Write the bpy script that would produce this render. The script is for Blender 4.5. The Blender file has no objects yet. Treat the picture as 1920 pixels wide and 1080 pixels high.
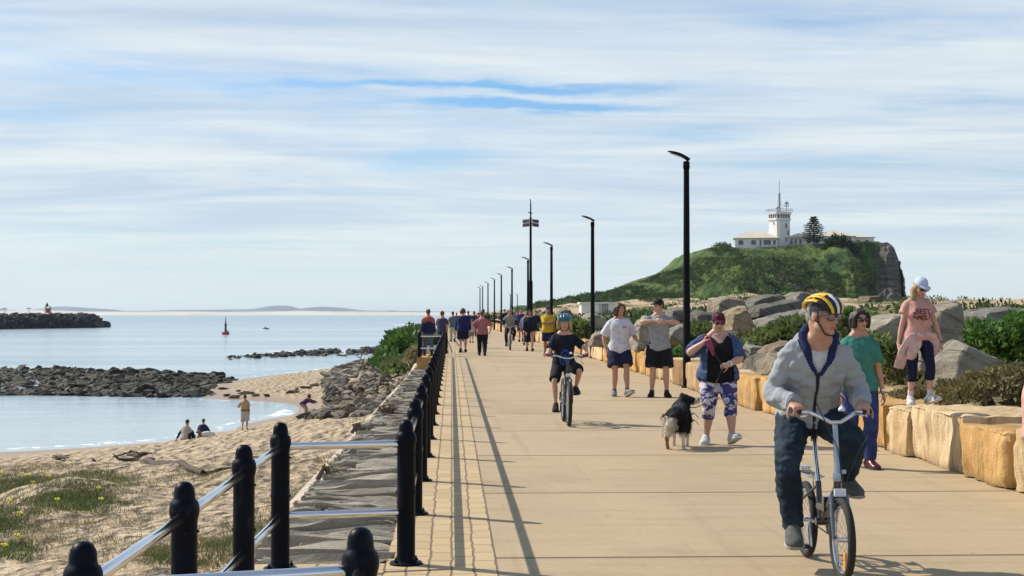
import bpy, bmesh, math, random
import numpy as np
from math import radians as R, sin, cos, pi
from mathutils import Vector as V, Matrix, Euler, noise, Quaternion
from mathutils.bvhtree import BVHTree
random.seed(7)
SC = bpy.context.scene
COL = SC.collection
# ------------------------------------------------------------------ camera
FPX = 2900.0
cam = bpy.data.cameras.new('camera'); CAM = bpy.data.objects.new('camera', cam); COL.objects.link(CAM)
CAM.location = (0, 0, 1.6)
CAM.rotation_euler = (R(90 + 0.948), 0, R(-2.231))
cam.sensor_width = 36; cam.lens = FPX / 1920 * 36; cam.clip_end = 60000; cam.clip_start = 0.1
SC.camera = CAM
RM = CAM.rotation_euler.to_matrix()
def ray(px, py): return RM @ V(((px - 960) / FPX, -(py - 540) / FPX, -1))
def at(px, py, Y):
    d = ray(px, py); return V((0, 0, 1.6)) + d * (Y / d.y)
def gp(px, py, z=0.0):
    d = ray(px, py); return V((0, 0, 1.6)) + d * ((z - 1.6) / d.z)
# ------------------------------------------------------------------ colour management, world, sun
SC.view_settings.view_transform = 'Standard'; SC.view_settings.look = 'None'
SC.view_settings.exposure = 0.22; SC.view_settings.gamma = 1.0
SUNV = V((-1.043, 0.6, 1.0)).normalized()
EL = math.asin(SUNV.z); AZ = math.atan2(SUNV.x, SUNV.y)
sl = bpy.data.lights.new('sun', 'SUN'); sl.energy = 5.0; sl.angle = R(0.53); sl.color = (1.0, 0.93, 0.82)
so = bpy.data.objects.new('sun', sl); COL.objects.link(so); so.rotation_euler = SUNV.to_track_quat('Z', 'Y').to_euler()
W = bpy.data.worlds.new('World'); SC.world = W; W.use_nodes = True
class G:
    "tiny node-graph helper"
    def __init__(s, nt): s.t = nt; s.n = nt.nodes; s.l = nt.links
    def add(s, typ, **kw):
        nd = s.n.new(typ)
        for k, v in kw.items():
            setattr(nd, k, v)
        return nd
    def set(s, nd, **kw):
        for k, v in kw.items():
            nd.inputs[k].default_value = v
    def put(s, sock, v):
        if hasattr(v, 'is_output'): s.l.new(v, sock)
        else: sock.default_value = v
    def math(s, op, a, b=None, c=None, clamp=False):
        nd = s.n.new('ShaderNodeMath'); nd.operation = op; nd.use_clamp = clamp
        for i, v in enumerate((a, b, c)):
            if v is not None: s.put(nd.inputs[i], v)
        return nd.outputs[0]
    def mix(s, f, a, b, blend='MIX'):
        nd = s.n.new('ShaderNodeMix'); nd.data_type = 'RGBA'; nd.blend_type = blend
        s.put(nd.inputs[0], f)
        for i, v in ((6, a), (7, b)):
            if not hasattr(v, 'is_output') and len(v) == 3: v = (*v, 1)
            s.put(nd.inputs[i], v)
        return nd.outputs[2]
    def noise(s, vec, scale, detail=4, rough=.55, dist=0.0):
        nd = s.n.new('ShaderNodeTexNoise'); s.l.new(vec, nd.inputs['Vector'])
        s.set(nd, Scale=scale, Detail=detail, Roughness=rough, Distortion=dist); return nd.outputs[0]
    def ramp(s, v, lo, hi, a=0.0, b=1.0):
        nd = s.n.new('ShaderNodeMapRange'); nd.interpolation_type = 'SMOOTHSTEP'
        s.put(nd.inputs[0], v); s.put(nd.inputs[1], lo); s.put(nd.inputs[2], hi); nd.inputs[3].default_value = a; nd.inputs[4].default_value = b
        return nd.outputs[0]
    def mapping(s, vec, scale=(1, 1, 1), loc=(0, 0, 0), rot=(0, 0, 0)):
        nd = s.n.new('ShaderNodeMapping'); s.l.new(vec, nd.inputs[0])
        nd.inputs[1].default_value = loc; nd.inputs[2].default_value = rot; nd.inputs[3].default_value = scale
        return nd.outputs[0]
    def sep(s, vec):
        nd = s.n.new('ShaderNodeSeparateXYZ'); s.l.new(vec, nd.inputs[0]); return nd.outputs
    def comb(s, x, y, z):
        nd = s.n.new('ShaderNodeCombineXYZ')
        for i, v in enumerate((x, y, z)): s.put(nd.inputs[i], v)
        return nd.outputs[0]
def build_world():
    g = G(W.node_tree); g.n.clear()
    out = g.add('ShaderNodeOutputWorld'); bg = g.add('ShaderNodeBackground'); g.l.new(bg.outputs[0], out.inputs[0])
    sky = g.add('ShaderNodeTexSky', sky_type='NISHITA'); sky.sun_disc = False
    sky.sun_elevation = EL; sky.sun_rotation = AZ; sky.air_density = 1.0; sky.dust_density = 0.6; sky.ozone_density = 1.6
    tc = g.add('ShaderNodeTexCoord'); d = tc.outputs['Generated']
    x, y, z = g.sep(d)
    zz = g.math('ADD', g.math('MAXIMUM', z, 0.0), 0.055)
    px = g.math('DIVIDE', x, zz); py = g.math('DIVIDE', y, zz)
    vec = g.comb(g.math('MULTIPLY', px, .62), g.math('MULTIPLY', py, .8), 0.0)
    n1 = g.noise(g.mapping(vec, rot=(0, 0, R(7))), 0.60, 8, .60, .8)
    n2 = g.noise(g.mapping(vec, (.8, 1.1, 1), (3.1, 1.7, 0), (0, 0, R(-9))), 1.25, 8, .64, .9)
    n4 = g.noise(g.mapping(vec, (.55, 2.6, 1), (1, 8, 0), (0, 0, R(-4))), 2.2, 8, .66, .6)
    c = g.math('ADD', g.math('ADD', g.math('MULTIPLY', n1, .54), g.math('MULTIPLY', n2, .34)), g.math('MULTIPLY', n4, .12))
    # blue gaps and thin veils at their compass bearing and height
    ys = g.math('MAXIMUM', y, .05); u = g.math('DIVIDE', x, ys); v = g.math('DIVIDE', z, ys)
    wob = g.math('MULTIPLY', g.math('SUBTRACT', g.noise(g.comb(g.math('MULTIPLY', u, 9.0), g.math('MULTIPLY', v, 40.0), 0.0), 1.0, 5, .6), .5), .028)
    v2 = g.math('ADD', v, wob)
    gaps = None
    for (cx, cy, sx, sy, amp) in ((.055, .1345, .085, .0036, .33), (.015, .1475, .13, .0032, .24), (.15, .1165, .055, .0045, .11),
                                  (-.25, .052, .085, .0055, .10), (-.10, .152, .20, .011, .08), (.30, .187, .14, .012, .10), (.25, .098, .12, .007, .10), (-.02, .098, .05, .0045, .08),
                                  (-.13, .045, .05, .003, .10), (.33, .135, .07, .004, .10)):
        a = g.math('POWER', g.math('DIVIDE', g.math('SUBTRACT', u, cx), sx), 2)
        b = g.math('POWER', g.math('DIVIDE', g.math('SUBTRACT', v2, cy), sy), 2)
        e = g.math('MULTIPLY', g.math('EXPONENT', g.math('MULTIPLY', g.math('ADD', a, b), -1.0)), amp)
        gaps = e if gaps is None else g.math('ADD', gaps, e)
    c = g.math('SUBTRACT', c, gaps)
    hz = g.ramp(z, 0.0, .12)
    c = g.math('ADD', c, g.math('MULTIPLY', g.math('SUBTRACT', 1.0, hz), .10))
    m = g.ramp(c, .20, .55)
    m = g.math('MULTIPLY', g.math('MULTIPLY', m, .94), g.ramp(z, .26, .60, 1.0, .35))  # clouds thinned overhead, out of view, to lower the fill light
    n3 = g.noise(g.mapping(vec, (.8, 1.2, 1), (9, 4, 0), (0, 0, R(5))), .95, 8, .58, .7)
    hi = g.ramp(g.math('ADD', g.math('MULTIPLY', n3, .78), g.math('MULTIPLY', n4, .22)), .34, .66)
    cc = g.mix(hi, (4.7, 5.75, 6.95), (7.1, 7.65, 7.85))
    cc = g.mix(g.ramp(z, 0.0, .09), (6.4, 7.35, 7.7), cc)
    blue = g.mix(1.0, sky.outputs[0], (.62, .90, 1.18), 'MULTIPLY')
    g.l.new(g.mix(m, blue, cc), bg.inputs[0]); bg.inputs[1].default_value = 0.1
build_world()
# ------------------------------------------------------------------ materials
MATS = {}
def mat(name, c1, c2=None, scale=4.0, rough=.7, bump=0.0, bscale=30.0, metal=0.0, spec=.4, coords='Object', stretch=(1, 1, 1), bdist=.02, detail=5, objcol=False, lo=.35, hi=.65, rot=(0, 0, 0), coat=0):
    if name in MATS: return MATS[name]
    m = bpy.data.materials.new(name); m.use_nodes = True; MATS[name] = m
    g = G(m.node_tree); b = g.n['Principled BSDF']
    b.inputs['Roughness'].default_value = rough; b.inputs['Metallic'].default_value = metal
    b.inputs['Specular IOR Level'].default_value = spec
    if coat: b.inputs['Coat Weight'].default_value = coat
    if coords == 'World': vec = g.add('ShaderNodeNewGeometry').outputs['Position']
    else: vec = g.add('ShaderNodeTexCoord').outputs[coords]
    vec = g.mapping(vec, stretch, rot=rot)
    col = (*c1, 1)
    if c2 is None: c2 = tuple(x * .82 for x in c1)
    n = g.noise(vec, scale, detail, .6)
    col = g.mix(g.ramp(n, lo, hi), c1, c2)
    if objcol:
        oi = g.add('ShaderNodeObjectInfo'); col = g.mix(1.0, col, oi.outputs['Color'], 'MULTIPLY')
    g.put(b.inputs['Base Color'], col)
    if bump:
        bn = g.add('ShaderNodeBump'); bn.inputs['Strength'].default_value = bump; bn.inputs['Distance'].default_value = bdist
        g.l.new(g.noise(vec, bscale, 6, .6), bn.inputs['Height']); g.l.new(bn.outputs[0], b.inputs['Normal'])
    return m
def cloth(c, rough=.85, k=.8):
    nm = 'cloth_%02x%02x%02x_%02d' % (*[int(min(1, x) * 255) for x in c], int(rough * 100))
    return mat(nm, c, tuple(x * k for x in c), 14, rough, .35, 9, spec=.2, bdist=.02)
def skin(c): 
    nm = 'skin_%02x%02x%02x' % tuple(int(x * 255) for x in c)
    return mat(nm, c, (c[0] * .9, c[1] * .82, c[2] * .8), 22, .52, .15, 160, spec=.35, bdist=.002)
SKIN = (.47, .265, .185); SKIN_P = (.54, .33, .25); SKIN_D = (.33, .17, .105)
# ------------------------------------------------------------------ objects
def tag(o, label, cat, group=None, kind=None):
    if label: o['label'] = label
    if cat: o['category'] = cat
    if group: o['group'] = group
    if kind: o['kind'] = kind
    return o
def empty(name, loc=(0, 0, 0), rz=0.0):
    o = bpy.data.objects.new(name, None); o.empty_display_size = .2; o.location = loc; o.rotation_euler = (0, 0, rz); COL.objects.link(o); return o
def link(name, me, m=None, parent=None, loc=None):
    o = bpy.data.objects.new(name, me); COL.objects.link(o)
    if m is not None:
        for x in (m if isinstance(m, (list, tuple)) else [m]): me.materials.append(x)
    if parent: o.parent = parent
    if loc is not None: o.location = loc
    return o
def smooth(me, on=True):
    me.polygons.foreach_set('use_smooth', [on] * len(me.polygons)); return me
def npmesh(name, Vs, Fs, sm=True):
    Vs = np.asarray(Vs, dtype=np.float32); Fs = np.asarray(Fs, dtype=np.int32); k = Fs.shape[1]
    me = bpy.data.meshes.new(name); me.vertices.add(len(Vs)); me.vertices.foreach_set('co', Vs.ravel())
    me.loops.add(Fs.size); me.loops.foreach_set('vertex_index', Fs.ravel())
    me.polygons.add(len(Fs)); me.polygons.foreach_set('loop_start', np.arange(0, Fs.size, k, dtype=np.int32))
    me.polygons.foreach_set('use_smooth', np.full(len(Fs), sm)); me.update(calc_edges=True); me.validate(); return me
def gridmesh(name, X, Y, Z, sm=True):
    ny, nx = X.shape
    idx = np.arange(ny * nx).reshape(ny, nx)
    F = np.stack([idx[:-1, :-1], idx[:-1, 1:], idx[1:, 1:], idx[1:, :-1]], -1).reshape(-1, 4)
    return npmesh(name, np.stack([X, Y, Z], -1).reshape(-1, 3), F, sm)
class MB:
    "collects loops of points into one mesh"
    def __init__(s): s.v = []; s.f = []; s.mi = []; s.cur = 0
    def rings(s, rs, cap=True, closed=False):
        b = len(s.v); n = len(rs[0])
        for r in rs: s.v.extend([tuple(p) for p in r])
        m = len(rs)
        for i in range(m if closed else m - 1):
            a = b + i * n; c = b + ((i + 1) % m) * n
            for j in range(n):
                k = (j + 1) % n; s.f.append((a + j, a + k, c + k, c + j)); s.mi.append(s.cur)
        if cap and not closed:
            s.f.append(tuple(b + j for j in reversed(range(n)))); s.f.append(tuple(b + (m - 1) * n + j for j in range(n))); s.mi += [s.cur] * 2
        return s
    def tube(s, pts, rad, n=12, ref=None, cap=True, pw=1.0):
        pts = [V(p) for p in pts]; rs = []
        if not isinstance(rad, (list, tuple)): rad = [rad] * len(pts)
        prev = None
        for i, p in enumerate(pts):
            t = (pts[min(i + 1, len(pts) - 1)] - pts[max(i - 1, 0)])
            t = t.normalized() if t.length > 1e-9 else V((0, 0, 1))
            rf = ref[i] if isinstance(ref, list) else ref
            if rf is None:
                if prev is None: rf = V((1, 0, 0)) if abs(t.x) < .8 else V((0, 1, 0))
                else: rf = prev
            rf = V(rf)
            a = rf - t * rf.dot(t)
            if a.length < 1e-6: a = t.orthogonal()
            a.normalize(); b = t.cross(a); prev = a
            r = rad[i]; ra, rb = r if isinstance(r, (tuple, list)) else (r, r)
            ring = []
            for j in range(n):
                th = 2 * pi * j / n; c_, s_ = cos(th), sin(th)
                if pw != 1.0: c_ = math.copysign(abs(c_) ** pw, c_); s_ = math.copysign(abs(s_) ** pw, s_)
                ring.append(p + a * (ra * c_) + b * (rb * s_))
            rs.append(ring)
        return s.rings(rs, cap)
    def ball(s, c, r, rot=None, n=14, m=9):
        c = V(c); r = r if isinstance(r, (tuple, list)) else (r, r, r); rs = []
        for i in range(m):
            ph = pi * (i + .5 * 0) / (m - 1); ph = min(max(ph, .02), pi - .02); ring = []
            for j in range(n):
                th = 2 * pi * j / n
                p = V((r[0] * sin(ph) * cos(th), r[1] * sin(ph) * sin(th), -r[2] * cos(ph)))
                if rot: p = rot @ p
                ring.append(c + p)
            rs.append(ring)
        return s.rings(rs)
    def box(s, c, h, rot=None):
        c = V(c); q = []
        for z in (-1, 1):
            for (x, y) in ((-1, -1), (1, -1), (1, 1), (-1, 1)):
                p = V((x * h[0], y * h[1], z * h[2])); q.append(c + (rot @ p if rot else p))
        b = len(s.v); s.v.extend([tuple(p) for p in q])
        for f in ((3, 2, 1, 0), (4, 5, 6, 7), (0, 1, 5, 4), (1, 2, 6, 5), (2, 3, 7, 6), (3, 0, 4, 7)):
            s.f.append(tuple(b + i for i in f)); s.mi.append(s.cur)
        return s
    def lathe(s, c, prof, n=20, axis='z'):
        c = V(c); rs = []
        for (r, h) in prof:
            ring = []
            for j in range(n):
                th = 2 * pi * j / n
                if axis == 'z': p = V((r * cos(th), r * sin(th), h))
                elif axis == 'x': p = V((h, r * cos(th), r * sin(th)))
                else: p = V((r * cos(th), h, r * sin(th)))
                ring.append(c + p)
            rs.append(ring)
        return s.rings(rs)
    def poly(s, pts):
        b = len(s.v); s.v.extend([tuple(p) for p in pts]); s.f.append(tuple(range(b, b + len(pts)))); s.mi.append(s.cur); return s
    def mesh(s, name, sm=True, fix=True):
        me = bpy.data.meshes.new(name); me.from_pydata(s.v, [], s.f); me.update()
        if any(s.mi): me.polygons.foreach_set('material_index', s.mi)
        if fix:
            bm = bmesh.new(); bm.from_mesh(me); bmesh.ops.recalc_face_normals(bm, faces=bm.faces); bm.to_mesh(me); bm.free()
        if sm:
            smooth(me); me.set_sharp_from_angle(angle=R(42))
        return me
    def build(s, name, m, parent=None, sm=True):
        return link(name, s.mesh(name, sm), m, parent)
def remesh(me, voxel, it=3, fac=.5, disp=None):
    ob = bpy.data.objects.new('tmp', me); COL.objects.link(ob)
    md = ob.modifiers.new('r', 'REMESH'); md.mode = 'VOXEL'; md.voxel_size = voxel; md.use_smooth_shade = True
    if it:
        sm = ob.modifiers.new('s', 'SMOOTH'); sm.iterations = it; sm.factor = fac
    dg = bpy.context.evaluated_depsgraph_get(); dg.update()
    m2 = bpy.data.meshes.new_from_object(ob.evaluated_get(dg)); m2.materials.clear()
    bpy.data.objects.remove(ob); bpy.data.meshes.remove(me)
    if disp:
        nr = [v.normal.copy() for v in m2.vertices]
        for v, nn in zip(m2.vertices, nr): v.co += nn * disp(v.co)
    smooth(m2)
    return m2
def projected(me, target, direction, off=.003):
    "press flat artwork onto a surface"
    bv = BVHTree.FromPolygons([v.co for v in target.vertices], [tuple(p.vertices) for p in target.polygons])
    d = V(direction).normalized(); last = None
    for v in me.vertices:
        h = bv.ray_cast(v.co - d * 1.0, d)
        if h[0] is not None: v.co = h[0] - d * off
    me.update(); return me
def textmesh(s, size, curve=0.0):
    cu = bpy.data.curves.new('t', 'FONT'); cu.body = s; cu.size = size; cu.align_x = 'CENTER'; cu.align_y = 'CENTER'; cu.resolution_u = 2; cu.offset = size * .02
    ob = bpy.data.objects.new('t', cu); COL.objects.link(ob)
    dg = bpy.context.evaluated_depsgraph_get(); dg.update(); me = bpy.data.meshes.new_from_object(ob.evaluated_get(dg)); me.materials.clear()
    bpy.data.objects.remove(ob)
    return me
# ------------------------------------------------------------------ numpy noise
def vnoise(x, y, seed=0):
    xi = np.floor(x).astype(np.int64); yi = np.floor(y).astype(np.int64); fx = x - xi; fy = y - yi
    fx = fx * fx * (3 - 2 * fx); fy = fy * fy * (3 - 2 * fy)
    def h(a, b):
        n = (a * 374761393 + b * 668265263 + seed * 1442695041) & 0x7fffffff
        n = ((n ^ (n >> 13)) * 1274126177) & 0x7fffffff
        return ((n ^ (n >> 16)) & 0xffff) / 65535.0
    return (h(xi, yi) * (1 - fx) + h(xi + 1, yi) * fx) * (1 - fy) + (h(xi, yi + 1) * (1 - fx) + h(xi + 1, yi + 1) * fx) * fy
def fbm(x, y, oct=4, seed=0, gain=.5):
    t = 0; a = 1; s = 0
    for i in range(oct):
        t = t + a * vnoise(x, y, seed + i * 17); s += a; a *= gain; x = x * 2.03 + 5.1; y = y * 2.03 + 1.7
    return t / s - .5
class TPS:
    "smooth surface through scattered (x, y, z) points"
    def __init__(s, pts, sy=1.0, lam=0.0):
        P = np.array(pts, float); s.sy = sy; s.c = P[:, :2] * [1, sy]; n = len(P)
        K = s.k(s.c, s.c) + np.eye(n) * lam; A = np.zeros((n + 3, n + 3)); A[:n, :n] = K
        A[:n, n] = 1; A[:n, n + 1:] = s.c; A[n, :n] = 1; A[n + 1:, :n] = s.c.T
        s.w = np.linalg.solve(A, np.r_[P[:, 2], 0, 0, 0])
    def k(s, a, b):
        r = np.sqrt(((a[:, None] - b[None]) ** 2).sum(-1)); return r
    def __call__(s, x, y):
        x = np.asarray(x, float); sh = x.shape; q = np.stack([x.ravel(), np.asarray(y, float).ravel() * s.sy], 1); n = len(s.c)
        out = np.empty(len(q))
        for i in range(0, len(q), 20000):
            p = q[i:i + 20000]; out[i:i + 20000] = s.k(p, s.c) @ s.w[:n] + s.w[n] + p @ s.w[n + 1:]
        return out.reshape(sh)
def cx(Y): return -.009 * max(0.0, Y - 60)          # the path bends gently left
# ================================================================== SETTING
WZ = -4.6
def struct(name, me, m): o = link(name, me, m); o['kind'] = 'structure'; return o
# ---- materials of the ground
def m_promenade():
    m = bpy.data.materials.new('promenade_concrete'); m.use_nodes = True; g = G(m.node_tree); b = g.n['Principled BSDF']
    p = g.add('ShaderNodeNewGeometry').outputs['Position']; x, y, z = g.sep(p)
    n1 = g.noise(g.mapping(p, (.6, .25, 1)), .9, 6, .6); n2 = g.noise(g.mapping(p, (.45, 1, 1)), 38, 5, .8); n3 = g.noise(g.mapping(p, (.35, 2.2, 1)), 2.2, 6, .65)
    c = g.mix(g.ramp(n1, .3, .7), (.44, .335, .20), (.375, .28, .165))
    c = g.mix(g.math('MULTIPLY', g.ramp(n3, .46, .72), .5), c, (.28, .205, .125))
    c = g.mix(g.math('MULTIPLY', g.ramp(n2, .42, .72), .45), c, (.22, .16, .098))
    st = g.noise(p, .55, 5, .7, .6); c = g.mix(g.math('MULTIPLY', g.ramp(st, .55, .70), .42), c, (.22, .163, .105))
    slab = g.add('ShaderNodeTexWhiteNoise', noise_dimensions='1D'); g.l.new(g.math('FLOOR', g.math('DIVIDE', g.math('SUBTRACT', y, 10.15), 3.65)), slab.inputs['W']); c = g.mix(g.math('MULTIPLY', slab.outputs['Value'], .28), c, (.46, .35, .225))
    trk = g.noise(g.mapping(p, (1.7, .045, 1)), 1.6, 5, .7); c = g.mix(g.math('MULTIPLY', g.ramp(trk, .54, .70), .30), c, (.225, .162, .10))
    vc = g.add('ShaderNodeTexVoronoi'); vc.feature = 'DISTANCE_TO_EDGE'; g.l.new(g.mapping(p, (1, .7, 1)), vc.inputs['Vector']); vc.inputs['Scale'].default_value = .35; spk = g.noise(p, 7.0, 3, .5); c = g.mix(g.math('MULTIPLY', g.ramp(spk, .70, .76), .5), c, (.17, .12, .07))
    fr = g.math('ABSOLUTE', g.math('SUBTRACT', g.math('FRACT', g.math('DIVIDE', g.math('SUBTRACT', y, 10.15 - 1.825), 3.65)), .5))
    j = g.math('LESS_THAN', fr, .0078)
    c = g.mix(g.math('MULTIPLY', j, .88), c, (.10, .065, .035))
    fr2 = g.math('ABSOLUTE', g.math('SUBTRACT', g.math('FRACT', g.math('DIVIDE', g.math('SUBTRACT', y, 8.3), 1.2166)), .5))
    c = g.mix(g.math('MULTIPLY', g.ramp(fr2, 0.0, .02, 1, 0), .22), c, (.2, .13, .08))
    g.l.new(c, b.inputs['Base Color']); b.inputs['Roughness'].default_value = .82; b.inputs['Specular IOR Level'].default_value = .3
    bn = g.add('ShaderNodeBump'); bn.inputs['Strength'].default_value = .35; bn.inputs['Distance'].default_value = .01
    g.l.new(g.math('SUBTRACT', n2, g.math('MULTIPLY', j, 1.5)), bn.inputs['Height']); g.l.new(bn.outputs[0], b.inputs['Normal']); return m
def m_paver(along=True):
    m = bpy.data.materials.new('sandstone_paver'); m.use_nodes = True; g = G(m.node_tree); b = g.n['Principled BSDF']
    p = g.add('ShaderNodeNewGeometry').outputs['Position']; x, y, z = g.sep(p)
    wob = g.math('MULTIPLY', g.math('SUBTRACT', g.noise(p, 3.5, 3), .5), .05)
    v = g.comb(g.math('ADD', y, wob), g.math('ADD', x, g.math('ADD', .424, wob)), 0.0)
    bt = g.add('ShaderNodeTexBrick'); g.l.new(v, bt.inputs['Vector']); bt.offset = .5
    g.set(bt, Scale=1.0); bt.inputs['Brick Width'].default_value = .34; bt.inputs['Row Height'].default_value = .142
    bt.inputs['Mortar Size'].default_value = .009; bt.inputs['Mortar Smooth'].default_value = .3; bt.inputs['Bias'].default_value = 0
    bt.inputs['Color1'].default_value = (.50, .37, .205, 1); bt.inputs['Color2'].default_value = (.41, .295, .155, 1); bt.inputs['Mortar'].default_value = (.15, .105, .06, 1)
    n = g.noise(p, 26, 5, .65); c = g.mix(g.math('MULTIPLY', g.ramp(n, .4, .75), .4), bt.outputs[0], (.36, .24, .12))
    g.l.new(c, b.inputs['Base Color']); b.inputs['Roughness'].default_value = .8
    h = g.math('ADD', g.math('MULTIPLY', bt.outputs['Fac'], -1.0), g.math('MULTIPLY', n, .5))
    bn = g.add('ShaderNodeBump'); bn.inputs['Strength'].default_value = .6; bn.inputs['Distance'].default_value = .012
    g.l.new(h, bn.inputs['Height']); g.l.new(bn.outputs[0], b.inputs['Normal']); return m
def m_sand():
    m = bpy.data.materials.new('beach_sand'); m.use_nodes = True; g = G(m.node_tree); b = g.n['Principled BSDF']
    p = g.add('ShaderNodeNewGeometry').outputs['Position']; x, y, z = g.sep(p)
    n1 = g.noise(p, .35, 6, .6); n2 = g.noise(p, 9, 5, .7)
    c = g.mix(g.ramp(n1, .35, .65), (.56, .45, .31), (.48, .375, .25))
    c = g.mix(g.math('MULTIPLY', g.ramp(n2, .42, .68), .45), c, (.33, .24, .14))
    tr = g.noise(g.mapping(p, (1, 1.6, 1)), 1.3, 7, .72, .5)      # scattered dry weed and twigs
    dune = g.math('MULTIPLY', g.ramp(y, 60, 46), g.ramp(tr, .47, .62))
    c = g.mix(g.math('MULTIPLY', dune, .72), c, (.20, .15, .08))
    wet = g.ramp(g.math('ADD', z, g.math('MULTIPLY', n1, .25)), WZ + .48, WZ + .22)
    c = g.mix(wet, c, (.30, .205, .115))
    g.l.new(c, b.inputs['Base Color']); g.l.new(g.ramp(wet, 0, 1, .95, .35), b.inputs['Roughness']); b.inputs['Specular IOR Level'].default_value = .2
    vo = g.add('ShaderNodeTexVoronoi'); vo.feature = 'SMOOTH_F1'; g.l.new(g.mapping(p, (1.0, .62, 1)), vo.inputs['Vector']); vo.inputs['Scale'].default_value = 2.5; vo.inputs['Smoothness'].default_value = .5
    hh = g.math('ADD', g.math('MULTIPLY', vo.outputs['Distance'], .9), g.math('ADD', g.math('MULTIPLY', g.noise(p, 3.2, 4, .6), .8), g.math('MULTIPLY', n2, .12)))
    bn = g.add('ShaderNodeBump'); bn.inputs['Distance'].default_value = .85
    g.l.new(g.math('MULTIPLY', g.math('SUBTRACT', 1.0, wet), .85), bn.inputs['Strength']); g.l.new(hh, bn.inputs['Height']); g.l.new(bn.outputs[0], b.inputs['Normal']); return m
def m_water():
    m = bpy.data.materials.new('sea_water'); m.use_nodes = True; g = G(m.node_tree); b = g.n['Principled BSDF']
    p = g.add('ShaderNodeNewGeometry').outputs['Position']; x, y, z = g.sep(p)
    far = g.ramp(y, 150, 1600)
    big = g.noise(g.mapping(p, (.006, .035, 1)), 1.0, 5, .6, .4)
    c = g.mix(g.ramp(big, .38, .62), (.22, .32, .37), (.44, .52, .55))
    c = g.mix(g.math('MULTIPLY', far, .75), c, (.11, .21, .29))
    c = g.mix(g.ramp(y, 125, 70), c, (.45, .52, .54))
    at_ = g.add('ShaderNodeAttribute'); at_.attribute_name = 'foam'
    fn = g.noise(g.mapping(p, (1, .5, 1)), 1.6, 6, .7)
    f = g.ramp(g.math('ADD', at_.outputs['Fac'], g.math('MULTIPLY', g.math('SUBTRACT', fn, .5), 1.5)), .52, .72)
    c = g.mix(f, c, (.82, .84, .84))
    g.l.new(c, b.inputs['Base Color']); g.l.new(g.ramp(f, 0, 1, .14, .8), b.inputs['Roughness']); b.inputs['IOR'].default_value = 1.33; b.inputs['Specular IOR Level'].default_value = .42
    h = g.math('ADD', g.math('MULTIPLY', g.noise(g.mapping(p, (.22, .8, 1)), .55, 6, .65, .3), .55), g.math('MULTIPLY', g.noise(g.mapping(p, (.02, .1, 1)), .8, 4, .6), 3.0))
    bn = g.add('ShaderNodeBump'); g.l.new(g.ramp(big, .36, .62, .35, 1.3), bn.inputs['Strength']); bn.inputs['Distance'].default_value = .8
    g.l.new(h, bn.inputs['Height']); g.l.new(bn.outputs[0], b.inputs['Normal']); return m
# ---- sand
SANDP = [(-2, 4, -1.5), (-2, 20, -1.6), (-2.2, 40, -2.1), (-2.4, 60, -2.5), (-2.6, 80, -2.8), (-2.8, 120, -2.7), (-3.5, 170, -2.9), (-6, 10, -1.9), (-12, 22, -2.3), (-6.5, 22, -2.15),
 (-8.8, 35, -2.45), (-4, 35, -2.35), (-14, 46, -3.1), (-10, 50, -3.35), (-5, 50, -2.75), (-25, 50, -4.2), (-20, 60, -4.25), (-13, 64, -4.05), (-8, 66, -3.5), (-20.6, 70, -4.6), (-13.8, 75.5, -4.6), (-11.5, 83, -4.6),
 (-9.7, 95, -4.6), (-8, 85, -4.05), (-4, 77, -3.1), (-30, 66, -4.6), (-50, 58, -4.6), (-30, 76, -5.2), (-20, 88, -5.2), (-14, 100, -5), (-40, 100, -6.5), (-11.5, 107, -4.64), (-17.6, 113.5, -4.6), (-22, 121, -4.6), (-22, 136, -4.6),
 (-18.4, 154, -4.6), (-14.3, 168, -4.6), (-10, 185, -4.6), (-14, 128, -4.2), (-10, 140, -3.8), (-9, 118, -4.0), (-6, 150, -3.1), (-4, 185, -3.4), (-9, 205, -5), (-6, 240, -5.5), (-30, 150, -5.6), (-27, 120, -5.3), (-26, 180, -6), (-60, 40, -4.3),
 (-60, 80, -6), (-8, 104, -4.35), (-30, 40, -3.6), (-30, 20, -3.2), (-60, 20, -4), (-5, 300, -6), (-60, 300, -8)]
SAND = TPS(SANDP)
def sand_z(x, y): return float(SAND(np.array([x]), np.array([y]))[0])
ys = np.concatenate([np.arange(3, 60, .22), np.arange(60, 125, .3), np.arange(125, 260, 1.2)]); ts = np.linspace(0, 1, 230)
YY, TT = np.meshgrid(ys, ts, indexing='ij'); XX = -1.3 - (TT ** 1.6) * (28 + .22 * YY)
ZZ = SAND(XX, YY); dry = np.clip((ZZ - WZ - .25) / .5, 0, 1)
ZZ = ZZ + dry * (fbm(XX * .35, YY * .35, 3, 5) * .28 + np.clip((62 - YY) / 15, 0, 1) * fbm(XX * .22 + 3, YY * .22, 3, 9) * .55 + fbm(XX * 2.2, YY * 1.5, 2, 3) * .16)
for (a_, b_, ht, r_) in ((125, 935, .55, 1.5), (20, 985, .35, 1.1), (60, 895, .3, 2.0)):
    q_ = gp(a_, b_, -2.4); ZZ = ZZ + ht * np.exp(-((XX - q_.x) / r_) ** 2 - ((YY - q_.y) / (r_ * 1.2)) ** 2)
struct('beach', gridmesh('beach', XX, YY, ZZ), m_sand())
def gz(x, y):
    i = min(max(np.searchsorted(ys, y), 0), len(ys) - 1); t = max(0, (-1.3 - x) / (28 + .22 * ys[i])) ** (1 / 1.6); j = int(round(min(1, t) * 229)); return float(ZZ[i, j])
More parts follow.
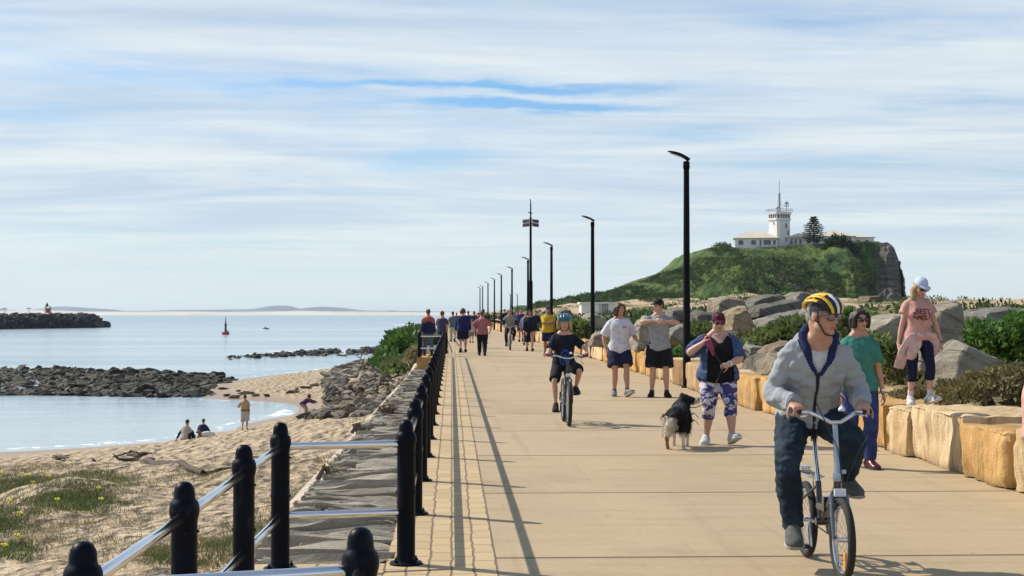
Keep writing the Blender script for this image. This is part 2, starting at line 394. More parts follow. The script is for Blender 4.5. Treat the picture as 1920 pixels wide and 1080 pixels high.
# ---- sea: one sheet to the horizon, fine near the shore
yw = np.concatenate([np.array([-200, 0, 40]), np.arange(50, 262, .8), np.geomspace(265, 26000, 60)]); xw = np.concatenate([-np.geomspace(26000, 72, 40), np.arange(-70, 0, .8), np.geomspace(2, 26000, 40)])
XW, YW = np.meshgrid(xw, yw); near = (YW < 300) & (XW > -75) & (XW < 0)
ZS = np.full(XW.shape, -9.0); ZS[near] = SAND(XW[near], YW[near])
foam = np.clip(1 - np.abs(ZS - WZ + .10) / .12, 0, 1) * .62
foam[(XW > -1.5)] = 0
def blob(x, y, sx, sy, a): return a * np.exp(-((XW - x) / sx) ** 2 - ((YW - y) / sy) ** 2)
foam += blob(-26, 118, 7, 2.5, .5) + blob(-38, 125, 5, 4, .6) + blob(-44, 122, 7, 3, .7) + blob(-30, 150, 6, 2, .5) + blob(-24, 256, 11, 3.2, .85) + blob(-14, 246, 6, 2.5, .8) + blob(-34, 240, 7, 2, .6) + blob(-52, 186, 22, 1.1, .5) + blob(-30, 196, 12, 1.0, .5) + blob(-20, 172, 6, 1.2, .6) + blob(-30, 165, 12, 3, .45) + blob(-9.5, 97, 1.6, 3.5, .35) + blob(-12, 111, 3, 1.5, .4)
foam = np.clip(foam, 0, 1)
wm = gridmesh('sea', XW, YW, np.full(XW.shape, WZ))
a_ = wm.attributes.new('foam', 'FLOAT', 'POINT'); a_.data.foreach_set('value', foam.ravel().astype(np.float32))
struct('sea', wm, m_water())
# ---- promenade
yp = np.concatenate([np.arange(-6, 60, 3.0), np.arange(60, 420, 6.0)])
def strip(name, x0, x1, z, m, ya=-6, yb=420, nx=3):
    q = yp[(yp >= ya) & (yp <= yb)]; q = np.unique(np.r_[ya, q, yb]); xs = np.linspace(x0, x1, nx); c = np.array([cx(v) for v in q])
    return struct(name, gridmesh(name, xs[None, :] + c[:, None], np.repeat(q[:, None], nx, 1), np.full((len(q), nx), z)), m)
MP = m_promenade(); MPV = m_paver()
strip('promenade', -.42, 5.6, 0.0, MP); strip('paver_strip', -.42, .288, .004, MPV)
bay = MB(); bay.box((-.83, 7.35, -.30), (.43, 2.6, .2542), Euler((R(1.05), 0, 0)).to_matrix()); o = bay.build('lookout_paving', MPV, None, False); o['kind'] = 'structure'
# ---- sea wall: rough coping, pale edging, battered face
def sw_z(y): return -.03 - .42 * min(1, max(0, (y - 11) / 45))
SWALL = tag(empty('sea_wall', (-.8, 10, 0)), 'long sea wall topped with rough layered grey stone below the black railing', 'wall')
sy_ = np.arange(9.98, 150, .05); sy_ = np.where(sy_ > 60, sy_, sy_); sx_ = np.linspace(0, 1, 26)
SY, SX = np.meshgrid(sy_, sx_, indexing='ij'); CXA = np.array([cx(v) for v in sy_])[:, None]; SWZ = np.array([sw_z(v) for v in sy_])[:, None]
xs_ = -.40 - SX * .95
wv = SY + .12 * fbm(SX * 2, SY * .5, 2, 31) + .05 * SX
lay = np.floor(wv * 3.1 + 1.1 * fbm(SX * 1.3, SY * 1.1, 2, 12)); hl = vnoise(lay * 7.13, np.floor(SX * 2.2 + vnoise(lay * 3.3, lay * 0, 4) * 2) * 3.7, 8)
SZ = SWZ - .07 + hl * .13 + fbm(SX * 1.6, SY * 6.5, 3, 40) * .20 - np.clip(.12 - np.abs(fbm(SX * 1.2, SY * 2.6, 3, 44)), 0, .12) * .9 + fbm(SX * 12, SY * 22, 2, 41) * .03 - np.clip((SX - .93) / .07, 0, 1) * .25
me = gridmesh('wall_core', xs_ + CXA - SWALL.location.x, SY - 10, SZ - .16)
link('wall_core', me, mat('wall_stone', (.07, .062, .05), (.04, .036, .03), 2.6, .9, .8, 14, coords='World', stretch=(1, 2.6, 1), bdist=.04, lo=.38, hi=.62), SWALL)
def m_coping():
    m = bpy.data.materials.new('layered_stone'); m.use_nodes = True; g = G(m.node_tree); b = g.n['Principled BSDF']; p = g.add('ShaderNodeNewGeometry').outputs['Position']; a = g.add('ShaderNodeAttribute'); a.attribute_name = 'tint'
    n = g.noise(g.mapping(p, (1, 3.5, 3.5)), 2.4, 6, .65, .4); f = g.noise(p, 30, 5, .7); li = g.noise(p, 5, 5, .65)
    c = g.mix(a.outputs['Fac'], (.20, .18, .145), (.39, .345, .27)); c = g.mix(g.math('MULTIPLY', g.ramp(n, .45, .68), .7), c, (.17, .15, .12)); c = g.mix(g.math('MULTIPLY', g.ramp(f, .5, .75), .5), c, (.11, .10, .08)); c = g.mix(g.math('MULTIPLY', g.ramp(li, .58, .70), .6), c, (.36, .335, .27))
    g.l.new(c, b.inputs['Base Color']); b.inputs['Roughness'].default_value = .93; b.inputs['Specular IOR Level'].default_value = .2; bn = g.add('ShaderNodeBump'); bn.inputs['Strength'].default_value = .9; bn.inputs['Distance'].default_value = .035
    g.l.new(g.math('ADD', n, g.math('MULTIPLY', f, .3)), bn.inputs['Height']); g.l.new(bn.outputs[0], b.inputs['Normal']); return m
rnd = random.Random(15); PR = []
for i in range(10):
    bm = bmesh.new(); bmesh.ops.create_cube(bm, size=1); bmesh.ops.subdivide_edges(bm, edges=bm.edges[:], cuts=4, use_grid_fill=True); o_ = V((i * 7.3, 3, 1))
    for v in bm.verts:
        q = v.co.copy(); r2 = max(abs(q.x), abs(q.y)) * 2; q.z -= .05 * max(0, r2 - .7) * (1 if q.z > 0 else 0)
        q += V((noise.noise(q * 1.7 + o_) * .16 + noise.noise(q * 4 + o_) * .05, noise.noise(q * 1.5 - o_) * .20 + noise.noise(q * 5 - o_) * .07, noise.noise(q * 1.6 + o_ * 2) * .22 + noise.noise(V((q.x * 2, q.y * 6, 3)) + o_) * .16)); v.co = q
    bmesh.ops.triangulate(bm, faces=bm.faces[:]); bm.verts.index_update(); PR.append((np.array([v.co[:] for v in bm.verts]), np.array([[v.index for v in f.verts] for f in bm.faces]))); bm.free()
BV, BF, BT, off = [], [], [], 0; yy = 10.0
while yy < 148:
    dp = rnd.uniform(.10, .27) * (1 if yy < 60 else 1.8); x0 = -.40 + rnd.uniform(-.02, .02); xe = -1.35
    while x0 > xe + .08:
        wd = min(rnd.uniform(.55, 1.3), x0 - xe); wd = x0 - xe if x0 - xe - wd < .16 else wd
        P_, F_ = PR[rnd.randrange(10)]; yc = yy + dp / 2; M_ = np.array(Euler((rnd.uniform(-.10, .14), rnd.uniform(-.05, .05), rnd.uniform(-.07, .07))).to_matrix())
        q = (P_ * [wd * .985, dp * .87, .24]) @ M_.T + [x0 - wd / 2 + cx(yc) - SWALL.location.x, yc - 10, sw_z(yc) - .13 + rnd.uniform(-.065, .05)]
        BV.append(q); BF.append(F_ + off); off += len(P_); BT += [rnd.random()] * len(P_); x0 -= wd
    yy += dp
me = npmesh('coping_stone', np.concatenate(BV), np.concatenate(BF), True)
if len(me.vertices) == len(BT): me.attributes.new('tint', 'FLOAT', 'POINT').data.foreach_set('value', np.array(BT, dtype=np.float32))
me.set_sharp_from_angle(angle=R(30)); link('coping_stone', me, m_coping(), SWALL)
ed = MB(); rs = []
for v in np.arange(9.98, 150, 1.0):
    c = cx(v) + .8; z = sw_z(v); j = (vnoise(np.array([v * .9]), np.array([3.]), 2)[0] - .5) * .05
    rs.append([(-1.34 + c, v - 10, z - .08 + j), (-1.34 + c, v - 10, z - .6), (-1.62 + c + j, v - 10, z - .75), (-1.60 + c + j, v - 10, z - .19 + j)])
ed.rings(rs); ed.build('edging_kerb', mat('edging_concrete', (.47, .40, .31), (.34, .28, .21), 3, .9, .5, 30, coords='World', bdist=.02), SWALL, False)
fc = MB(); rs = []
for v in np.arange(4.7, 150, 2.0):
    c = cx(v) + .8; z = sw_z(v) if v > 10 else -.3
    rs.append([(-.42 + c, v - 10, z - .30), (-.42 + c, v - 10, -3.6), (-2.0 + c, v - 10, -3.6), (-1.58 + c, v - 10, z - .55)])
fc.rings(rs); fc.build('battered_face', MATS['wall_stone'], SWALL, False)
# ---- right-hand ground
RGP = [(5, -10, .42), (5, 60, .40), (5, 120, .3), (5, 250, .2), (6.6, 12, .47), (6.8, 17, .50), (6.6, 40, .46), (6.6, 80, .45), (9, 14, .52), (9, 18, .6), (12, 25, .75), (11, 40, .8), (13, 60, .9), (15, 90, 1.1), (20, 120, 1.7), (35, 100, 1.8), (42, 118, 2.3), (60, 120, 2.4),
 (40, 150, 2.1), (30.6, 215, 3.4), (23, 200, 2.3), (15.7, 180, 1.7), (20, 300, 1.2), (2, 300, -.2), (5, 390, .3), (12, 390, 1.0), (60, 200, 2.2), (100, 130, 2.0), (100, 300, 1.0), (26, 40, .9), (40, 60, 1.2), (40, 20, .8), (9, 200, .5), (40, 300, 4), (60, 390, 5), (110, 390, 5), (25, 390, 2.8), (140, 390, 2), (50, 250, 3.2)]
RG = TPS(RGP)
yr = np.concatenate([np.arange(-8, 60, .5), np.arange(60, 150, 1.0), np.arange(150, 432, 2.0)]); tr_ = np.linspace(0, 1, 200)
YR, TR = np.meshgrid(yr, tr_, indexing='ij'); XR = 5.55 + np.array([cx(v) for v in yr])[:, None] + TR ** 1.7 * 150
ZR = RG(XR, YR); amp = np.clip((XR - 6.2 - np.minimum(0, -.009 * (YR - 60))) / 6, 0, 1)
ZR = ZR + amp * (fbm(XR * .22, YR * .16, 4, 77) * .9 + np.clip((YR - 90) / 60, 0, 1) * fbm(XR * .07, YR * .05, 4, 78) * 3.2 + fbm(XR * 1.4, YR * 1.4, 2, 79) * .12)
def rgz(x, y):
    i = min(max(np.searchsorted(yr, y), 0), len(yr) - 1); t = max(0, (x - 5.55 - cx(yr[i])) / 150) ** (1 / 1.7); return float(ZR[i, int(round(min(1, t) * 199))])
def m_dune():
    m = bpy.data.materials.new('dune_ground'); m.use_nodes = True; g = G(m.node_tree); b = g.n['Principled BSDF']
    p = g.add('ShaderNodeNewGeometry').outputs['Position']; x, y, z = g.sep(p)
    n = g.noise(g.mapping(p, (1, .55, 1)), .11, 7, .62, .3); n2 = g.noise(p, 1.6, 6, .7); n3 = g.noise(p, .6, 4, .6)
    sand = g.mix(g.ramp(n2, .35, .7), (.50, .385, .255), (.36, .27, .17))
    veg = g.mix(g.ramp(n2, .35, .65), (.085, .105, .035), (.17, .155, .07)); veg = g.mix(g.ramp(n3, .4, .62), veg, (.26, .20, .11))
    k = g.ramp(g.math('ADD', n, g.ramp(y, 60, 120, .10, -.03)), .455, .52)
    c = g.mix(k, sand, veg)
    g.l.new(c, b.inputs['Base Color']); b.inputs['Roughness'].default_value = .95; b.inputs['Specular IOR Level'].default_value = .15
    bn = g.add('ShaderNodeBump'); bn.inputs['Strength'].default_value = .8; bn.inputs['Distance'].default_value = .25
    g.l.new(n2, bn.inputs['Height']); g.l.new(bn.outputs[0], b.inputs['Normal']); return m
struct('dune_ground', gridmesh('dune_ground', XR, YR, ZR), m_dune())
# ---- headland
HP = [(985, 586), (1020, 574), (1060, 565), (1095, 558), (1140, 551), (1200, 534), (1245, 516), (1290, 505), (1310, 490), (1332, 467), (1352, 460), (1378, 466), (1400, 467), (1440, 464), (1480, 461), (1530, 459), (1560, 456), (1600, 454), (1640, 453), (1664, 454), (1676, 463), (1684, 487), (1690, 515), (1694, 545), (1699, 572)]
HX = np.array([at(a, b, 480).x for a, b in HP]); HZ = np.array([at(a, b, 480).z for a, b in HP])
XC = HX[-1]
uu = np.concatenate([np.linspace(HX[0], XC - 9, 200), np.linspace(XC - 8.8, XC + .5, 44)]); vv = np.concatenate([np.linspace(392, 486, 150), np.linspace(488, 600, 24)])
UU, VV = np.meshgrid(uu, vv); U0 = UU.copy()
top = np.interp(UU + 1.2 * fbm(VV * .2, VV * .13, 3, 3) * np.clip((UU - XC + 16) / 8, 0, 1), HX, HZ)
prof = np.where(VV < 480, np.clip((VV - 394) / 86, 0, 1), 1.0)
prof = np.where(prof < .14, prof * .9, .126 + (prof - .14) * .874 / .86); sh = prof ** (.98 + .25 * np.sin(UU * .13))
ck = np.clip((U0 - XC + 20) / 9, 0, 1); ck = ck * ck * (3 - 2 * ck); sh = sh * (1 - ck) + ck * np.clip((VV - 466 + 6 * fbm(U0 * .3, VV * .2, 3, 88)) / 12, .10, 1)
sh = np.where(VV > 560, np.clip(1 - (VV - 560) / 40, 0, 1), sh)
base = .5 + 3.2 * np.clip((VV - 392) / 40, 0, 1)
HZZ = base + (top - base) * sh
veg_n = fbm(UU * .16, VV * .07, 5, 21); bump_k = np.clip((VV - 394) / 15, 0, 1)
HZZ += bump_k * np.clip(1 - sh, .06, 1) ** .5 * (veg_n * 7.0 + np.abs(fbm(UU * .30, VV * .20, 3, 22)) * 6.0 + fbm(UU * 1.1, VV * .5, 2, 23) * 1.0)
HZZ = np.minimum(HZZ, np.maximum(top + .25, base + 1)) 
def m_head():
    m = bpy.data.materials.new('headland_scrub'); m.use_nodes = True; g = G(m.node_tree); b = g.n['Principled BSDF']
    ge = g.add('ShaderNodeNewGeometry'); p = ge.outputs['Position']; x, y, z = g.sep(p); nx, ny, nz = g.sep(ge.outputs['True Normal'])
    n = g.noise(g.mapping(p, (1, .45, 1.4)), .13, 7, .6, .3); n2 = g.noise(p, .9, 6, .7); n3 = g.noise(g.mapping(p, (1, .3, 1.4)), .05, 5, .6)
    veg = g.mix(g.ramp(n, .38, .62), (.028, .064, .018), (.125, .175, .045)); veg = g.mix(g.math('MULTIPLY', g.ramp(n2, .4, .7), .6), veg, (.045, .075, .022))
    veg = g.mix(g.math('MULTIPLY', g.ramp(n3, .54, .66), .75), veg, (.13, .155, .05))
    rock = g.mix(g.ramp(g.noise(g.mapping(p, (.25, .25, 2.4)), .5, 6, .65), .38, .62), (.19, .165, .14), (.08, .072, .064))  # cliff rock toned darker, shade of that end put into its colour
    cl = g.ramp(g.math('ADD', g.math('ADD', x, g.math('MULTIPLY', g.math('MAXIMUM', g.math('SUBTRACT', 480.0, y), 0.0), XC / 480)), g.math('MULTIPLY', g.math('SUBTRACT', n2, .5), 11.0)), XC - 12, XC - 6)
    c = g.mix(cl, veg, rock)
    sx, sz = at(1470, 535, 440).x, at(1470, 535, 440).z    # bare gully
    e = g.math('ADD', g.math('POWER', g.math('DIVIDE', g.math('SUBTRACT', g.math('ADD', x, g.math('MULTIPLY', g.math('SUBTRACT', z, sz), .9)), sx), 3.6), 2), g.math('POWER', g.math('DIVIDE', g.math('SUBTRACT', z, sz), 3.6), 2))
    c = g.mix(g.ramp(g.math('ADD', e, g.math('MULTIPLY', g.math('SUBTRACT', n2, .5), 1.6)), 1.2, .6), c, (.235, .185, .125))
    g.l.new(c, b.inputs['Base Color']); b.inputs['Roughness'].default_value = .9; b.inputs['Specular IOR Level'].default_value = .15
    bn = g.add('ShaderNodeBump'); bn.inputs['Strength'].default_value = .9; bn.inputs['Distance'].default_value = 1.6
    g.l.new(g.math('ADD', g.noise(p, .5, 6, .7), g.math('MULTIPLY', cl, g.noise(g.mapping(p, (.2, .2, 2)), .8, 5, .6))), bn.inputs['Height']); g.l.new(bn.outputs[0], b.inputs['Normal']); return m
XSH = np.clip((U0 - XC + 75) / 75, 0, 1) * np.maximum(480 - VV, 0) * (XC / 480)
struct('headland', gridmesh('headland', UU - XSH, VV, HZZ), m_head())
# sheer cliff on the seaward end
cyy = np.linspace(400, 600, 150); czt = np.linspace(0, 1, 60); CY, CT = np.meshgrid(cyy, czt)
ctop = np.interp(cyy, vv, np.minimum(HZZ[:, -14], 99)); CZ = -3 + (ctop[None, :] + 3) * CT
CXX = np.interp(CZ, HZ[::-1][:8], HX[::-1][:8]) + fbm(CZ * .8, CY * .25, 3, 60) * 1.8 + np.abs(fbm(CZ * .25, CY * .06, 3, 61)) * 1.5 - .4
CXX = np.where(CZ < HZ[-1], XC + fbm(CZ * .8, CY * .25, 3, 60) * 1.6, CXX)
CXX = CXX - np.maximum(480 - CY, 0) * (XC / 480) + .6
struct('cliff', gridmesh('cliff', CXX, CY, CZ, False), mat('cliff_rock', (.21, .16, .115), (.075, .058, .048), .5, .95, .9, 1.2, coords='World', stretch=(.25, .25, 2.2), bdist=.8, lo=.4, hi=.6))
# ---- far shore
def ridge(name, pts, Y, depth, m, zb=WZ - 1, seed=1, rough=.1):
    P = np.array([at(a, b, Y) for a, b in pts]); xs = np.linspace(P[0, 0], P[-1, 0], 260); z = np.interp(xs, P[:, 0], P[:, 2]); z = z + np.maximum(z - WZ, 0) * fbm(xs / (Y * .012), xs * 0 + 3, 4, seed) * rough * 3
    vs = np.array([-1, -.55, -.2, 0, .3, 1]); hs = np.array([0, .45, .85, 1, .8, 0])
    Xg, Vg = np.meshgrid(xs, vs); Yg = Y + Vg * depth + fbm(Xg / (Y * .02), Vg * 0, 3, seed + 4) * depth * .5; Zg = zb + (z[None, :] - zb) * hs[:, None]
    return struct(name, gridmesh(name, Xg, Yg, Zg), m)
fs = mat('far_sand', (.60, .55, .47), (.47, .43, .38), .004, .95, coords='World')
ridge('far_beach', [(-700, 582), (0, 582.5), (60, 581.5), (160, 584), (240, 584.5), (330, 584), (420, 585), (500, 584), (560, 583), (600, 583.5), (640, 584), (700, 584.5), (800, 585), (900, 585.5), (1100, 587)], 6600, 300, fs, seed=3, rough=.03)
fh = mat('far_hill_hazy_forest', (.13, .185, .25), (.10, .15, .21), .003, .95, coords='World')  # blue of the distant haze mixed into the forest colour
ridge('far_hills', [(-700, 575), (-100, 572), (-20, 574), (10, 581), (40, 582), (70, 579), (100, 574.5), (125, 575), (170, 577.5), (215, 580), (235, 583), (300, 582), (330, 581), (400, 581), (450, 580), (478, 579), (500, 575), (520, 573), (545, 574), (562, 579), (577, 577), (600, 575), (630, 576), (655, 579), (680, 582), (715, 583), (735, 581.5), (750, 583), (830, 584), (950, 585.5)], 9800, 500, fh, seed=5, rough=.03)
# ================================================================== RAILINGS
BLACK = mat('black_paint', (.0025, .0035, .0075), (.004, .005, .010), 8, .42, .25, 90, spec=.09, bdist=.002)
STEEL = mat('stainless_steel', (.78, .79, .80), (.70, .71, .73), 3, .14, metal=1.0)
def post_mesh(n=24):
    mb = MB(); pr = [(.0605, .0), (.0605, .02), (.058, .03), (.0585, .44), (.0605, .45), (.0605, .47), (.0585, .48), (.058, .745), (.060, .755), (.0655, .775), (.0670, .795), (.0655, .815), (.060, .832), (.050, .842), (.0475, .852), (.0470, .868), (.0435, .890), (.034, .908), (.02, .918), (.003, .921)]
    mb.lathe((0, 0, 0), pr, n)
    for a in (0, pi):
        for z in (.46, .70): mb.tube([(0.055 * cos(a), 0.055 * sin(a), z), (.066 * cos(a), .066 * sin(a), z)], .006, 8)
    return mb.mesh('post')
def flange_mesh():
    mb = MB(); mb.lathe((0, 0, 0), [(.105, 0), (.105, .012), (.098, .018), (.066, .020), (.062, .03)], 24)
    for k in range(4):
        a = pi / 4 + k * pi / 2; mb.lathe((.085 * cos(a), .085 * sin(a), .014), [(.014, 0), (.014, .016), (.006, .018), (.006, .032)], 8)
    return mb.mesh('flange')
g = G(BLACK.node_tree); b_ = g.n['Principled BSDF']; src = b_.inputs['Base Color'].links[0].from_socket; tc_ = g.add('ShaderNodeNewGeometry').outputs['Position']
wn = g.noise(tc_, 16, 6, .7); sal = g.noise(g.mapping(tc_, (1, 1, .35)), 9, 5, .65); c_ = g.mix(g.math('MULTIPLY', g.ramp(sal, .55, .75), .25), src, (.07, .072, .075)); c_ = g.mix(g.ramp(wn, .685, .72), c_, (.085, .045, .025)); g.l.new(c_, b_.inputs['Base Color'])
PM, FM = post_mesh(), flange_mesh(); PM.materials.append(BLACK); FM.materials.append(BLACK)
def railing(name, label, org, posts, runs, group='railings of the sea wall walk'):
    t = tag(empty(name, org), label, 'railing', group); o = V(org)
    for p in posts:
        po = link('post', PM, None, t, V(p) - o); fl = link('flange', FM, None, po); po.rotation_euler.z = random.uniform(-.08, .08)
    for a, b in runs:
        for z in (.765, .33):
            mb = MB(); A = V(a) - o + V((0, 0, z)); B = V(b) - o + V((0, 0, z)); d = (B - A).normalized(); e = .05
            mb.tube([A, A + d * .01, B - d * .01, B], [.020, .024, .024, .020], 14)
            mb.build('rail', STEEL, t)
FXX = -.29
mainp = [(FXX + cx(9.9 + 2.45 * i), 9.9 + 2.45 * i, .004) for i in range(20)]
railing('railing', 'long straight black post railing with steel rails along the paved promenade edge', (FXX, 9.9, 0), mainp, list(zip(mainp, mainp[1:])))
bp = [(-.322, 5.5, -.075), (-1.246, 5.3, -.09), (-1.18, 6.9, -.062), (-1.125, 8.45, -.03), (-1.07, 9.74, .0)]
far2 = [(FXX, 2.9, -.10)]
railing('railing', 'black post railing boxing in the nearest lookout bay, five ball topped posts in front', (-1.1, 6.4, 0), bp + far2, list(zip(bp, bp[1:])) + [((-1.07, 9.74, .004), (FXX, 9.9, .004)), ((-.322, 5.5, -.075), (FXX, 2.9, -.10))])
c2 = [(FXX, 56.6, .004), (-1.19, 56.7, .004), (-1.19, 58.6, .004), (-1.19, 60.5, .004), (-.30, 61.2, .004)]
railing('railing', 'far black lookout railing with two pale rails where a man in orange and navy stands', (-1.19, 56.7, 0), c2[1:], list(zip(c2, c2[1:])))
p3 = [(FXX + cx(61.2 + 2.45 * i), 61.2 + 2.45 * i, .004) for i in range(1, 34)]
railing('railing', 'distant run of black post railing beyond the second lookout bay', (FXX, 63, 0), p3, list(zip(p3, p3[1:])))
b2 = MB(); b2.box((-.76, 59, -.27), (.50, 2.5, .272)); o = b2.build('lookout_base', mat('orange_sandstone', (.48, .27, .085), (.38, .20, .06), 2, .9, .5, 12, coords='World', bdist=.03), None, False)
tag(o, 'square orange sandstone base under the far lookout bay', 'stone base')
# ================================================================== SANDSTONE BLOCK WALL
m = bpy.data.materials.new('sandstone_block'); m.use_nodes = True; g = G(m.node_tree); b = g.n['Principled BSDF']
tcx = g.add('ShaderNodeTexCoord').outputs['Object']; oi = g.add('ShaderNodeObjectInfo')
vec = g.comb(0, 0, 0); ad = g.add('ShaderNodeVectorMath', operation='ADD'); g.l.new(tcx, ad.inputs[0]); rv = g.math('MULTIPLY', oi.outputs['Random'], 40.0); g.l.new(g.comb(rv, rv, rv), ad.inputs[1]); vec = ad.outputs[0]
n1 = g.noise(g.mapping(vec, (1, 1, .35)), 3.2, 6, .6, .5); n2 = g.noise(g.mapping(vec, (1, 1.6, .22)), 7, 6, .65); n3 = g.noise(vec, 45, 4, .7)
c = g.mix(1.0, oi.outputs['Color'], g.mix(g.ramp(n1, .35, .65), (1.08, 1.0, .92), (.80, .66, .50)), 'MULTIPLY')
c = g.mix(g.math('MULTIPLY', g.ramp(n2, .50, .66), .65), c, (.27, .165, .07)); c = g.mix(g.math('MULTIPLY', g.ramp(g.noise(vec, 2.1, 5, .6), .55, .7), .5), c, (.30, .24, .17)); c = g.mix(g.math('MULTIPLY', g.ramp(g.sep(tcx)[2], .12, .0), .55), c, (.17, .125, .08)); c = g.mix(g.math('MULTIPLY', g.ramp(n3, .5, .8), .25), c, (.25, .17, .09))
nz = g.sep(g.add('ShaderNodeNewGeometry').outputs['Normal'])[2]
g.l.new(c, b.inputs['Base Color']); b.inputs['Roughness'].default_value = .92; b.inputs['Specular IOR Level'].default_value = .2
bn = g.add('ShaderNodeBump'); bn.inputs['Strength'].default_value = .95; bn.inputs['Distance'].default_value = .05
g.l.new(g.math('ADD', n2, g.math('MULTIPLY', n3, .35)), bn.inputs['Height']); g.l.new(bn.outputs[0], b.inputs['Normal']); BLOCKM = m
LAMPS = [(1287, 300), (1111, 415), (1034, 462), (990, 488), (960, 505), (940, 517), (927, 525), (915, 532), (905, 538), (900, 541)]
LAMPH = 4.9; LP = []
for (a, h) in LAMPS:
    D = FPX * (LAMPH - 1.6) / (588 - h); LP.append((at(a, h, D).x, D))
def block_mesh(L, Dp, H, seed, near_=False):
    nx, ny, nz_ = 9, max(8, int(L * 9)), 8
    bm = bmesh.new(); bmesh.ops.create_cube(bm, size=1)
    bmesh.ops.subdivide_edges(bm, edges=bm.edges[:], cuts=(19 if near_ else 9), use_grid_fill=True)
    rnd = random.Random(seed); off = V((rnd.uniform(0, 99), rnd.uniform(0, 99), rnd.uniform(0, 99)))
    tw = rnd.uniform(-.05, .05); tp = rnd.uniform(-.05, .05)
    for v in bm.verts:
        p = v.co.copy(); q = V((p.x * Dp, p.y * L, p.z * H))
        # round the arrises
        r = .032; s = V((max(0, abs(q.x) - Dp / 2 + r), max(0, abs(q.y) - L / 2 + r), max(0, abs(q.z) - H / 2 + r)))
        if s.length > r:
            k = s.length - r; d = s.normalized() * k
            q -= V((math.copysign(d.x, q.x), math.copysign(d.y, q.y), math.copysign(d.z, q.z)))
        n_ = V((p.x * 2, p.y * 2, p.z * 2)); mx = max(abs(n_.x), abs(n_.y), abs(n_.z)); n_ = V([x if abs(x) > mx - .01 else 0 for x in n_]).normalized()
        w = .036 * noise.noise(q * 1.3 + off) + .022 * noise.noise(q * 3.5 + off) + .012 * noise.noise(q * 9 + off)
        if p.x < -.49: w += .05 * noise.noise(V((0, q.y * 5.0, q.z * 1.1)) + off) + .03 * noise.noise(V((0, q.y * 11.0, q.z * 1.6)) + off) - .022 * abs(noise.noise(V((1, q.y * 14, q.z * 2)) + off))
        chip = max(0, abs(p.x) + abs(p.y) + abs(p.z) - .93); w -= chip * .22 * max(0, noise.noise(q * 4.2 - off) + .15)
        if p.z > .49: w *= .6
        q += n_ * w; q.x += tw * q.z + tp * q.y * .3
        v.co = q + V((0, 0, H / 2))
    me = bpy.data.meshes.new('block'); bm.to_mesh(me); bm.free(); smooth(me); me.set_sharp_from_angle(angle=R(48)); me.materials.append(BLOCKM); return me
OR, CR, TN, GD, BR = (.60, .405, .18), (.66, .55, .37), (.52, .40, .25), (.58, .43, .22), (.36, .24, .14)
YB = [(11.5, 13.78, CR, 'pale cream sandstone block at the right edge of the picture, nearest to the camera'), (13.86, 14.98, OR, 'deep orange sandstone block in the low wall, second nearest to the camera'), (15.12, 16.95, CR, 'cream sandstone block with three chiselled bulges in front of the girl on the wall'),
      (17.0, 17.9, CR, 'narrow cream block with a grey joint just below the girl in pink'), (17.97, 20.4, OR, 'orange block under the girl in pink, right of the woman in teal'), (20.5, 22.7, GD, 'golden block hidden behind the cyclist in the grey hoodie'), (22.8, 25.2, OR, 'rough orange block left of the cyclist in the grey hoodie'), (25.3, 27.6, OR, 'long orange fluted block right behind the woman with the dog'),
      (27.7, 29.6, CR, 'pale block behind the legs of the woman with the dog'), (29.7, 31.3, TN, 'tan block between the nearest lamp post and the woman with the dog'), (31.4, 33.05, TN, 'tan square block just right of the nearest lamp post'), (33.55, 35.1, BR, 'brown block just left of the nearest lamp post'), (35.25, 36.9, CR, 'cream block behind the man in the grey shirt'), (37.05, 38.6, CR, 'smooth cream block between the two young men'), (38.75, 40.0, OR, 'small bright orange block between the two young men')]
y = 40.15; rb = random.Random(4); k = 0
while y < 205:
    L = rb.uniform(1.4, 2.6); nxt = [d for _, d in LP if y - .2 < d < y + L + .2]
    if nxt:
        if nxt[0] - y > .9: L = nxt[0] - .22 - y
        else: y = nxt[0] + .22; 
    k += 1
    lab = 'sandstone block behind the man in the white shirt' if y < 44 else None
    YB.append((y, y + L, rb.choice([OR, GD, CR, TN, OR, CR]), lab)); y += L + rb.uniform(.03, .09)
BLKX = 5.02
for i, (a, b_, c, lab) in enumerate(YB):
    yc = (a + b_) / 2; near = yc < 60
    Dp = 1.15; H = .57 + random.Random(i).uniform(-.035, .04)
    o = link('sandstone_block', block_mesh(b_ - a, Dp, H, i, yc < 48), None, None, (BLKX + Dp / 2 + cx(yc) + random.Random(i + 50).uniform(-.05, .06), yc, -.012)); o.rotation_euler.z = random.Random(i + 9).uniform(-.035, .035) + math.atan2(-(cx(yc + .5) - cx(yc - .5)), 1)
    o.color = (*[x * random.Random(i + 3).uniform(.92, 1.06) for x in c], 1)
    if lab is None: lab = 'sandstone block in the low wall between the second lamp post and the far crowd' if yc < 96 else 'small far sandstone block where the low wall fades out behind the crowd'
    if yc >= 40.15 and yc < 44: lab = 'sandstone block of the low wall behind the man in the white shirt'
    elif 44 <= yc < 55: lab = 'sandstone block of the low wall beside the boy on the bicycle and second lamp post'
    tag(o, lab, 'stone block', 'sandstone blocks of the low wall')
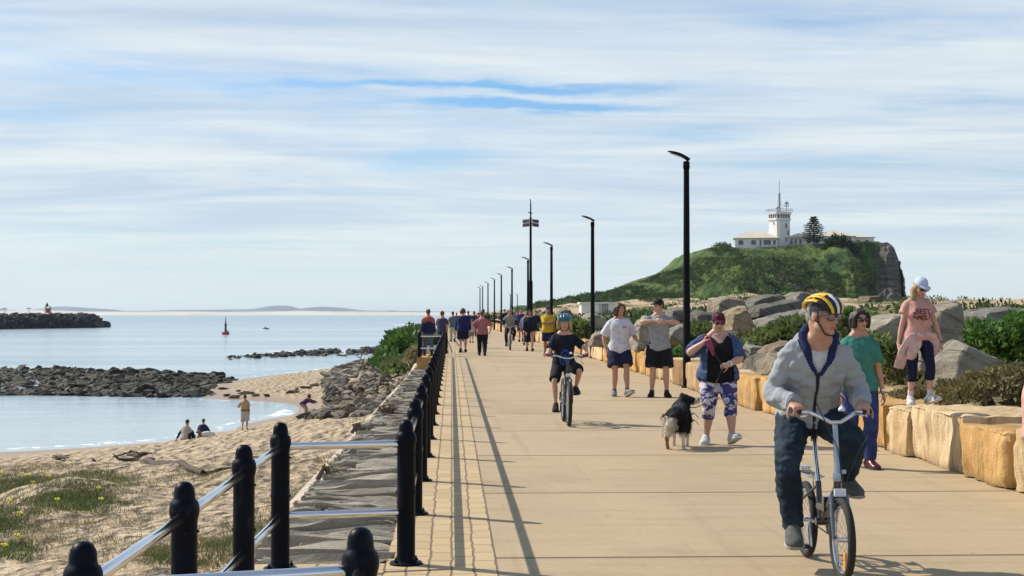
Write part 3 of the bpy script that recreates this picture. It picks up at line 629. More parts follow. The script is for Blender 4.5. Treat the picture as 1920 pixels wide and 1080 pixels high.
# ================================================================== LAMP POSTS
DARK = mat('dark_lamp_metal', (.004, .0035, .005), (.007, .006, .008), 5, .5, spec=.1)
LENS = mat('lamp_lens', (.35, .34, .33), rough=.25)
def lamp(x, y, lab, H=LAMPH, s=1.0):
    t = tag(empty('street_lamp', (x, y, 0)), lab, 'lamp post', 'curved black lamp posts along the wall')
    mb = MB(); mb.lathe((0, 0, 0), [(.12, 0), (.12, .03), (.088, .05), (.086, .9), (.080, .95), (.062, H - .25), (.062, H - .18), (.075, H - .16), (.07, H - .02), (.03, H)], 18); mb.build('pole', DARK, t)
    hd = MB(); P = []; Rr = []
    for k in range(9):
        u = k / 8; P.append((-.46 * s * u + .06, 0, H + .02 + .23 * s * (1 - (1 - u) ** 1.8) * .8)); Rr.append((.115 * (.75 + .5 * sin(pi * min(1, u * 1.15))) * (1 if u < .9 else .55), .036 * (1.15 - .7 * u)))
    hd.tube(P, Rr, 14, ref=(0, 1, 0)); h = hd.build('lamp_head', DARK, t)
    ln = MB(); ln.tube([(P[k][0] - .01, 0, P[k][2] - .036) for k in (3, 5, 7)], [(.07, .008), (.085, .008), (.06, .008)], 12, ref=(0, 1, 0)); ln.build('lens', LENS, h)
ORD = ['tallest looking black lamp post, nearest to the camera, right of the man in grey', 'second lamp post from the camera, behind the man in the white shirt', 'third lamp post from the camera, above the man in yellow', 'fourth lamp post from the camera, touching the tall floodlight mast', 'fifth lamp post from the camera, left of the floodlight mast', 'sixth lamp post from the camera, above the far crowd', 'seventh lamp post from the camera, over the far end of the wall', 'eighth lamp post from the camera, small, over the far end of the wall', 'ninth lamp post from the camera, right one of the last two', 'tenth and farthest lamp post, above the man in the pink shirt']
for (x, d), lab in zip(LP, ORD): lamp(x, d, lab)
for px_, lab in ((970, 'tiny lamp post far off, right of the fifth lamp post'), (957, 'tiny lamp post far off, hidden behind the fifth lamp post')):
    p = at(px_, 553, 273); o = None; lamp(p.x, 273, lab)
# floodlight mast
mp = at(995, 588, 97); t = tag(empty('floodlight_mast', (mp.x, 97, 0)), 'tall slim mast with two pairs of panel floodlights beside the fourth lamp', 'light mast')
mb = MB(); mb.lathe((0, 0, 0), [(.2, 0), (.2, .04), (.14, .06), (.13, 3.6), (.085, 3.7), (.07, 7.6), (.045, 7.7), (.04, 8.5)], 14); mb.build('mast', DARK, t)
for sx in (-1, 1):
    ar = MB(); ar.tube([(0, 0, 7.25), (sx * .34, -.05, 7.25)], .03, 8); a_o = ar.build('bracket', DARK, t)
    for dz in (.15, -.09):
        pn = MB(); rot = Euler((R(-38), R(sx * 6), R(sx * 8))).to_matrix(); pn.box((sx * .30, -.12, 7.25 + dz), (.21, .03, .12), rot); po = pn.build('floodlight', mat('flood_panel', (.10, .09, .085), rough=.3), t, False)
cr = MB(); cr.tube([(-.16, 0, 7.95), (.12, 0, 7.9)], .03, 8); cr.tube([(.02, 0, 8.5), (-.04, 0, 8.8)], .03, 8); cr.build('sensor', DARK, t)
# ================================================================== ROCKS
def m_rock():
    m = bpy.data.materials.new('grey_rock'); m.use_nodes = True; g = G(m.node_tree); b = g.n['Principled BSDF']; MATS['grey_rock'] = m
    oi = g.add('ShaderNodeObjectInfo'); p = g.add('ShaderNodeNewGeometry').outputs['Position']
    tl = g.mapping(p, (1, 1, 1), rot=(R(18), R(-28), 0)); st = g.noise(g.mapping(tl, (.5, .5, 4.5)), 1.5, 6, .65, .3); n = g.noise(p, 1.3, 6, .62); f = g.noise(p, 22, 5, .7)
    c = g.mix(g.ramp(n, .34, .66), (.31, .285, .235), (.20, .185, .155)); c = g.mix(g.math('MULTIPLY', g.ramp(st, .50, .68), .55), c, (.13, .115, .095)); c = g.mix(g.math('MULTIPLY', g.ramp(f, .52, .75), .45), c, (.12, .105, .085)); c = g.mix(g.math('MULTIPLY', g.ramp(g.noise(p, 3.1, 4, .6), .62, .72), .5), c, (.40, .38, .30))
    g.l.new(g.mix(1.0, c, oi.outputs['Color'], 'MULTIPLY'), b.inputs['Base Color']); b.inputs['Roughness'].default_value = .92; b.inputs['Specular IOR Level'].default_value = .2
    vo = g.add('ShaderNodeTexVoronoi'); vo.feature = 'DISTANCE_TO_EDGE'; g.l.new(g.mapping(tl, (.7, .7, 2.2)), vo.inputs['Vector']); vo.inputs['Scale'].default_value = .9
    h = g.math('ADD', g.math('MULTIPLY', st, 1.0), g.math('ADD', g.math('MULTIPLY', f, .22), g.math('MULTIPLY', g.ramp(vo.outputs[0], 0.0, .06), .5)))
    bn = g.add('ShaderNodeBump'); bn.inputs['Strength'].default_value = .95; bn.inputs['Distance'].default_value = .11; g.l.new(h, bn.inputs['Height']); g.l.new(bn.outputs[0], b.inputs['Normal']); return m
ROCK = m_rock()
WETROCK = mat('wet_reef_rock', (.075, .064, .044), (.024, .024, .018), .35, .7, .8, 5, bdist=.08, spec=.22)
def rock_mesh(seed, sx, sy, sz, sub=3, npt=13, sharp=.5, amp=.05):
    rnd = random.Random(seed); bm = bmesh.new()
    for _ in range(npt):
        p = V((rnd.gauss(0, 1), rnd.gauss(0, 1), rnd.gauss(0, 1))).normalized() * rnd.uniform(.82, 1.0); bm.verts.new(p)
    h = bmesh.ops.convex_hull(bm, input=bm.verts[:]); 
    junk = [e for e in h['geom_interior'] if isinstance(e, bmesh.types.BMVert)]
    if junk: bmesh.ops.delete(bm, geom=junk, context='VERTS')
    if sub:
        bmesh.ops.bevel(bm, geom=bm.edges[:] + bm.verts[:], offset=.06, segments=1, affect='EDGES', profile=.5)
        bmesh.ops.triangulate(bm, faces=bm.faces[:])
        for _ in range(sub - 1 if sub > 1 else 1):
            bmesh.ops.subdivide_edges(bm, edges=[e for e in bm.edges if e.calc_length() > .12], cuts=1); bmesh.ops.triangulate(bm, faces=bm.faces[:])
    off = V((rnd.uniform(0, 99), 0, rnd.uniform(0, 99)))
    for v in bm.verts:
        d = v.co.normalized(); v.co += d * (amp * noise.noise(v.co * 2.2 + off) * 2 + amp * .7 * noise.noise(v.co * 6 + off))
        v.co = V((v.co.x * sx, v.co.y * sy, v.co.z * sz))
    me = bpy.data.meshes.new('rock'); bm.to_mesh(me); bm.free(); smooth(me); me.set_sharp_from_angle(angle=R(28)); return me
def slab_mesh(outline, thick, seed, nudge=.03):
    "boulder with a traced face: outline in the xz plane, rounded through its depth"
    rnd = random.Random(seed); bm = bmesh.new(); cxx = sum(p[0] for p in outline) / len(outline); czz = sum(p[1] for p in outline) / len(outline)
    for (dy, k) in ((-thick / 2, .80), (-thick * .3, .97), (thick * .15, 1.0), (thick / 2, .78)):
        for (x, z) in outline: bm.verts.new((cxx + (x - cxx) * k + rnd.uniform(-nudge, nudge), dy + (z - czz) * .25, czz + (z - czz) * k + rnd.uniform(-nudge, nudge)))
    bmesh.ops.convex_hull(bm, input=bm.verts[:]); loose = [v for v in bm.verts if not v.link_faces]
    if loose: bmesh.ops.delete(bm, geom=loose, context='VERTS')
    bmesh.ops.bevel(bm, geom=bm.edges[:], offset=.014, segments=1, affect='EDGES'); bmesh.ops.triangulate(bm, faces=bm.faces[:])
    for _ in range(4):
        bmesh.ops.subdivide_edges(bm, edges=[e for e in bm.edges if e.calc_length() > .14], cuts=1); bmesh.ops.triangulate(bm, faces=bm.faces[:])
    off = V((rnd.uniform(0, 99), 0, 0)); bm.normal_update(); nr = {v: v.normal.copy() for v in bm.verts}
    for v in bm.verts:
        s_ = v.co.x * .5 + v.co.z
        tt = (s_ * 2.3 + .8 * noise.noise(v.co * .9 + off)); stp = (tt - math.floor(tt)) - .5
        v.co += nr[v] * (.06 * stp * (.5 + noise.noise(v.co * .7 - off)) + .05 * noise.noise(v.co * 1.6 + off) + .03 * noise.noise(V((v.co.x * 1.5, v.co.y * 4, s_ * 5)) + off) + .02 * noise.noise(v.co * 8 + off))
    me = bpy.data.meshes.new('boulder'); bm.to_mesh(me); bm.free(); smooth(me); me.set_sharp_from_angle(angle=R(24)); return me
def boulder(pts, Y, thick, lab, col=(1, 1, 1), seed=0, name='boulder', sink=0):
    q = [at(a, b_, Y) for a, b_ in pts]; c = V((sum(p.x for p in q) / len(q), Y, min(p.z for p in q)))
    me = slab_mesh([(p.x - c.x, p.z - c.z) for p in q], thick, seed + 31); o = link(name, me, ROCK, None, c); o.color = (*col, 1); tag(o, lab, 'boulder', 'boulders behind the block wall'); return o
BL = [
 ([(1692, 702), (1700, 650), (1722, 600), (1752, 575), (1794, 560), (1798, 600), (1785, 640), (1760, 690), (1735, 712)], 22.5, 1.0, 'tall pointed grey slab leaning upright right of the girl in pink', (1.05, 1.02, .95)),
 ([(1752, 722), (1762, 680), (1785, 644), (1815, 652), (1860, 672), (1885, 700), (1870, 722)], 20.5, 1.1, 'low wedge shaped grey boulder in front of the pointed slab, hollow underneath', (1.05, 1.02, .95)),
 ([(1590, 655), (1612, 610), (1655, 592), (1700, 588), (1708, 640), (1690, 665)], 27, 1.6, 'broad flat grey slab behind the woman in teal', (1.15, 1.12, 1.05)),
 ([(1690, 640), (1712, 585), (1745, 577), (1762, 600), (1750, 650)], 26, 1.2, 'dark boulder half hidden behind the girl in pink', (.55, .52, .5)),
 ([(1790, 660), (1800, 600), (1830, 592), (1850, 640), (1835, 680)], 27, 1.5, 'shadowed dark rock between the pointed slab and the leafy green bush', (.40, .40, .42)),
 ([(1795, 612), (1800, 586), (1860, 580), (1960, 584), (1980, 612)], 40, 3, 'long flat blue grey ledge above the green bush at the right edge', (.8, .83, .85)),
 ([(1327, 592), (1332, 566), (1352, 556), (1385, 560), (1395, 580), (1380, 600)], 52, 2.5, 'rounded buff boulder behind the cap of the woman with the dog', (1.0, .93, .82)),
 ([(1352, 622), (1360, 585), (1392, 573), (1400, 600), (1412, 622), (1385, 632)], 47, 2.2, 'pointed tan boulder with a brown side, right of the woman with the dog', (1.15, .95, .72)),
 ([(1388, 580), (1395, 565), (1420, 556), (1452, 553), (1470, 562), (1440, 578)], 58, 3, 'thin layered dark slab stacked highest among the boulders', (.62, .62, .62)),
 ([(1395, 598), (1400, 578), (1440, 570), (1490, 560), (1500, 575), (1485, 598)], 55, 3, 'dark layered ledge under the highest stacked slab', (.55, .55, .56)),
 ([(1470, 582), (1478, 555), (1490, 545), (1515, 552), (1530, 580), (1505, 596)], 56, 2.5, 'upright wedge of grey rock left of the yellow helmet', (.8, .8, .8)),
 ([(1410, 620), (1416, 602), (1450, 592), (1500, 582), (1510, 600), (1480, 622)], 49, 2.6, 'long slanting grey slab just left of the cyclist with the yellow helmet', (.85, .87, .87)),
 ([(1440, 632), (1448, 618), (1465, 612), (1478, 620), (1470, 634)], 44, 1.2, 'small pale lichen covered boulder among green grass left of the cyclist', (1.3, 1.3, 1.1)),
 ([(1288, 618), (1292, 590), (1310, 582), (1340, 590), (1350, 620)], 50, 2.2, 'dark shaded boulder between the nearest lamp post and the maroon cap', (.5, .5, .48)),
 ([(1248, 600), (1252, 580), (1290, 577), (1296, 602)], 54, 2, 'low grey boulder seen left of the nearest lamp post', (.7, .72, .7)),
 ([(1182, 656), (1190, 612), (1206, 594), (1216, 600), (1214, 640), (1200, 662)], 42, 1.6, 'pale striped slab standing between the two young men', (1.1, 1.08, 1.0)),
 ([(1240, 640), (1250, 618), (1275, 606), (1290, 620), (1285, 650)], 41, 1.6, 'grey slab with a dark split right of the man in the grey shirt', (.9, .9, .88)),
 ([(1086, 612), (1092, 592), (1112, 586), (1134, 596), (1136, 614), (1110, 622)], 72, 3, 'pale broken boulder below the white shed', (1.05, 1.03, .98)),
 ([(1102, 648), (1110, 628), (1124, 622), (1134, 634), (1130, 652)], 50, 1.6, 'brownish boulder at the foot of the second lamp post', (1.0, .92, .85)),
 ([(1395, 700), (1402, 672), (1425, 662), (1440, 690), (1430, 712)], 29, 1.2, 'dark rounded rock beside the blue shirt of the woman with the dog', (.6, .57, .55)),
 ([(1420, 720), (1428, 680), (1450, 662), (1485, 668), (1490, 700), (1465, 725)], 26.5, 1.4, 'rough brown grey boulder close behind the wall left of the cyclist', (.85, .78, .68)),
 ([(1424, 664), (1440, 648), (1470, 640), (1490, 650), (1480, 668)], 30, 1.2, 'flat rusty brown slab lying above the rough boulder left of the cyclist', (.95, .75, .62)),
 ([(1395, 655), (1402, 645), (1425, 650), (1422, 664), (1402, 668)], 33, .8, 'small square grey stone right of the blue denim sleeve', (.8, .85, .85)),
 ([(1500, 592), (1520, 572), (1560, 570), (1590, 585), (1580, 610), (1520, 612)], 46, 2.5, 'grey boulder hidden behind the yellow helmet of the cyclist', (.9, .9, .9)),
 ([(1040, 596), (1048, 582), (1066, 580), (1076, 594), (1060, 600)], 92, 3, 'low dark boulder behind the helmet of the boy', (.6, .6, .55)),
 ([(1148, 606), (1160, 595), (1180, 598), (1184, 612), (1164, 618)], 70, 2.2, 'low grey boulder right behind the long haired man', (.8, .8, .75)),
 ([(1612, 566), (1618, 556), (1640, 555), (1648, 566)], 130, 4, 'small dark brown outcrop poking out of the far sand dune', (.6, .5, .42)),
]
for i, bdat in enumerate(BL): boulder(*bdat, seed=i)
# smaller loose boulders among the scrub
SB = [rock_mesh(900 + i, 1, .8, .62, 3, 10, amp=.06) for i in range(8)]
for m_ in SB: m_.materials.append(ROCK)
rs_ = random.Random(77)
for i in range(28):
    y = rs_.uniform(22, 92); x = 7.3 + cx(y) + rs_.random() ** 1.2 * (2 + y * .17); s = rs_.uniform(.25, .62) * (.7 + y / 70)
    o = link('boulder', SB[i % 8], None, None, (x, y, rgz(x, y) + s * .28)); o.scale = (s * rs_.uniform(1, 1.7), s * rs_.uniform(.8, 1.3), s * rs_.uniform(.7, 1.2)); o.rotation_euler = (rs_.uniform(-.4, .4), rs_.uniform(-.5, .5), rs_.uniform(0, 6)); q = rs_.choice([.55, .75, .95, 1.1]); o.color = (q, q * .96, q * .88, 1)
    tag(o, 'loose grey boulder half sunk in the scrub behind the block wall', 'boulder', 'small boulders in the scrub')
def merge_rocks(name, spots, m, label, seed, base_n=6):
    rnd = random.Random(seed); BV = []; BF = []; off = 0; protos = []
    for i in range(base_n):
        me = rock_mesh(seed * 50 + i, 1, 1, 1, 1, 11, amp=.08); bm = bmesh.new(); bm.from_mesh(me); bmesh.ops.triangulate(bm, faces=bm.faces[:]); bm.verts.index_update()
        protos.append((np.array([v.co[:] for v in bm.verts]), np.array([[v.index for v in f.verts] for f in bm.faces]))); bm.free(); bpy.data.meshes.remove(me)
    for (x, y, z, s, fl) in spots:
        P, F = protos[rnd.randrange(base_n)]; M_ = np.array(Euler((rnd.uniform(-.5, .5), rnd.uniform(-.5, .5), rnd.uniform(0, 6.3))).to_matrix()); q = (P * [s * rnd.uniform(.8, 1.5), s, s * fl]) @ M_.T + [x, y, z]
        BV.append(q); BF.append(F + off); off += len(P)
    me = npmesh(name, np.concatenate(BV), np.concatenate(BF), False); o = link(name, me, m); tag(o, label, 'reef', kind='stuff'); return o
# rubble apron under the sea wall
RP = [(1, .95, .85), (.8, .74, .65), (1.25, 1.15, 1.0), (.5, .48, .42), (.65, .6, .52), (.4, .38, .33)]
rr = random.Random(11); RMES = [rock_mesh(200 + i, 1, .8, .6, 2, 11) for i in range(9)]
for m_ in RMES: m_.materials.append(ROCK)
n = 0
while n < 300:
    y = rr.uniform(70, 172); w = np.interp(y, [70, 78, 95, 125, 150, 172], [2.0, 5.2, 5.6, 8.2, 8.8, 5.5]); x = -2.0 - rr.random() ** .75 * w
    z = gz(x, y)
    o = link('rubble_rock', RMES[rr.randrange(9)], None, None, (x, y, z + .05)); s = rr.uniform(.30, .85) * (1.25 if y > 120 else 1); o.scale = (s * rr.uniform(.9, 1.7), s, s * rr.uniform(.6, 1)); o.rotation_euler = (rr.uniform(-.5, .5), rr.uniform(-.5, .5), rr.uniform(0, 6.3)); o.color = (*rr.choice(RP), 1)
    tag(o, 'small angular grey rock in the rubble heap between the beach and sea wall', 'rock', 'rocks of the rubble heap'); n += 1
for (a, b_, Y, sc, lab, c) in ((668, 688, 178, 2.6, 'long low black rock at the far end of the rubble heap', (.25, .25, .26)), (640, 752, 84, 1.3, 'mossy green flat rock beside the crouching woman', (.42, .52, .33)), (612, 768, 80, 1.1, 'mossy grey slab nearest to the crouching woman', (.55, .58, .42)), (672, 744, 86, 1.3, 'dark mossy slab halfway up the lower edge of the rubble', (.45, .5, .36)), (700, 738, 84, 1.0, 'grey slab where the rubble meets the wall', (.6, .6, .5))):
    p = at(a, b_, Y); o = link('rubble_slab', rock_mesh(a, 1.5 * sc * .5, .5 * sc, .22 * sc, 3), ROCK, None, (p.x, Y, gz(p.x, Y) + .12)); o.rotation_euler = (.1, -.25, .3); o.color = (*c, 1); tag(o, lab, 'rock')
sp = []
for i in range(1500):
    y = rr.uniform(70, 175); w = np.interp(y, [70, 78, 95, 125, 150, 172], [2.2, 5.4, 5.8, 8.4, 9.0, 5.7]); x = -1.95 - rr.random() ** .85 * w; s = rr.uniform(.14, .42) * (1.2 if y > 115 else 1); sp.append((x, y, gz(x, y) + s * .15, s, rr.uniform(.4, .75)))
RUBM = mat('rubble_stone', (.21, .18, .14), (.085, .075, .06), .55, .9, .6, 6, coords='World', bdist=.05, lo=.38, hi=.62)
o_ = merge_rocks('rubble_stones', sp, RUBM, 'small broken stones filling the rubble heap under the sea wall', 12); o_['category'] = 'rubble'
# loose stones on the sand spit
for i, (a, b_) in enumerate([(425, 741), (447, 736), (462, 740), (478, 743), (500, 744), (548, 742), (556, 738), (420, 731), (590, 735), (575, 737), (440, 744), (700, 745), (612, 733)]):
    p = gp(a, b_, WZ + .15); zz = max(WZ, gz(p.x, p.y)); o = link('beach_stone', RMES[i % 9], None, None, (p.x, p.y, zz + .08)); s = rr.uniform(.25, .5); o.scale = (s * 1.6, s, s * .7); o.rotation_euler.z = rr.uniform(0, 6); o.color = (.33, .33, .3, 1)
    tag(o, 'small dark stone lying on the wet edge of the sand spit', 'stone', 'stones on the sand spit')
# ---- reefs: masses of black rock nobody could count
def inpoly(px, py, P):
    r = False; j = len(P) - 1
    for i in range(len(P)):
        if (P[i][1] > py) != (P[j][1] > py) and px < (P[j][0] - P[i][0]) * (py - P[i][1]) / (P[j][1] - P[i][1]) + P[i][0]: r = not r
        j = i
    return r
RF = [(-60, 690), (60, 690), (150, 692), (240, 694), (320, 698), (400, 705), (448, 712), (440, 720), (400, 724), (385, 735), (400, 744), (300, 746), (150, 742), (-60, 741)]
sp = []
while len(sp) < 3000:
    a, b_ = rr.uniform(-60, 450), rr.uniform(688, 747)
    if not inpoly(a, b_, RF): continue
    if a < 90 and 712 < b_ < 738 and rr.random() < .62: continue
    if b_ < 698 and rr.random() < .35: continue
    p = gp(a, b_, WZ); s = rr.uniform(.25, .60) * (1.9 if rr.random() < .10 else 1); sp.append((p.x, p.y, WZ + rr.uniform(-.08, .10), s, rr.uniform(.25, .45)))
merge_rocks('rock_reef', sp, WETROCK, 'broad dark bed of wet rocks in the shallows left of the sand spit', 5)
sp = []
for i in range(330):
    u = rr.random(); a = 425 + u * 290; b_ = 671 - 14 * u + rr.gauss(0, 1.5 + 1.6 * u)
    if u < .35 and rr.random() < .55: continue
    p = gp(a, b_, WZ); sp.append((p.x, p.y, WZ + rr.uniform(-.15, .10), rr.uniform(.45, 1.1) * (.6 + .6 * u), rr.uniform(.4, .6)))
merge_rocks('rock_reef', sp, WETROCK, 'thin line of black rocks with white surf running out from the green shrubs', 6)
# ---- breakwater with its beacon
BW = mat('breakwater_rock', (.045, .047, .055), (.026, .027, .032), .35, .9, .6, 2, bdist=.3)
sp = []
for i in range(2600):
    a = rr.uniform(-330, 196); D = 700 - (196 - a) * .35 + rr.gauss(0, 4); p = at(a, 588, D); w = abs(rr.gauss(0, 1)); 
    hmax = 6.4 if a < 172 else 6.4 * max(.12, (199 - a) / 27)
    sp.append((p.x, D + rr.uniform(-13, 13) , WZ + hmax * rr.random() ** .8 * (.93) - .3, rr.uniform(1.0, 1.9), .8))
bo = merge_rocks('breakwater', sp, BW, 'long dark rock breakwater with a red beacon on it at the left edge', 8); bo['category'] = 'breakwater'
bm_ = at(90, 588, 690); t = tag(empty('beacon_tower', (bm_.x, 690, 1.2)), 'small square lattice beacon tower, red and dark, on the breakwater', 'beacon')
RED = mat('red_paint', (.36, .05, .045), (.26, .035, .03), 1, .5)
fr = MB(); 
for sx in (-1, 1):
    for sy in (-1, 1): fr.tube([(sx * 1.05, sy * 1.05, -.6), (sx * 1.0, sy * 1.0, 3.6)], .16, 6)
for z in (.2, 1.5, 2.7, 3.5):
    for s in (-1, 1): fr.tube([(-1.05, s * 1.05, z), (1.05, s * 1.05, z)], .10, 6); fr.tube([(s * 1.05, -1.05, z), (s * 1.05, 1.05, z)], .10, 6)
fr.build('lattice_frame', RED, t)
pn = MB(); pn.box((.1, -.2, 1.7), (.75, .75, .95)); pn.build('panel', RED, t, False)
lt = MB(); lt.lathe((-.45, 0, 3.6), [(.6, 0), (.6, 1.0), (.35, 1.2), (.25, 1.5), (.05, 1.7)], 10); lt.build('lantern', mat('lantern_dark', (.05, .07, .07), rough=.5), t)
bs = MB(); bs.box((0, 0, -.75), (1.5, 1.5, .5)); bs.build('base', mat('white_base', (.75, .73, .70)), t, False)
for px_, lab in ((9, 'twin armed light pole on the breakwater near the left edge'), (54, 'small light pole on the breakwater left of the beacon')):
    p = at(px_, 588, 680); t = tag(empty('light_pole', (p.x, 680, 1)), lab, 'light pole'); mb = MB(); mb.tube([(0, 0, -1), (0, 0, 2.9)], .1, 6); mb.build('pole', DARK, t); mb = MB(); mb.tube([(-.9, 0, 2.8), (-.2, 0, 3.0), (.9, 0, 2.8)], (.16), 6); mb.build('lamp_head', DARK, t)
# ---- buoy
bp_ = gp(423, 627.5, WZ); t = tag(empty('channel_buoy', bp_), 'red channel buoy with a tall dark tower floating in the harbour mouth', 'buoy')
sc = bp_.y / FPX
mb = MB(); mb.lathe((0, 0, 0), [(3.5 * sc, -1.2), (6.8 * sc, -.3), (7 * sc, 4.5 * sc), (6.0 * sc, 5.4 * sc), (.1, 5.6 * sc)], 18); mb.build('float', mat('buoy_red', (.42, .035, .06), (.32, .025, .045), 1, .5), t)
mb = MB(); mb.tube([(0, 0, 5 * sc), (0, 0, 12 * sc), (0, 0, 19 * sc), (0, 0, 27 * sc)], [2.4 * sc, 1.9 * sc, 1.7 * sc, .7 * sc], 4, pw=1.0); mb.box((.2 * sc, 0, 18 * sc), (2.1 * sc, 1.6 * sc, 1.4 * sc)); mb.build('tower', mat('buoy_dark', (.05, .02, .035), rough=.6), t)
mb = MB(); mb.lathe((0, 0, 27 * sc), [(.5 * sc, 0), (.5 * sc, 2 * sc)], 8); mb.ball((0, 0, 31 * sc), 1.2 * sc, n=8, m=6); mb.tube([(0, 0, 28 * sc), (0, 0, 31 * sc)], .3 * sc, 6); mb.build('light', mat('buoy_dark2', (.06, .05, .06)), t)
mb = MB(); mb.box((3.6 * sc, 0, 7 * sc), (1.4 * sc, 1 * sc, 1 * sc)); mb.build('battery_box', MATS['buoy_red'], t, False)
# ---- small boat and far launch
WHITEP = mat('white_paint', (.80, .80, .78), (.72, .72, .71), 2, .5)
def boat(p, s, hullc, lab, flip=1):
    t = tag(empty('motor_boat', p), lab, 'boat'); mb = MB(); rs = []
    for u in np.linspace(0, 1, 9):
        w = .95 * min(1, (1 - u) * 2.2 + .02) ** .6; zt = .55 + .55 * u ** 2; x = flip * (u - .5) * 5
        rs.append([(x * s, -w * s, zt * s), (x * s, -w * .6 * s, -.2 * s), (x * s, w * .6 * s, -.2 * s), (x * s, w * s, zt * s)])
    mb.rings(rs); mb.build('hull', mat('boat_hull_' + lab[:5].strip(), hullc), t)
    mb = MB(); mb.box((-.3 * flip * s, 0, .95 * s), (.55 * s, .5 * s, .35 * s)); mb.tube([(0, 0, .6 * s), (0, 0, 1.9 * s)], .25 * s, 8); mb.build('cabin', mat('boat_cabin', (.02, .025, .03)), t)
    wk = MB(); wk.tube([(flip * 1.5 * s, 0, -.04), (-flip * 2 * s, 0, .02), (-flip * 11 * s, .0, -.08)], [(1.4 * s, .16 * s), (2.0 * s, .2 * s), (1.2 * s, .05 * s)], 10, ref=(0, 1, 0)); wk.build('wake', mat('wake_foam', (.85, .87, .88), rough=.8), t)
q = gp(498, 617.2, WZ); boat(q, .62 * q.y / FPX * 4.0, (.02, .025, .03), 'small dark boat with a white wake right of the red buoy')
q = gp(768, 608.6, WZ); boat(q, .62 * q.y / FPX * 5.6, (.80, .82, .84), 'small white boat throwing spray, far off left of the promenade crowd')
# ================================================================== VEGETATION
def leafmat(name, c1, c2, c3, scale=.8, rough=.6):
    if name in MATS: return MATS[name]
    m = bpy.data.materials.new(name); m.use_nodes = True; MATS[name] = m; g = G(m.node_tree); b = g.n['Principled BSDF']
    p = g.add('ShaderNodeNewGeometry'); n = g.noise(p.outputs['Position'], scale, 4, .6)
    a = g.add('ShaderNodeAttribute'); a.attribute_name = 'tint'
    c = g.mix(g.ramp(n, .38, .62), c1, c2); c = g.mix(g.math('MULTIPLY', g.ramp(a.outputs['Fac'], .62, .95), .85), c, c3)
    g.l.new(c, b.inputs['Base Color']); b.inputs['Roughness'].default_value = rough; b.inputs['Specular IOR Level'].default_value = .25
    tr = g.add('ShaderNodeBsdfTranslucent'); g.l.new(c, tr.inputs[0]); mx = g.add('ShaderNodeMixShader'); mx.inputs[0].default_value = .28
    g.l.new(b.outputs[0], mx.inputs[1]); g.l.new(tr.outputs[0], mx.inputs[2]); g.l.new(mx.outputs[0], g.n['Material Output'].inputs[0]); return m
def leafcloud(P, size, seed, up=.3, aspect=.5, jit=.35):
    "one folded leaf (4 points) per point of P"
    r = np.random.default_rng(seed); n = len(P); d = r.normal(size=(n, 3)); d[:, 2] = np.abs(d[:, 2]) * .7 + up; d /= np.linalg.norm(d, axis=1)[:, None]
    q = r.normal(size=(n, 3)); s = np.cross(d, q); s /= np.linalg.norm(s, axis=1)[:, None]
    L = (size * r.uniform(1 - jit, 1 + jit, n))[:, None]; w = L * aspect
    v = np.stack([P, P + d * L * .5 + s * w * .5, P + d * L, P + d * L * .5 - s * w * .5], 1).reshape(-1, 3)
    F = np.arange(4 * n).reshape(n, 4); t = np.repeat(r.random(n), 4); return v, F, t
def leafmesh(name, P, size, seed, **k):
    v, F, t = leafcloud(np.asarray(P), size, seed, **k); me = npmesh(name, v, F, False)
    if len(me.vertices) == len(t): me.attributes.new('tint', 'FLOAT', 'POINT').data.foreach_set('value', t.astype(np.float32))
    return me
def clumps(cs, n, seed, shell=.55):
    "points in ellipsoid clumps (centre, radii), denser near the surface"
    r = np.random.default_rng(seed); wt = np.array([a[1][0] * a[1][2] for a in cs]); wt = wt / wt.sum(); out = []
    for (c, rd), w in zip(cs, wt):
        k = max(6, int(n * w)); d = r.normal(size=(k, 3)); d /= np.linalg.norm(d, axis=1)[:, None]; d[:, 2] = np.where(d[:, 2] < -.35, -d[:, 2], d[:, 2])
        rad = shell + (1 - shell) * r.random(k)[:, None] ** .6; rad = rad * (1 + .22 * np.sin(d[:, :1] * 7 + c[0]) * np.cos(d[:, 1:2] * 6 + c[1]))
        out.append(np.array(c) + d * rad * np.array(rd))
    return np.concatenate(out)
LEAF_G = leafmat('leaf_glossy_green', (.055, .13, .022), (.10, .19, .035), (.20, .29, .09))
LEAF_D = leafmat('leaf_dry_olive', (.12, .115, .045), (.20, .17, .075), (.34, .27, .15))
LEAF_M = leafmat('leaf_mid_green', (.08, .125, .036), (.14, .18, .055), (.23, .24, .10))
LEAF_H = leafmat('leaf_hill', (.022, .05, .018), (.078, .118, .036), (.12, .155, .05), .09)
LEAF_B = leafmat('leaf_lush', (.04, .10, .02), (.075, .15, .03), (.13, .20, .05), .4)
STRAW = leafmat('dry_straw', (.27, .215, .115), (.19, .16, .075), (.40, .33, .20), 2)
STEM = mat('woody_stem', (.14, .10, .065), (.09, .065, .045), 6, .9)
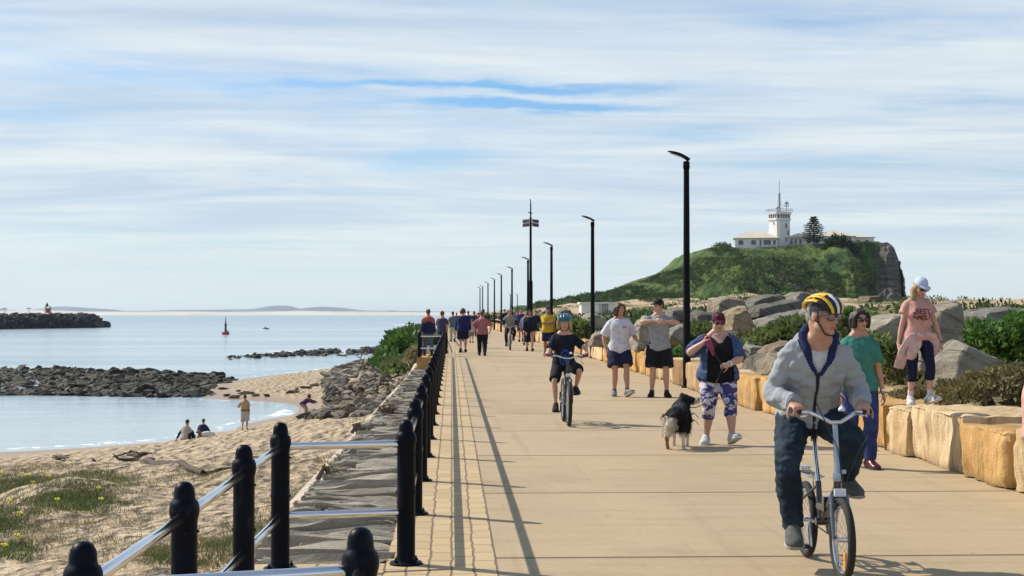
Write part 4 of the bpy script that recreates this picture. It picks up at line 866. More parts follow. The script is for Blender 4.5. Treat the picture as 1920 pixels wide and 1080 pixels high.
def shrub(name, cs, n, size, m, lab, cat='shrub', group=None, seed=1, **k):
    base = min(cs, key=lambda a: a[0][2] - a[1][2]); o0 = V((cs[0][0][0], cs[0][0][1], base[0][2] - base[1][2] * .5)); t = tag(empty(name, o0), lab, cat, group)
    P = clumps(cs, n, seed) - np.array(o0); me = leafmesh('foliage', P, size, seed, **k); link('foliage', me, m, t)
    mb = MB(); rnd = random.Random(seed)
    for (c, rd) in cs:
        for _ in range(4):
            e = V(c) + V((rnd.uniform(-.5, .5) * rd[0], rnd.uniform(-.5, .5) * rd[1], rd[2] * rnd.uniform(.1, .6))) - o0; b = V((c[0] - o0.x + rnd.uniform(-.1, .1), c[1] - o0.y, c[2] - rd[2] * .7 - o0.z)); mb.tube([b, b.lerp(e, .5) + V((rnd.uniform(-.1, .1), 0, .05)), e], [.03, .02, .008], 5)
    mb.build('stem', STEM, t); return t
def pxclumps(lst, Y, dy=.6):
    out = []
    for (a, b, rx, rz) in lst:
        p = at(a, b, Y); out.append(((p.x, p.y, p.z), (rx * Y / FPX, dy, rz * Y / FPX)))
    return out
SH = [
 ('leafy_bush', [(1870, 655, 50, 45), (1920, 640, 55, 48), (1835, 640, 28, 34), (1900, 680, 60, 30)], 24, .9, 5200, .12, LEAF_G, 'dense bright green leafy bush at the right edge behind the wedge boulder'),
 ('olive_shrub', [(1800, 745, 40, 32), (1850, 735, 45, 40), (1905, 728, 45, 45), (1945, 735, 45, 50), (1770, 760, 25, 16)], 17.6, .55, 7500, .055, LEAF_D, 'sprawling dry olive shrub overhanging the cream block at the right edge'),
 ('olive_shrub', [(1660, 690, 35, 50), (1635, 655, 30, 30), (1690, 720, 26, 35), (1648, 735, 26, 18)], 23, .8, 4200, .085, LEAF_M, 'grey green shrub between the woman in teal and the girl in pink'),
 ('green_shrub', [(1585, 600, 35, 17), (1560, 596, 25, 12), (1615, 598, 20, 12)], 42, 1.0, 1800, .15, LEAF_G, 'bright green shrub just right of the cyclist helmet'),
 ('grass_tussock', [(1450, 640, 32, 18), (1485, 618, 28, 20), (1420, 648, 24, 12), (1470, 655, 30, 14)], 34, 1.0, 3200, .16, LEAF_M, 'light green feathery tussock on the rocks left of the cyclist shoulder'),
 ('low_shrub', [(1310, 628, 26, 20), (1300, 655, 24, 22), (1335, 640, 20, 14)], 41, 1.0, 1700, .14, LEAF_M, 'low scrub plant between the nearest lamp post and the raised hand of the woman'),
 ('low_shrub', [(1262, 678, 24, 20), (1282, 670, 18, 18), (1240, 668, 14, 14)], 37, .8, 1900, .11, LEAF_G, 'fresh green shrub over the wall right of the man in the grey shirt'),
 ('low_shrub', [(1405, 636, 20, 14), (1380, 645, 22, 12), (1395, 660, 26, 16)], 38, .8, 1600, .12, LEAF_D, 'dull brown green scrub right of the woman with the dog'),
 ('low_shrub', [(1165, 640, 22, 18), (1178, 652, 20, 12)], 47, .9, 1500, .15, LEAF_M, 'low green scrub right of the long haired man, over the wall'),
 ('low_shrub', [(1085, 622, 26, 18), (1066, 628, 22, 16), (1110, 634, 24, 12)], 58, 1.2, 1800, .2, LEAF_M, 'green scrub between the boy and the long haired man'),
 ('low_shrub', [(1040, 612, 24, 12), (1062, 606, 22, 9)], 75, 1.4, 1500, .24, LEAF_H, 'dark green scrub behind the man in yellow'),
 ('low_shrub', [(1545, 618, 22, 14), (1520, 612, 20, 12)], 44, .9, 900, .16, LEAF_M, 'scrub hidden behind the head of the cyclist in grey'),
 ('low_shrub', [(1718, 738, 18, 14), (1690, 745, 20, 11), (1735, 748, 16, 8)], 19.2, .35, 1500, .05, LEAF_D, 'sparse dry plant at the heels of the girl in pink'),
]
for i, (nm, l, Y, dy, n, s, m_, lab) in enumerate(SH): shrub(nm, pxclumps(l, Y, dy), n, s, m_, lab, seed=60 + i)
# green mound of shrubs between the beach and the railing
shrub('coastal_shrub', pxclumps([(770, 655, 42, 34), (745, 668, 36, 26), (725, 680, 24, 14), (790, 640, 30, 22)], 104, 9), 9000, .42, LEAF_B, 'tall rounded green shrub mound left of the far lookout railing', seed=3)
shrub('coastal_shrub', pxclumps([(752, 690, 26, 12), (735, 697, 18, 8), (770, 682, 22, 14)], 84, 4), 2600, .34, LEAF_M, 'lower straggly green shrub in front of the tall mound beside the rubble', seed=4)
shrub('dry_shrub', pxclumps([(778, 668, 12, 12), (772, 680, 14, 8)], 70, 1.2), 700, .22, STRAW, 'straw coloured dry shrub next to the orange lookout base', seed=5)
# scrub that covers the dunes: nobody could count it
r = np.random.default_rng(5); C = []
while len(C) < 7200:
    y = 11 + (r.random() ** 2.0) * 370; x = 6.35 + cx(y) + r.random() ** 1.3 * (6 + y * .38)
    k = fbm(np.array([x * .11 * 1.0]), np.array([y * .06]), 4, 91)[0] + (.10 if y < 95 else -.07)
    if k < .0 and r.random() > (.12 if y < 95 else .02): continue
    if y > 95 and x > 24 and y < 175 and k < .12: continue
    C.append((x, y, rgz(x, y), r.uniform(.10, .30) * (1 + min(y, 90) / 70 + max(0, y - 90) / 240)))
CA = np.array(C); near = CA[:, 1] < 55
def cover(name, A, per, lab, m, seed, flat=.6, ls=.5):
    r = np.random.default_rng(seed); n = len(A); d = r.normal(size=(n, per, 3)); d /= np.linalg.norm(d, axis=2)[..., None]; d[..., 2] = np.abs(d[..., 2]); rad = r.uniform(.35, 1, (n, per, 1))
    P = A[:, None, :3] + d * rad * A[:, 3][:, None, None] * np.array([1.25, 1.25, flat]); sz = np.repeat(A[:, 3], per) * ls
    v, F, t = leafcloud(P.reshape(-1, 3), sz, seed); me = npmesh(name, v, F, False)
    me.attributes.new('tint', 'FLOAT', 'POINT').data.foreach_set('value', t.astype(np.float32)); o = link(name, me, m); tag(o, lab, 'ground cover', kind='stuff'); return o
pick = r.random(len(CA))
cover('ground_scrub', CA[near & (pick < .5)], 46, 'low dry scrub and grass covering the ground behind the block wall', LEAF_D, 1, .8, .42)
cover('ground_scrub', CA[near & (pick >= .5)], 46, 'low green creeping plants among the boulders behind the block wall', LEAF_M, 2, .8, .42)
cover('dune_scrub', CA[~near], 26, 'patches of green scrub over the sand dunes before the headland', LEAF_H, 3, .8)
# scrub on the headland
HC = []
for _ in range(9500):
    i = r.integers(4, 150); j = r.integers(2, 232); 
    if fbm(np.array([UU[i, j] * .07]), np.array([HZZ[i, j] * .2]), 3, 14)[0] < -.10: continue
    if HZZ[i, j] < 2.2: continue
    HC.append((UU[i, j] - XSH[i, j], VV[i, j], HZZ[i, j] - .1, r.uniform(.4, 1.3)))
hA = np.array(HC); hA = hA[hA[:, 0] + np.maximum(480 - hA[:, 1], 0) * (XC / 480) < XC - 9 - 5 * r.random(len(hA))]; hA = hA[~((hA[:, 1] > 458) & (hA[:, 0] > at(1372, 500, 480).x) & (hA[:, 0] < at(1650, 500, 480).x) & (r.random(len(hA)) < .93))]; hA = hA[~((np.abs(hA[:, 0] - at(1400, 500, 470).x) < 5) & (hA[:, 1] > 462))]
cover('headland_bushes', hA, 26, 'low wind pruned green bushes clothing the headland slope', LEAF_H, 9, .75, .42)
cover('headland_bushes', hA[::6] + np.array([.8, -.6, .1, .25]), 34, 'darker green taller bushes dotted over the headland slope', leafmat('leaf_hill_dark', (.018, .042, .016), (.04, .075, .024), (.07, .10, .035), .3), 19, .9, .40)
p = at(1578, 462, 470); shrub('round_bush', [((p.x, 474, p.z - 1.2), (4.4, 3.5, 4.6)), ((p.x + 3.5, 474, p.z - 2), (3.2, 3, 3.4))], 5200, .6, leafmat('leaf_dark_round', (.022, .055, .025), (.04, .08, .035), (.06, .10, .045), .5), 'round dark green bush in front of the right hand station buildings', seed=8)
# Norfolk pine
p = at(1526, 458, 478); t = tag(empty('norfolk_pine', (p.x, 478, p.z)), 'dark tiered pine tree beside the white signal tower', 'tree')
mb = MB(); mb.tube([(0, 0, -1), (0, 0, 4), (0, 0, 8.6)], [.28, .2, .05], 8); mb.build('trunk', STEM, t)
P = []; br = MB(); rnd = random.Random(3)
for k in range(13):
    z = .9 + k * .60; L = np.interp(k, [0, 2, 4, 8, 12], [3.5, 4.2, 4.1, 2.7, .7]) * rnd.uniform(.85, 1.1); nb = 8
    for j in range(nb):
        a = 2 * pi * (j + .5 * (k % 2)) / nb + rnd.uniform(-.2, .2); l = L * rnd.uniform(.8, 1.1)
        br.tube([(0, 0, z), (cos(a) * l * .5, sin(a) * l * .5, z + .02), (cos(a) * l, sin(a) * l, z + .22)], [.05, .04, .015], 5)
        for q in range(48):
            u = rnd.uniform(.18, 1.02); P.append((cos(a) * l * u + rnd.gauss(0, .13), sin(a) * l * u + rnd.gauss(0, .13), z + .3 * u * u - .05 + rnd.gauss(0, .07)))
br.build('branches', STEM, t); link('crown', leafmesh('crown', np.array(P), .42, 4, up=.2, aspect=.45), leafmat('leaf_pine', (.018, .035, .025), (.03, .05, .032), (.05, .07, .04), .7), t)
# ================================================================== STATION BUILDINGS
WHITE = mat('white_render', (.78, .77, .74), (.70, .69, .66), .6, .8, coords='World'); ROOF = mat('cream_roof', (.62, .55, .44), (.54, .47, .37), .5, .8, coords='World'); GLASS = mat('dark_window', (.05, .065, .08), (.03, .04, .05), 1, .12, spec=.7)
TRIM = mat('grey_trim', (.30, .31, .33), rough=.7)
def house(name, pxl, pxr, eave, ridge, base, Y, depth, lab, yaw=0, wins=()):
    a, b = at(pxl, eave, Y), at(pxr, eave, Y); w = (b.x - a.x); ze = a.z; zr = at(pxl, ridge, Y).z; zb = at(pxl, base, Y).z - 1.5
    t = tag(empty(name, ((a.x + b.x) / 2, Y + depth / 2, zb), R(yaw)), lab, 'building', 'white station buildings on the headland'); he = ze - zb; hr = zr - zb; W2, D2 = w / 2, depth / 2
    mb = MB(); mb.box((0, 0, he / 2), (W2, D2, he / 2)); wl = mb.build('wall', WHITE, t, False)
    mb = MB(); e = .55; rl = max(.3, W2 - D2 * .9); z0 = he - .12
    c = [(-W2 - e, -D2 - e, z0), (W2 + e, -D2 - e, z0), (W2 + e, D2 + e, z0), (-W2 - e, D2 + e, z0)]; c2 = [(x, y, z + .22) for x, y, z in c]; r1, r2 = (-rl, 0, hr), (rl, 0, hr)
    mb.poly(list(reversed(c)))
    for i in range(4): mb.poly([c[i], c[(i + 1) % 4], c2[(i + 1) % 4], c2[i]])
    mb.poly([c2[0], c2[1], r2, r1]); mb.poly([c2[1], c2[2], r2]); mb.poly([c2[2], c2[3], r1, r2]); mb.poly([c2[3], c2[0], r1]); mb.build('roof', ROOF, t, False)
    for (fx, ww, wh, side) in wins:
        mb = MB(); z = he - 1.35
        if side == 'f': mb.box((fx * W2, -D2 - .015, z), (ww / 2, .05, wh / 2)); 
        else: mb.box((-W2 - .015, fx * D2, z), (.05, ww / 2, wh / 2))
        f = mb.build('window', GLASS, t, False); mb = MB()
        if side == 'f': mb.box((fx * W2, -D2 - .03, z - wh / 2 - .07), (ww / 2 + .1, .09, .06))
        else: mb.box((-W2 - .03, fx * D2, z - wh / 2 - .07), (.09, ww / 2 + .1, .06))
        mb.build('sill', WHITE, f, False)
    return t
house('signal_house', 1383, 1461, 446.5, 432.5, 465, 484, 9, 'white house with a cream hip roof at the left end of the headland top', -9, [(-.72, 1.5, 1.4, 'f'), (-.12, 1.5, 1.4, 'f'), (.2, .6, 1.7, 'f'), (.52, 2.3, 1.5, 'f'), (.86, .8, 1.5, 'f'), (0, 1.2, 1.3, 's')])
house('station_house', 1486, 1546, 444.5, 434, 458, 487, 8, 'small white house with several narrow windows behind the pine tree', -14, [(-.85, .7, 1.5, 'f'), (-.6, .7, 1.5, 'f'), (-.3, .8, 1.5, 'f'), (.2, 1.2, 1.3, 'f'), (.7, 1.2, 1.3, 'f'), (-.3, .7, 1.4, 's'), (.3, .7, 1.4, 's')])
house('long_station_house', 1540, 1604, 443, 431, 460, 492, 9, 'long white house with a grey peaked roof right of the pine tree', -6, [(-.6, 1.6, 1.3, 'f'), (-.2, 1.6, 1.3, 'f'), (.4, 1.2, 1.3, 'f')])
house('low_station_house', 1598, 1640, 445, 438, 458, 496, 8, 'low white house nearest to the cliff edge', -4, [(-.4, 1.2, 1.0, 'f'), (.4, 1.2, 1.0, 'f')])
tp = at(1461.5, 460, 490); zb = tp.z - 1; def_z = lambda py: at(1461, py, 490).z - zb
t = tag(empty('signal_tower', (tp.x, 490, zb), R(28)), 'square white signal tower with a windowed control room and masts on top', 'tower'); s = 2.65; h1 = def_z(413); h2 = def_z(401)
mb = MB(); rs = []
for z, k in ((0, 1.06), (h1, 1.0)):
    q = s * k; c_ = .7; rs.append([(-q, -q + c_, z), (-q + c_, -q, z), (q - c_, -q, z), (q, -q + c_, z), (q, q - c_, z), (q - c_, q, z), (-q + c_, q, z), (-q, q - c_, z)])
mb.rings(rs); mb.build('shaft', WHITE, t, False)
mb = MB(); q = s + .35; rs = [[(x * k, y * k, z) for (x, y) in ((-q, -q + .9), (-q + .9, -q), (q - .9, -q), (q, -q + .9), (q, q - .9), (q - .9, q), (-q + .9, q), (-q, q - .9))] for z, k in ((h1 - .25, .95), (h1, 1), (h1 + .55, 1.0))]; mb.rings(rs); mb.build('sill_band', WHITE, t, False)
mb = MB(); rs = [[(x, y, z) for (x, y) in ((-s, -s + .8), (-s + .8, -s), (s - .8, -s), (s, -s + .8), (s, s - .8), (s - .8, s), (-s + .8, s), (-s, s - .8))] for z in (h1 + .54, h2 - .3)]; mb.rings(rs); mb.build('control_room_window', GLASS, t, False)
for i in range(-2, 3):
    for (x, y) in ((i * 1.0, -s - .04), (-s - .04, i * 1.0), (s + .04, i * 1.0)):
        mb = MB(); mb.box((x, y, (h1 + h2) / 2 + .12), (.10, .10, (h2 - h1) / 2 - .40)); mb.build('mullion', WHITE, t, False)
mb = MB(); rs = [[(x * k, y * k, z) for (x, y) in ((-q, -q + .9), (-q + .9, -q), (q - .9, -q), (q, -q + .9), (q, q - .9), (q - .9, q), (-q + .9, q), (-q, q - .9))] for z, k in ((h2 - .3, 1.0), (h2 + .25, 1.06), (h2 + .5, 1.06))]; mb.rings(rs); mb.build('roof_slab', WHITE, t, False)
mb = MB()
for i in range(-3, 4):
    for (x, y) in ((i * .95, -3), (-3, i * .95), (i * .95, 3), (3, i * .95)): mb.tube([(x, y, h2 + .4), (x, y, h2 + 1.5)], .045, 5)
for z in (h2 + 1.0, h2 + 1.5):
    for a_, b_ in (((-3, -3), (3, -3)), ((-3, 3), (3, 3)), ((-3, -3), (-3, 3)), ((3, -3), (3, 3))): mb.tube([(*a_, z), (*b_, z)], .045, 5)
mb.build('guard_rail', TRIM, t)
mb = MB(); mb.tube([(0, 0, h2 + .3), (0, 0, def_z(362))], .34, 8); mb.tube([(0, 0, def_z(362)), (0, 0, def_z(338))], .09, 6); mb.build('mast', TRIM, t)
mb = MB(); mb.tube([(1.9, -1.2, h2 + .3), (1.9, -1.2, h2 + 3.6)], .13, 6); mb.tube([(.9, -1.2, h2 + 2.5), (2.9, -1.2, h2 + 2.5)], .16, 6); mb.lathe((1.9, -1.2, h2 + 3.0), [(.1, 0), (.75, .2), (.75, .35), (.3, .9), (.05, 1.1)], 10); mb.tube([(2.8, -1.2, h2 + 2.5), (2.8, -1.2, h2 + 3.6)], .06, 5); mb.build('radar', TRIM, t)
mb = MB(); mb.tube([(-2.3, -1.8, h2 + .3), (-2.3, -1.8, h2 + 1.6)], .12, 6); mb.tube([(-2.7, -1.9, h2 + 1.5), (-1.7, -1.7, h2 + 2.0)], .3, 8); mb.tube([(-1.0, -2, h2 + .4), (-1.0, -2, h2 + 3.9)], .07, 5); mb.tube([(-2.9, -2.5, h2 + .4), (-2.9, -2.5, h2 + 3.0)], .05, 5); mb.tube([(2.8, 1.6, h2 + .4), (2.8, 1.6, h2 + 3.4)], .06, 5); mb.build('antenna', TRIM, t)
for (x, z, w) in ((.5, def_z(424), .5), (1.2, def_z(437), .45), (.4, def_z(450), .5)):
    mb = MB(); mb.box((x, -s * 1.035 - .05, z), (w / 2, .06, .75)); mb.build('window', GLASS, t, False)
mb = MB(); mb.box((-s * 1.03 - .06, -.4, def_z(419)), (.07, .2, .35)); mb.build('vent', TRIM, t, False)
p = at(1119, 578, 205); w = 31 * 205 / FPX; t = tag(empty('white_shed', (p.x, 205, p.z - 1.4)), 'low white flat roofed shed at the foot of the headland', 'shed'); h = at(1119, 566.5, 205).z - p.z + 1.4
mb = MB(); mb.box((0, 0, h / 2 - .1), (w, 1.6, h / 2 - .1)); mb.build('wall', WHITE, t, False); mb = MB(); mb.box((0, 0, h - .11), (w + .25, 1.9, .09)); mb.build('roof', WHITE, t, False); mb = MB(); mb.box((w * .42, -1.61, h * .5), (.45, .04, h * .42)); mb.build('door', TRIM, t, False); mb = MB(); mb.box((w * .12, -1.62, h * .5), (.06, .03, h * .5)); mb.build('downpipe', TRIM, t, False)
for (a, b_, c, d, Y, lab) in ((1348, 524, 1356, 511, 452, 'short pale pole leaning on the green headland slope'),):
    A, B = at(a, b_, Y), at(c, d, Y); mb = MB(); mb.tube([A - V((0, 0, 1.2)), B], .13, 6); o = mb.build('marker_pole', WHITE); tag(o, lab, 'pole')
# ================================================================== DUNE GRASS, DRIFTWOOD ON THE BEACH
def blades(name, spots, per, h, m, lab, seed, spread=.25):
    r = np.random.default_rng(seed); B = np.repeat(np.array(spots), per, 0); n = len(B); B[:, 0] += r.normal(0, spread, n); B[:, 1] += r.normal(0, spread, n); B[:, 2] -= .03
    ln = r.normal(0, .55, (n, 2)); H = h * r.uniform(.4, 1.15, n); tip = B + np.c_[ln * H[:, None] * .9, H]; mid = B + np.c_[ln * H[:, None] * .3, H * .6]
    s = r.normal(size=(n, 2)); s /= np.linalg.norm(s, axis=1)[:, None]; w = np.c_[s * (.006 + .012 * h), np.zeros(n)]
    v = np.stack([B - w, B + w, mid + w * .7, mid - w * .7, tip], 1).reshape(-1, 3); i = np.arange(n) * 5
    F = np.concatenate([np.stack([i, i + 1, i + 2, i + 3], 1), np.stack([i + 3, i + 2, i + 4, i + 4], 1)])
    me = bpy.data.meshes.new(name); me.from_pydata(v.tolist(), [], [tuple(f[:3]) if f[2] == f[3] else tuple(f) for f in F.tolist()]); me.attributes.new('tint', 'FLOAT', 'POINT').data.foreach_set('value', np.repeat(r.random(n), 5).astype(np.float32))
    o = link(name, me, m); tag(o, lab, 'grass', kind='stuff'); return o
rg = random.Random(21)
def patch(lst, n, zoff=2.6):
    out = []
    for (a, b_, sa, sb) in lst:
        for _ in range(n):
            x, y_ = a + rg.gauss(0, sa), b_ + rg.gauss(0, sb); p = gp(x, y_, -2.6)
            for _k in range(3): p = gp(x, y_, gz(p.x, p.y))
            if p.y < 60 and p.x < -1.7: out.append((p.x, p.y, gz(p.x, p.y)))
    return out
gs = patch([(70, 905, 45, 9), (150, 930, 35, 14), (30, 910, 30, 10), (195, 900, 30, 10), (110, 930, 60, 14)], 85)
blades('dune_grass', gs, 34, .12, leafmat('dune_grass_green', (.08, .115, .03), (.14, .145, .05), (.27, .22, .12), 1.6), 'green dune grass growing on the sandy hummock at the left edge', 1, .22)
gs2 = patch([(120, 945, 22, 8), (165, 948, 18, 9), (15, 985, 16, 9), (20, 1038, 14, 7)], 40); blades('dune_succulent', gs2, 40, .13, leafmat('succulent_green', (.06, .10, .025), (.11, .15, .04), (.20, .22, .09), 1.5), 'fleshy green beach plants in clumps on the left hummock', 7, .16)
gs = patch([(250, 905, 60, 12), (60, 880, 50, 5), (380, 888, 30, 7), (120, 975, 70, 30), (40, 1000, 40, 25), (300, 1050, 60, 18), (430, 1030, 30, 18), (640, 1060, 30, 10), (560, 940, 20, 20), (90, 870, 70, 6), (150, 1000, 90, 40)], 75)
blades('dry_grass', gs, 16, .11, STRAW, 'thin straw coloured dry grass scattered over the sand', 2, .3)
gs = patch([(425, 1028, 25, 10), (300, 1046, 30, 8), (470, 1010, 16, 14)], 45); blades('dune_grass', gs, 30, .16, leafmat('dune_grass_green', (.1, .1, .1), (.1, .1, .1), (.1, .1, .1)), 'green and straw grass at the foot of the lookout bay posts', 3, .12)
FL = mat('yellow_petal', (.75, .68, .08), (.65, .58, .05), 4)
for (a, b_) in ((3, 897), (42, 899), (92, 900), (55, 905), (80, 903), (108, 925), (185, 932), (190, 948), (18, 968), (38, 982), (33, 1026), (9, 1035), (62, 913), (130, 915)):
    p = gp(a, b_, -2.6)
    for _k in range(3): p = gp(a, b_, gz(p.x, p.y))
    mb = MB()
    for k in range(5): mb.ball((.035 * cos(k * 1.26), .035 * sin(k * 1.26), .02 * (k % 2)), (.03, .03, .016), n=7, m=5)
    mb.tube([(0, 0, 0), (0, 0, -.16)], .006, 5); o = mb.build('yellow_flower', FL); o.location = (p.x, p.y, gz(p.x, p.y) + .13); tag(o, 'tiny yellow flower on the green dune plants at the left edge', 'flower', 'yellow dune flowers')
DW = mat('driftwood', (.10, .075, .055), (.05, .038, .03), 5, .9, .7, 20, stretch=(.3, 1, 1), bdist=.02)
def log(px, Ysel, rads, lab, lift=.1, extra=()):
    P = []
    for (a, b_) in px:
        p = gp(a, b_, -3.3)
        for _k in range(3): p = gp(a, b_, gz(p.x, p.y))
        P.append(V((p.x, p.y, gz(p.x, p.y) + lift)))
    o0 = P[0].copy(); mb = MB(); Q = []; Rr = []
    for i in range(len(P) - 1):
        for k in range(6):
            u = k / 6; w_ = P[i].lerp(P[i + 1], u); w_.z = max(w_.z, gz(w_.x, w_.y) + lift * .5); Q.append(w_ - o0 + V((0, 0, .04 * noise.noise(V((i + u, 3, 1)) * 2)))); Rr.append((rads[i] * (1 - u) + rads[i + 1] * u) * (1 + .3 * noise.noise(V((i * 2 + u * 2, 9, len(lab))))))
    Q.append(P[-1] - o0); Rr.append(rads[-1]); mb.tube(Q, Rr, 9)
    for (i, dx, dz, r_) in extra: mb.tube([P[i] - o0, P[i] - o0 + V((dx * .5, 0, dz * .7)), P[i] - o0 + V((dx, .1, dz))], [r_, r_ * .8, r_ * .3], 7)
    o = mb.build('driftwood_log', DW); o.location = o0; tag(o, lab, 'driftwood'); return o
log([(438, 884), (380, 888), (320, 884), (240, 878), (180, 878), (140, 874)], 0, [.03, .07, .10, .085, .06, .03], 'long grey driftwood log lying across the sand left of the stair posts', .07, ((4, -.15, .20, .07),))
log([(290, 872), (255, 876), (222, 873)], 0, [.03, .06, .05], 'short forked driftwood piece on top of the long log', .2, ((2, -.2, .16, .04), (1, .2, .14, .03)))
log([(285, 860), (250, 856), (232, 858), (212, 866)], 0, [.025, .035, .035, .02], 'curved driftwood branch arching behind the long log', .18)
log([(240, 858), (262, 860), (282, 855)], 0, [.05, .09, .03], 'reddish brown driftwood stump behind the long log', .12, ((0, .1, .15, .04), (1, .25, .12, .03), (1, -.2, .16, .03)))
log([(98, 860), (112, 862), (128, 863)], 0, [.03, .10, .03], 'small dark lump of driftwood on the sand at the left', .1, ((1, .4, .08, .03), (1, -.3, .08, .03)))
A, B, C_ = at(652, 656, 168), at(676, 672, 166), at(700, 690, 164); mb = MB(); mb.tube([V(), B - A, C_ - A + V((0, 0, -.4))], [.03, .06, .09], 7); mb.tube([B - A, B - A + V((.3, 0, .9)), B - A + V((.9, 0, 1.2))], [.05, .03, .015], 6); o = mb.build('dead_branch', DW); o.location = A; tag(o, 'bare dead branch sticking up from the far end of the rubble heap', 'branch')
# weeds on the sea wall
for i, (a, b_, n, s, m_, lab, zz) in enumerate(((612, 893, 420, .10, STRAW, 'dead brown weed clinging to the edge of the sea wall', 24), (742, 1000, 200, .06, LEAF_M, 'straggly green weed beside the nearest promenade post', 11.2), (668, 808, 160, .10, LEAF_M, 'small green weed on the sea wall stones', 20), (725, 770, 150, .12, LEAF_D, 'dry tuft on the sea wall edge further along', 27), (597, 985, 120, .06, STRAW, 'low dry tuft at the wall end below the lower rail', 0))):
    p = gp(a, b_, -.1); q = (a * 31) % 7
    shrub('wall_weed', [((p.x, p.y, p.z + .06), (.13, .2, .13)), ((p.x + .10, p.y + .16, p.z), (.10, .14, .07))], n // 2, s * .55, m_, lab, cat='weed', seed=90 + i, aspect=.16)
# ================================================================== PEOPLE
HAIRC = {'black': (.012, .010, .009), 'brown': (.085, .04, .02), 'blond': (.48, .33, .17), 'grey': (.32, .30, .28), 'dark': (.03, .02, .014)}
def hairmat(k): return mat('hair_' + k, HAIRC[k], tuple(c * .55 for c in HAIRC[k]), 40, .55, .6, 90, spec=.35, stretch=(1, 1, .12), bdist=.006)
def ik(a, t, l1, l2, pole):
    d = t - a; L = d.length; L2 = min(L, (l1 + l2) * .998)
    if L > L2: t = a + d.normalized() * L2; d = t - a; L = L2
    u = d.normalized(); x = (l1 * l1 - l2 * l2 + L * L) / (2 * L); h = math.sqrt(max(0, l1 * l1 - x * x)); p = V(pole) - u * V(pole).dot(u)
    if p.length < 1e-6: p = u.orthogonal()
    return a + u * x + p.normalized() * h, t
def prof(tab, t):
    return float(np.interp(t, [a for a, _ in tab], [b for _, b in tab]))
LEGP = [(0, .057), (.12, .054), (.3, .045), (.44, .035), (.5, .0315), (.58, .0315), (.67, .0335), (.78, .028), (.9, .0205), (1, .0185)]
ARMP = [(0, .030), (.15, .0295), (.33, .027), (.5, .0225), (.6, .0245), (.75, .0205), (.93, .0145), (1, .0145)]
TORSO = [(0, .062, .058, 0), (.10, .094, .074, .0), (.22, .096, .074, -.002), (.38, .084, .063, -.002), (.52, .088, .065, -.004), (.68, .097, .070, -.006), (.80, .099, .066, -.004), (.88, .086, .056, 0), (.94, .062, .046, .004), (1.0, .044, .042, .006)]
FTORSO = [(0, .066, .060, 0), (.10, .100, .078, .0), (.22, .097, .074, -.002), (.40, .076, .058, -.002), (.52, .080, .062, -.006), (.66, .090, .074, -.012), (.80, .088, .062, -.004), (.88, .077, .052, 0), (.94, .055, .043, .004), (1.0, .040, .038, .006)]
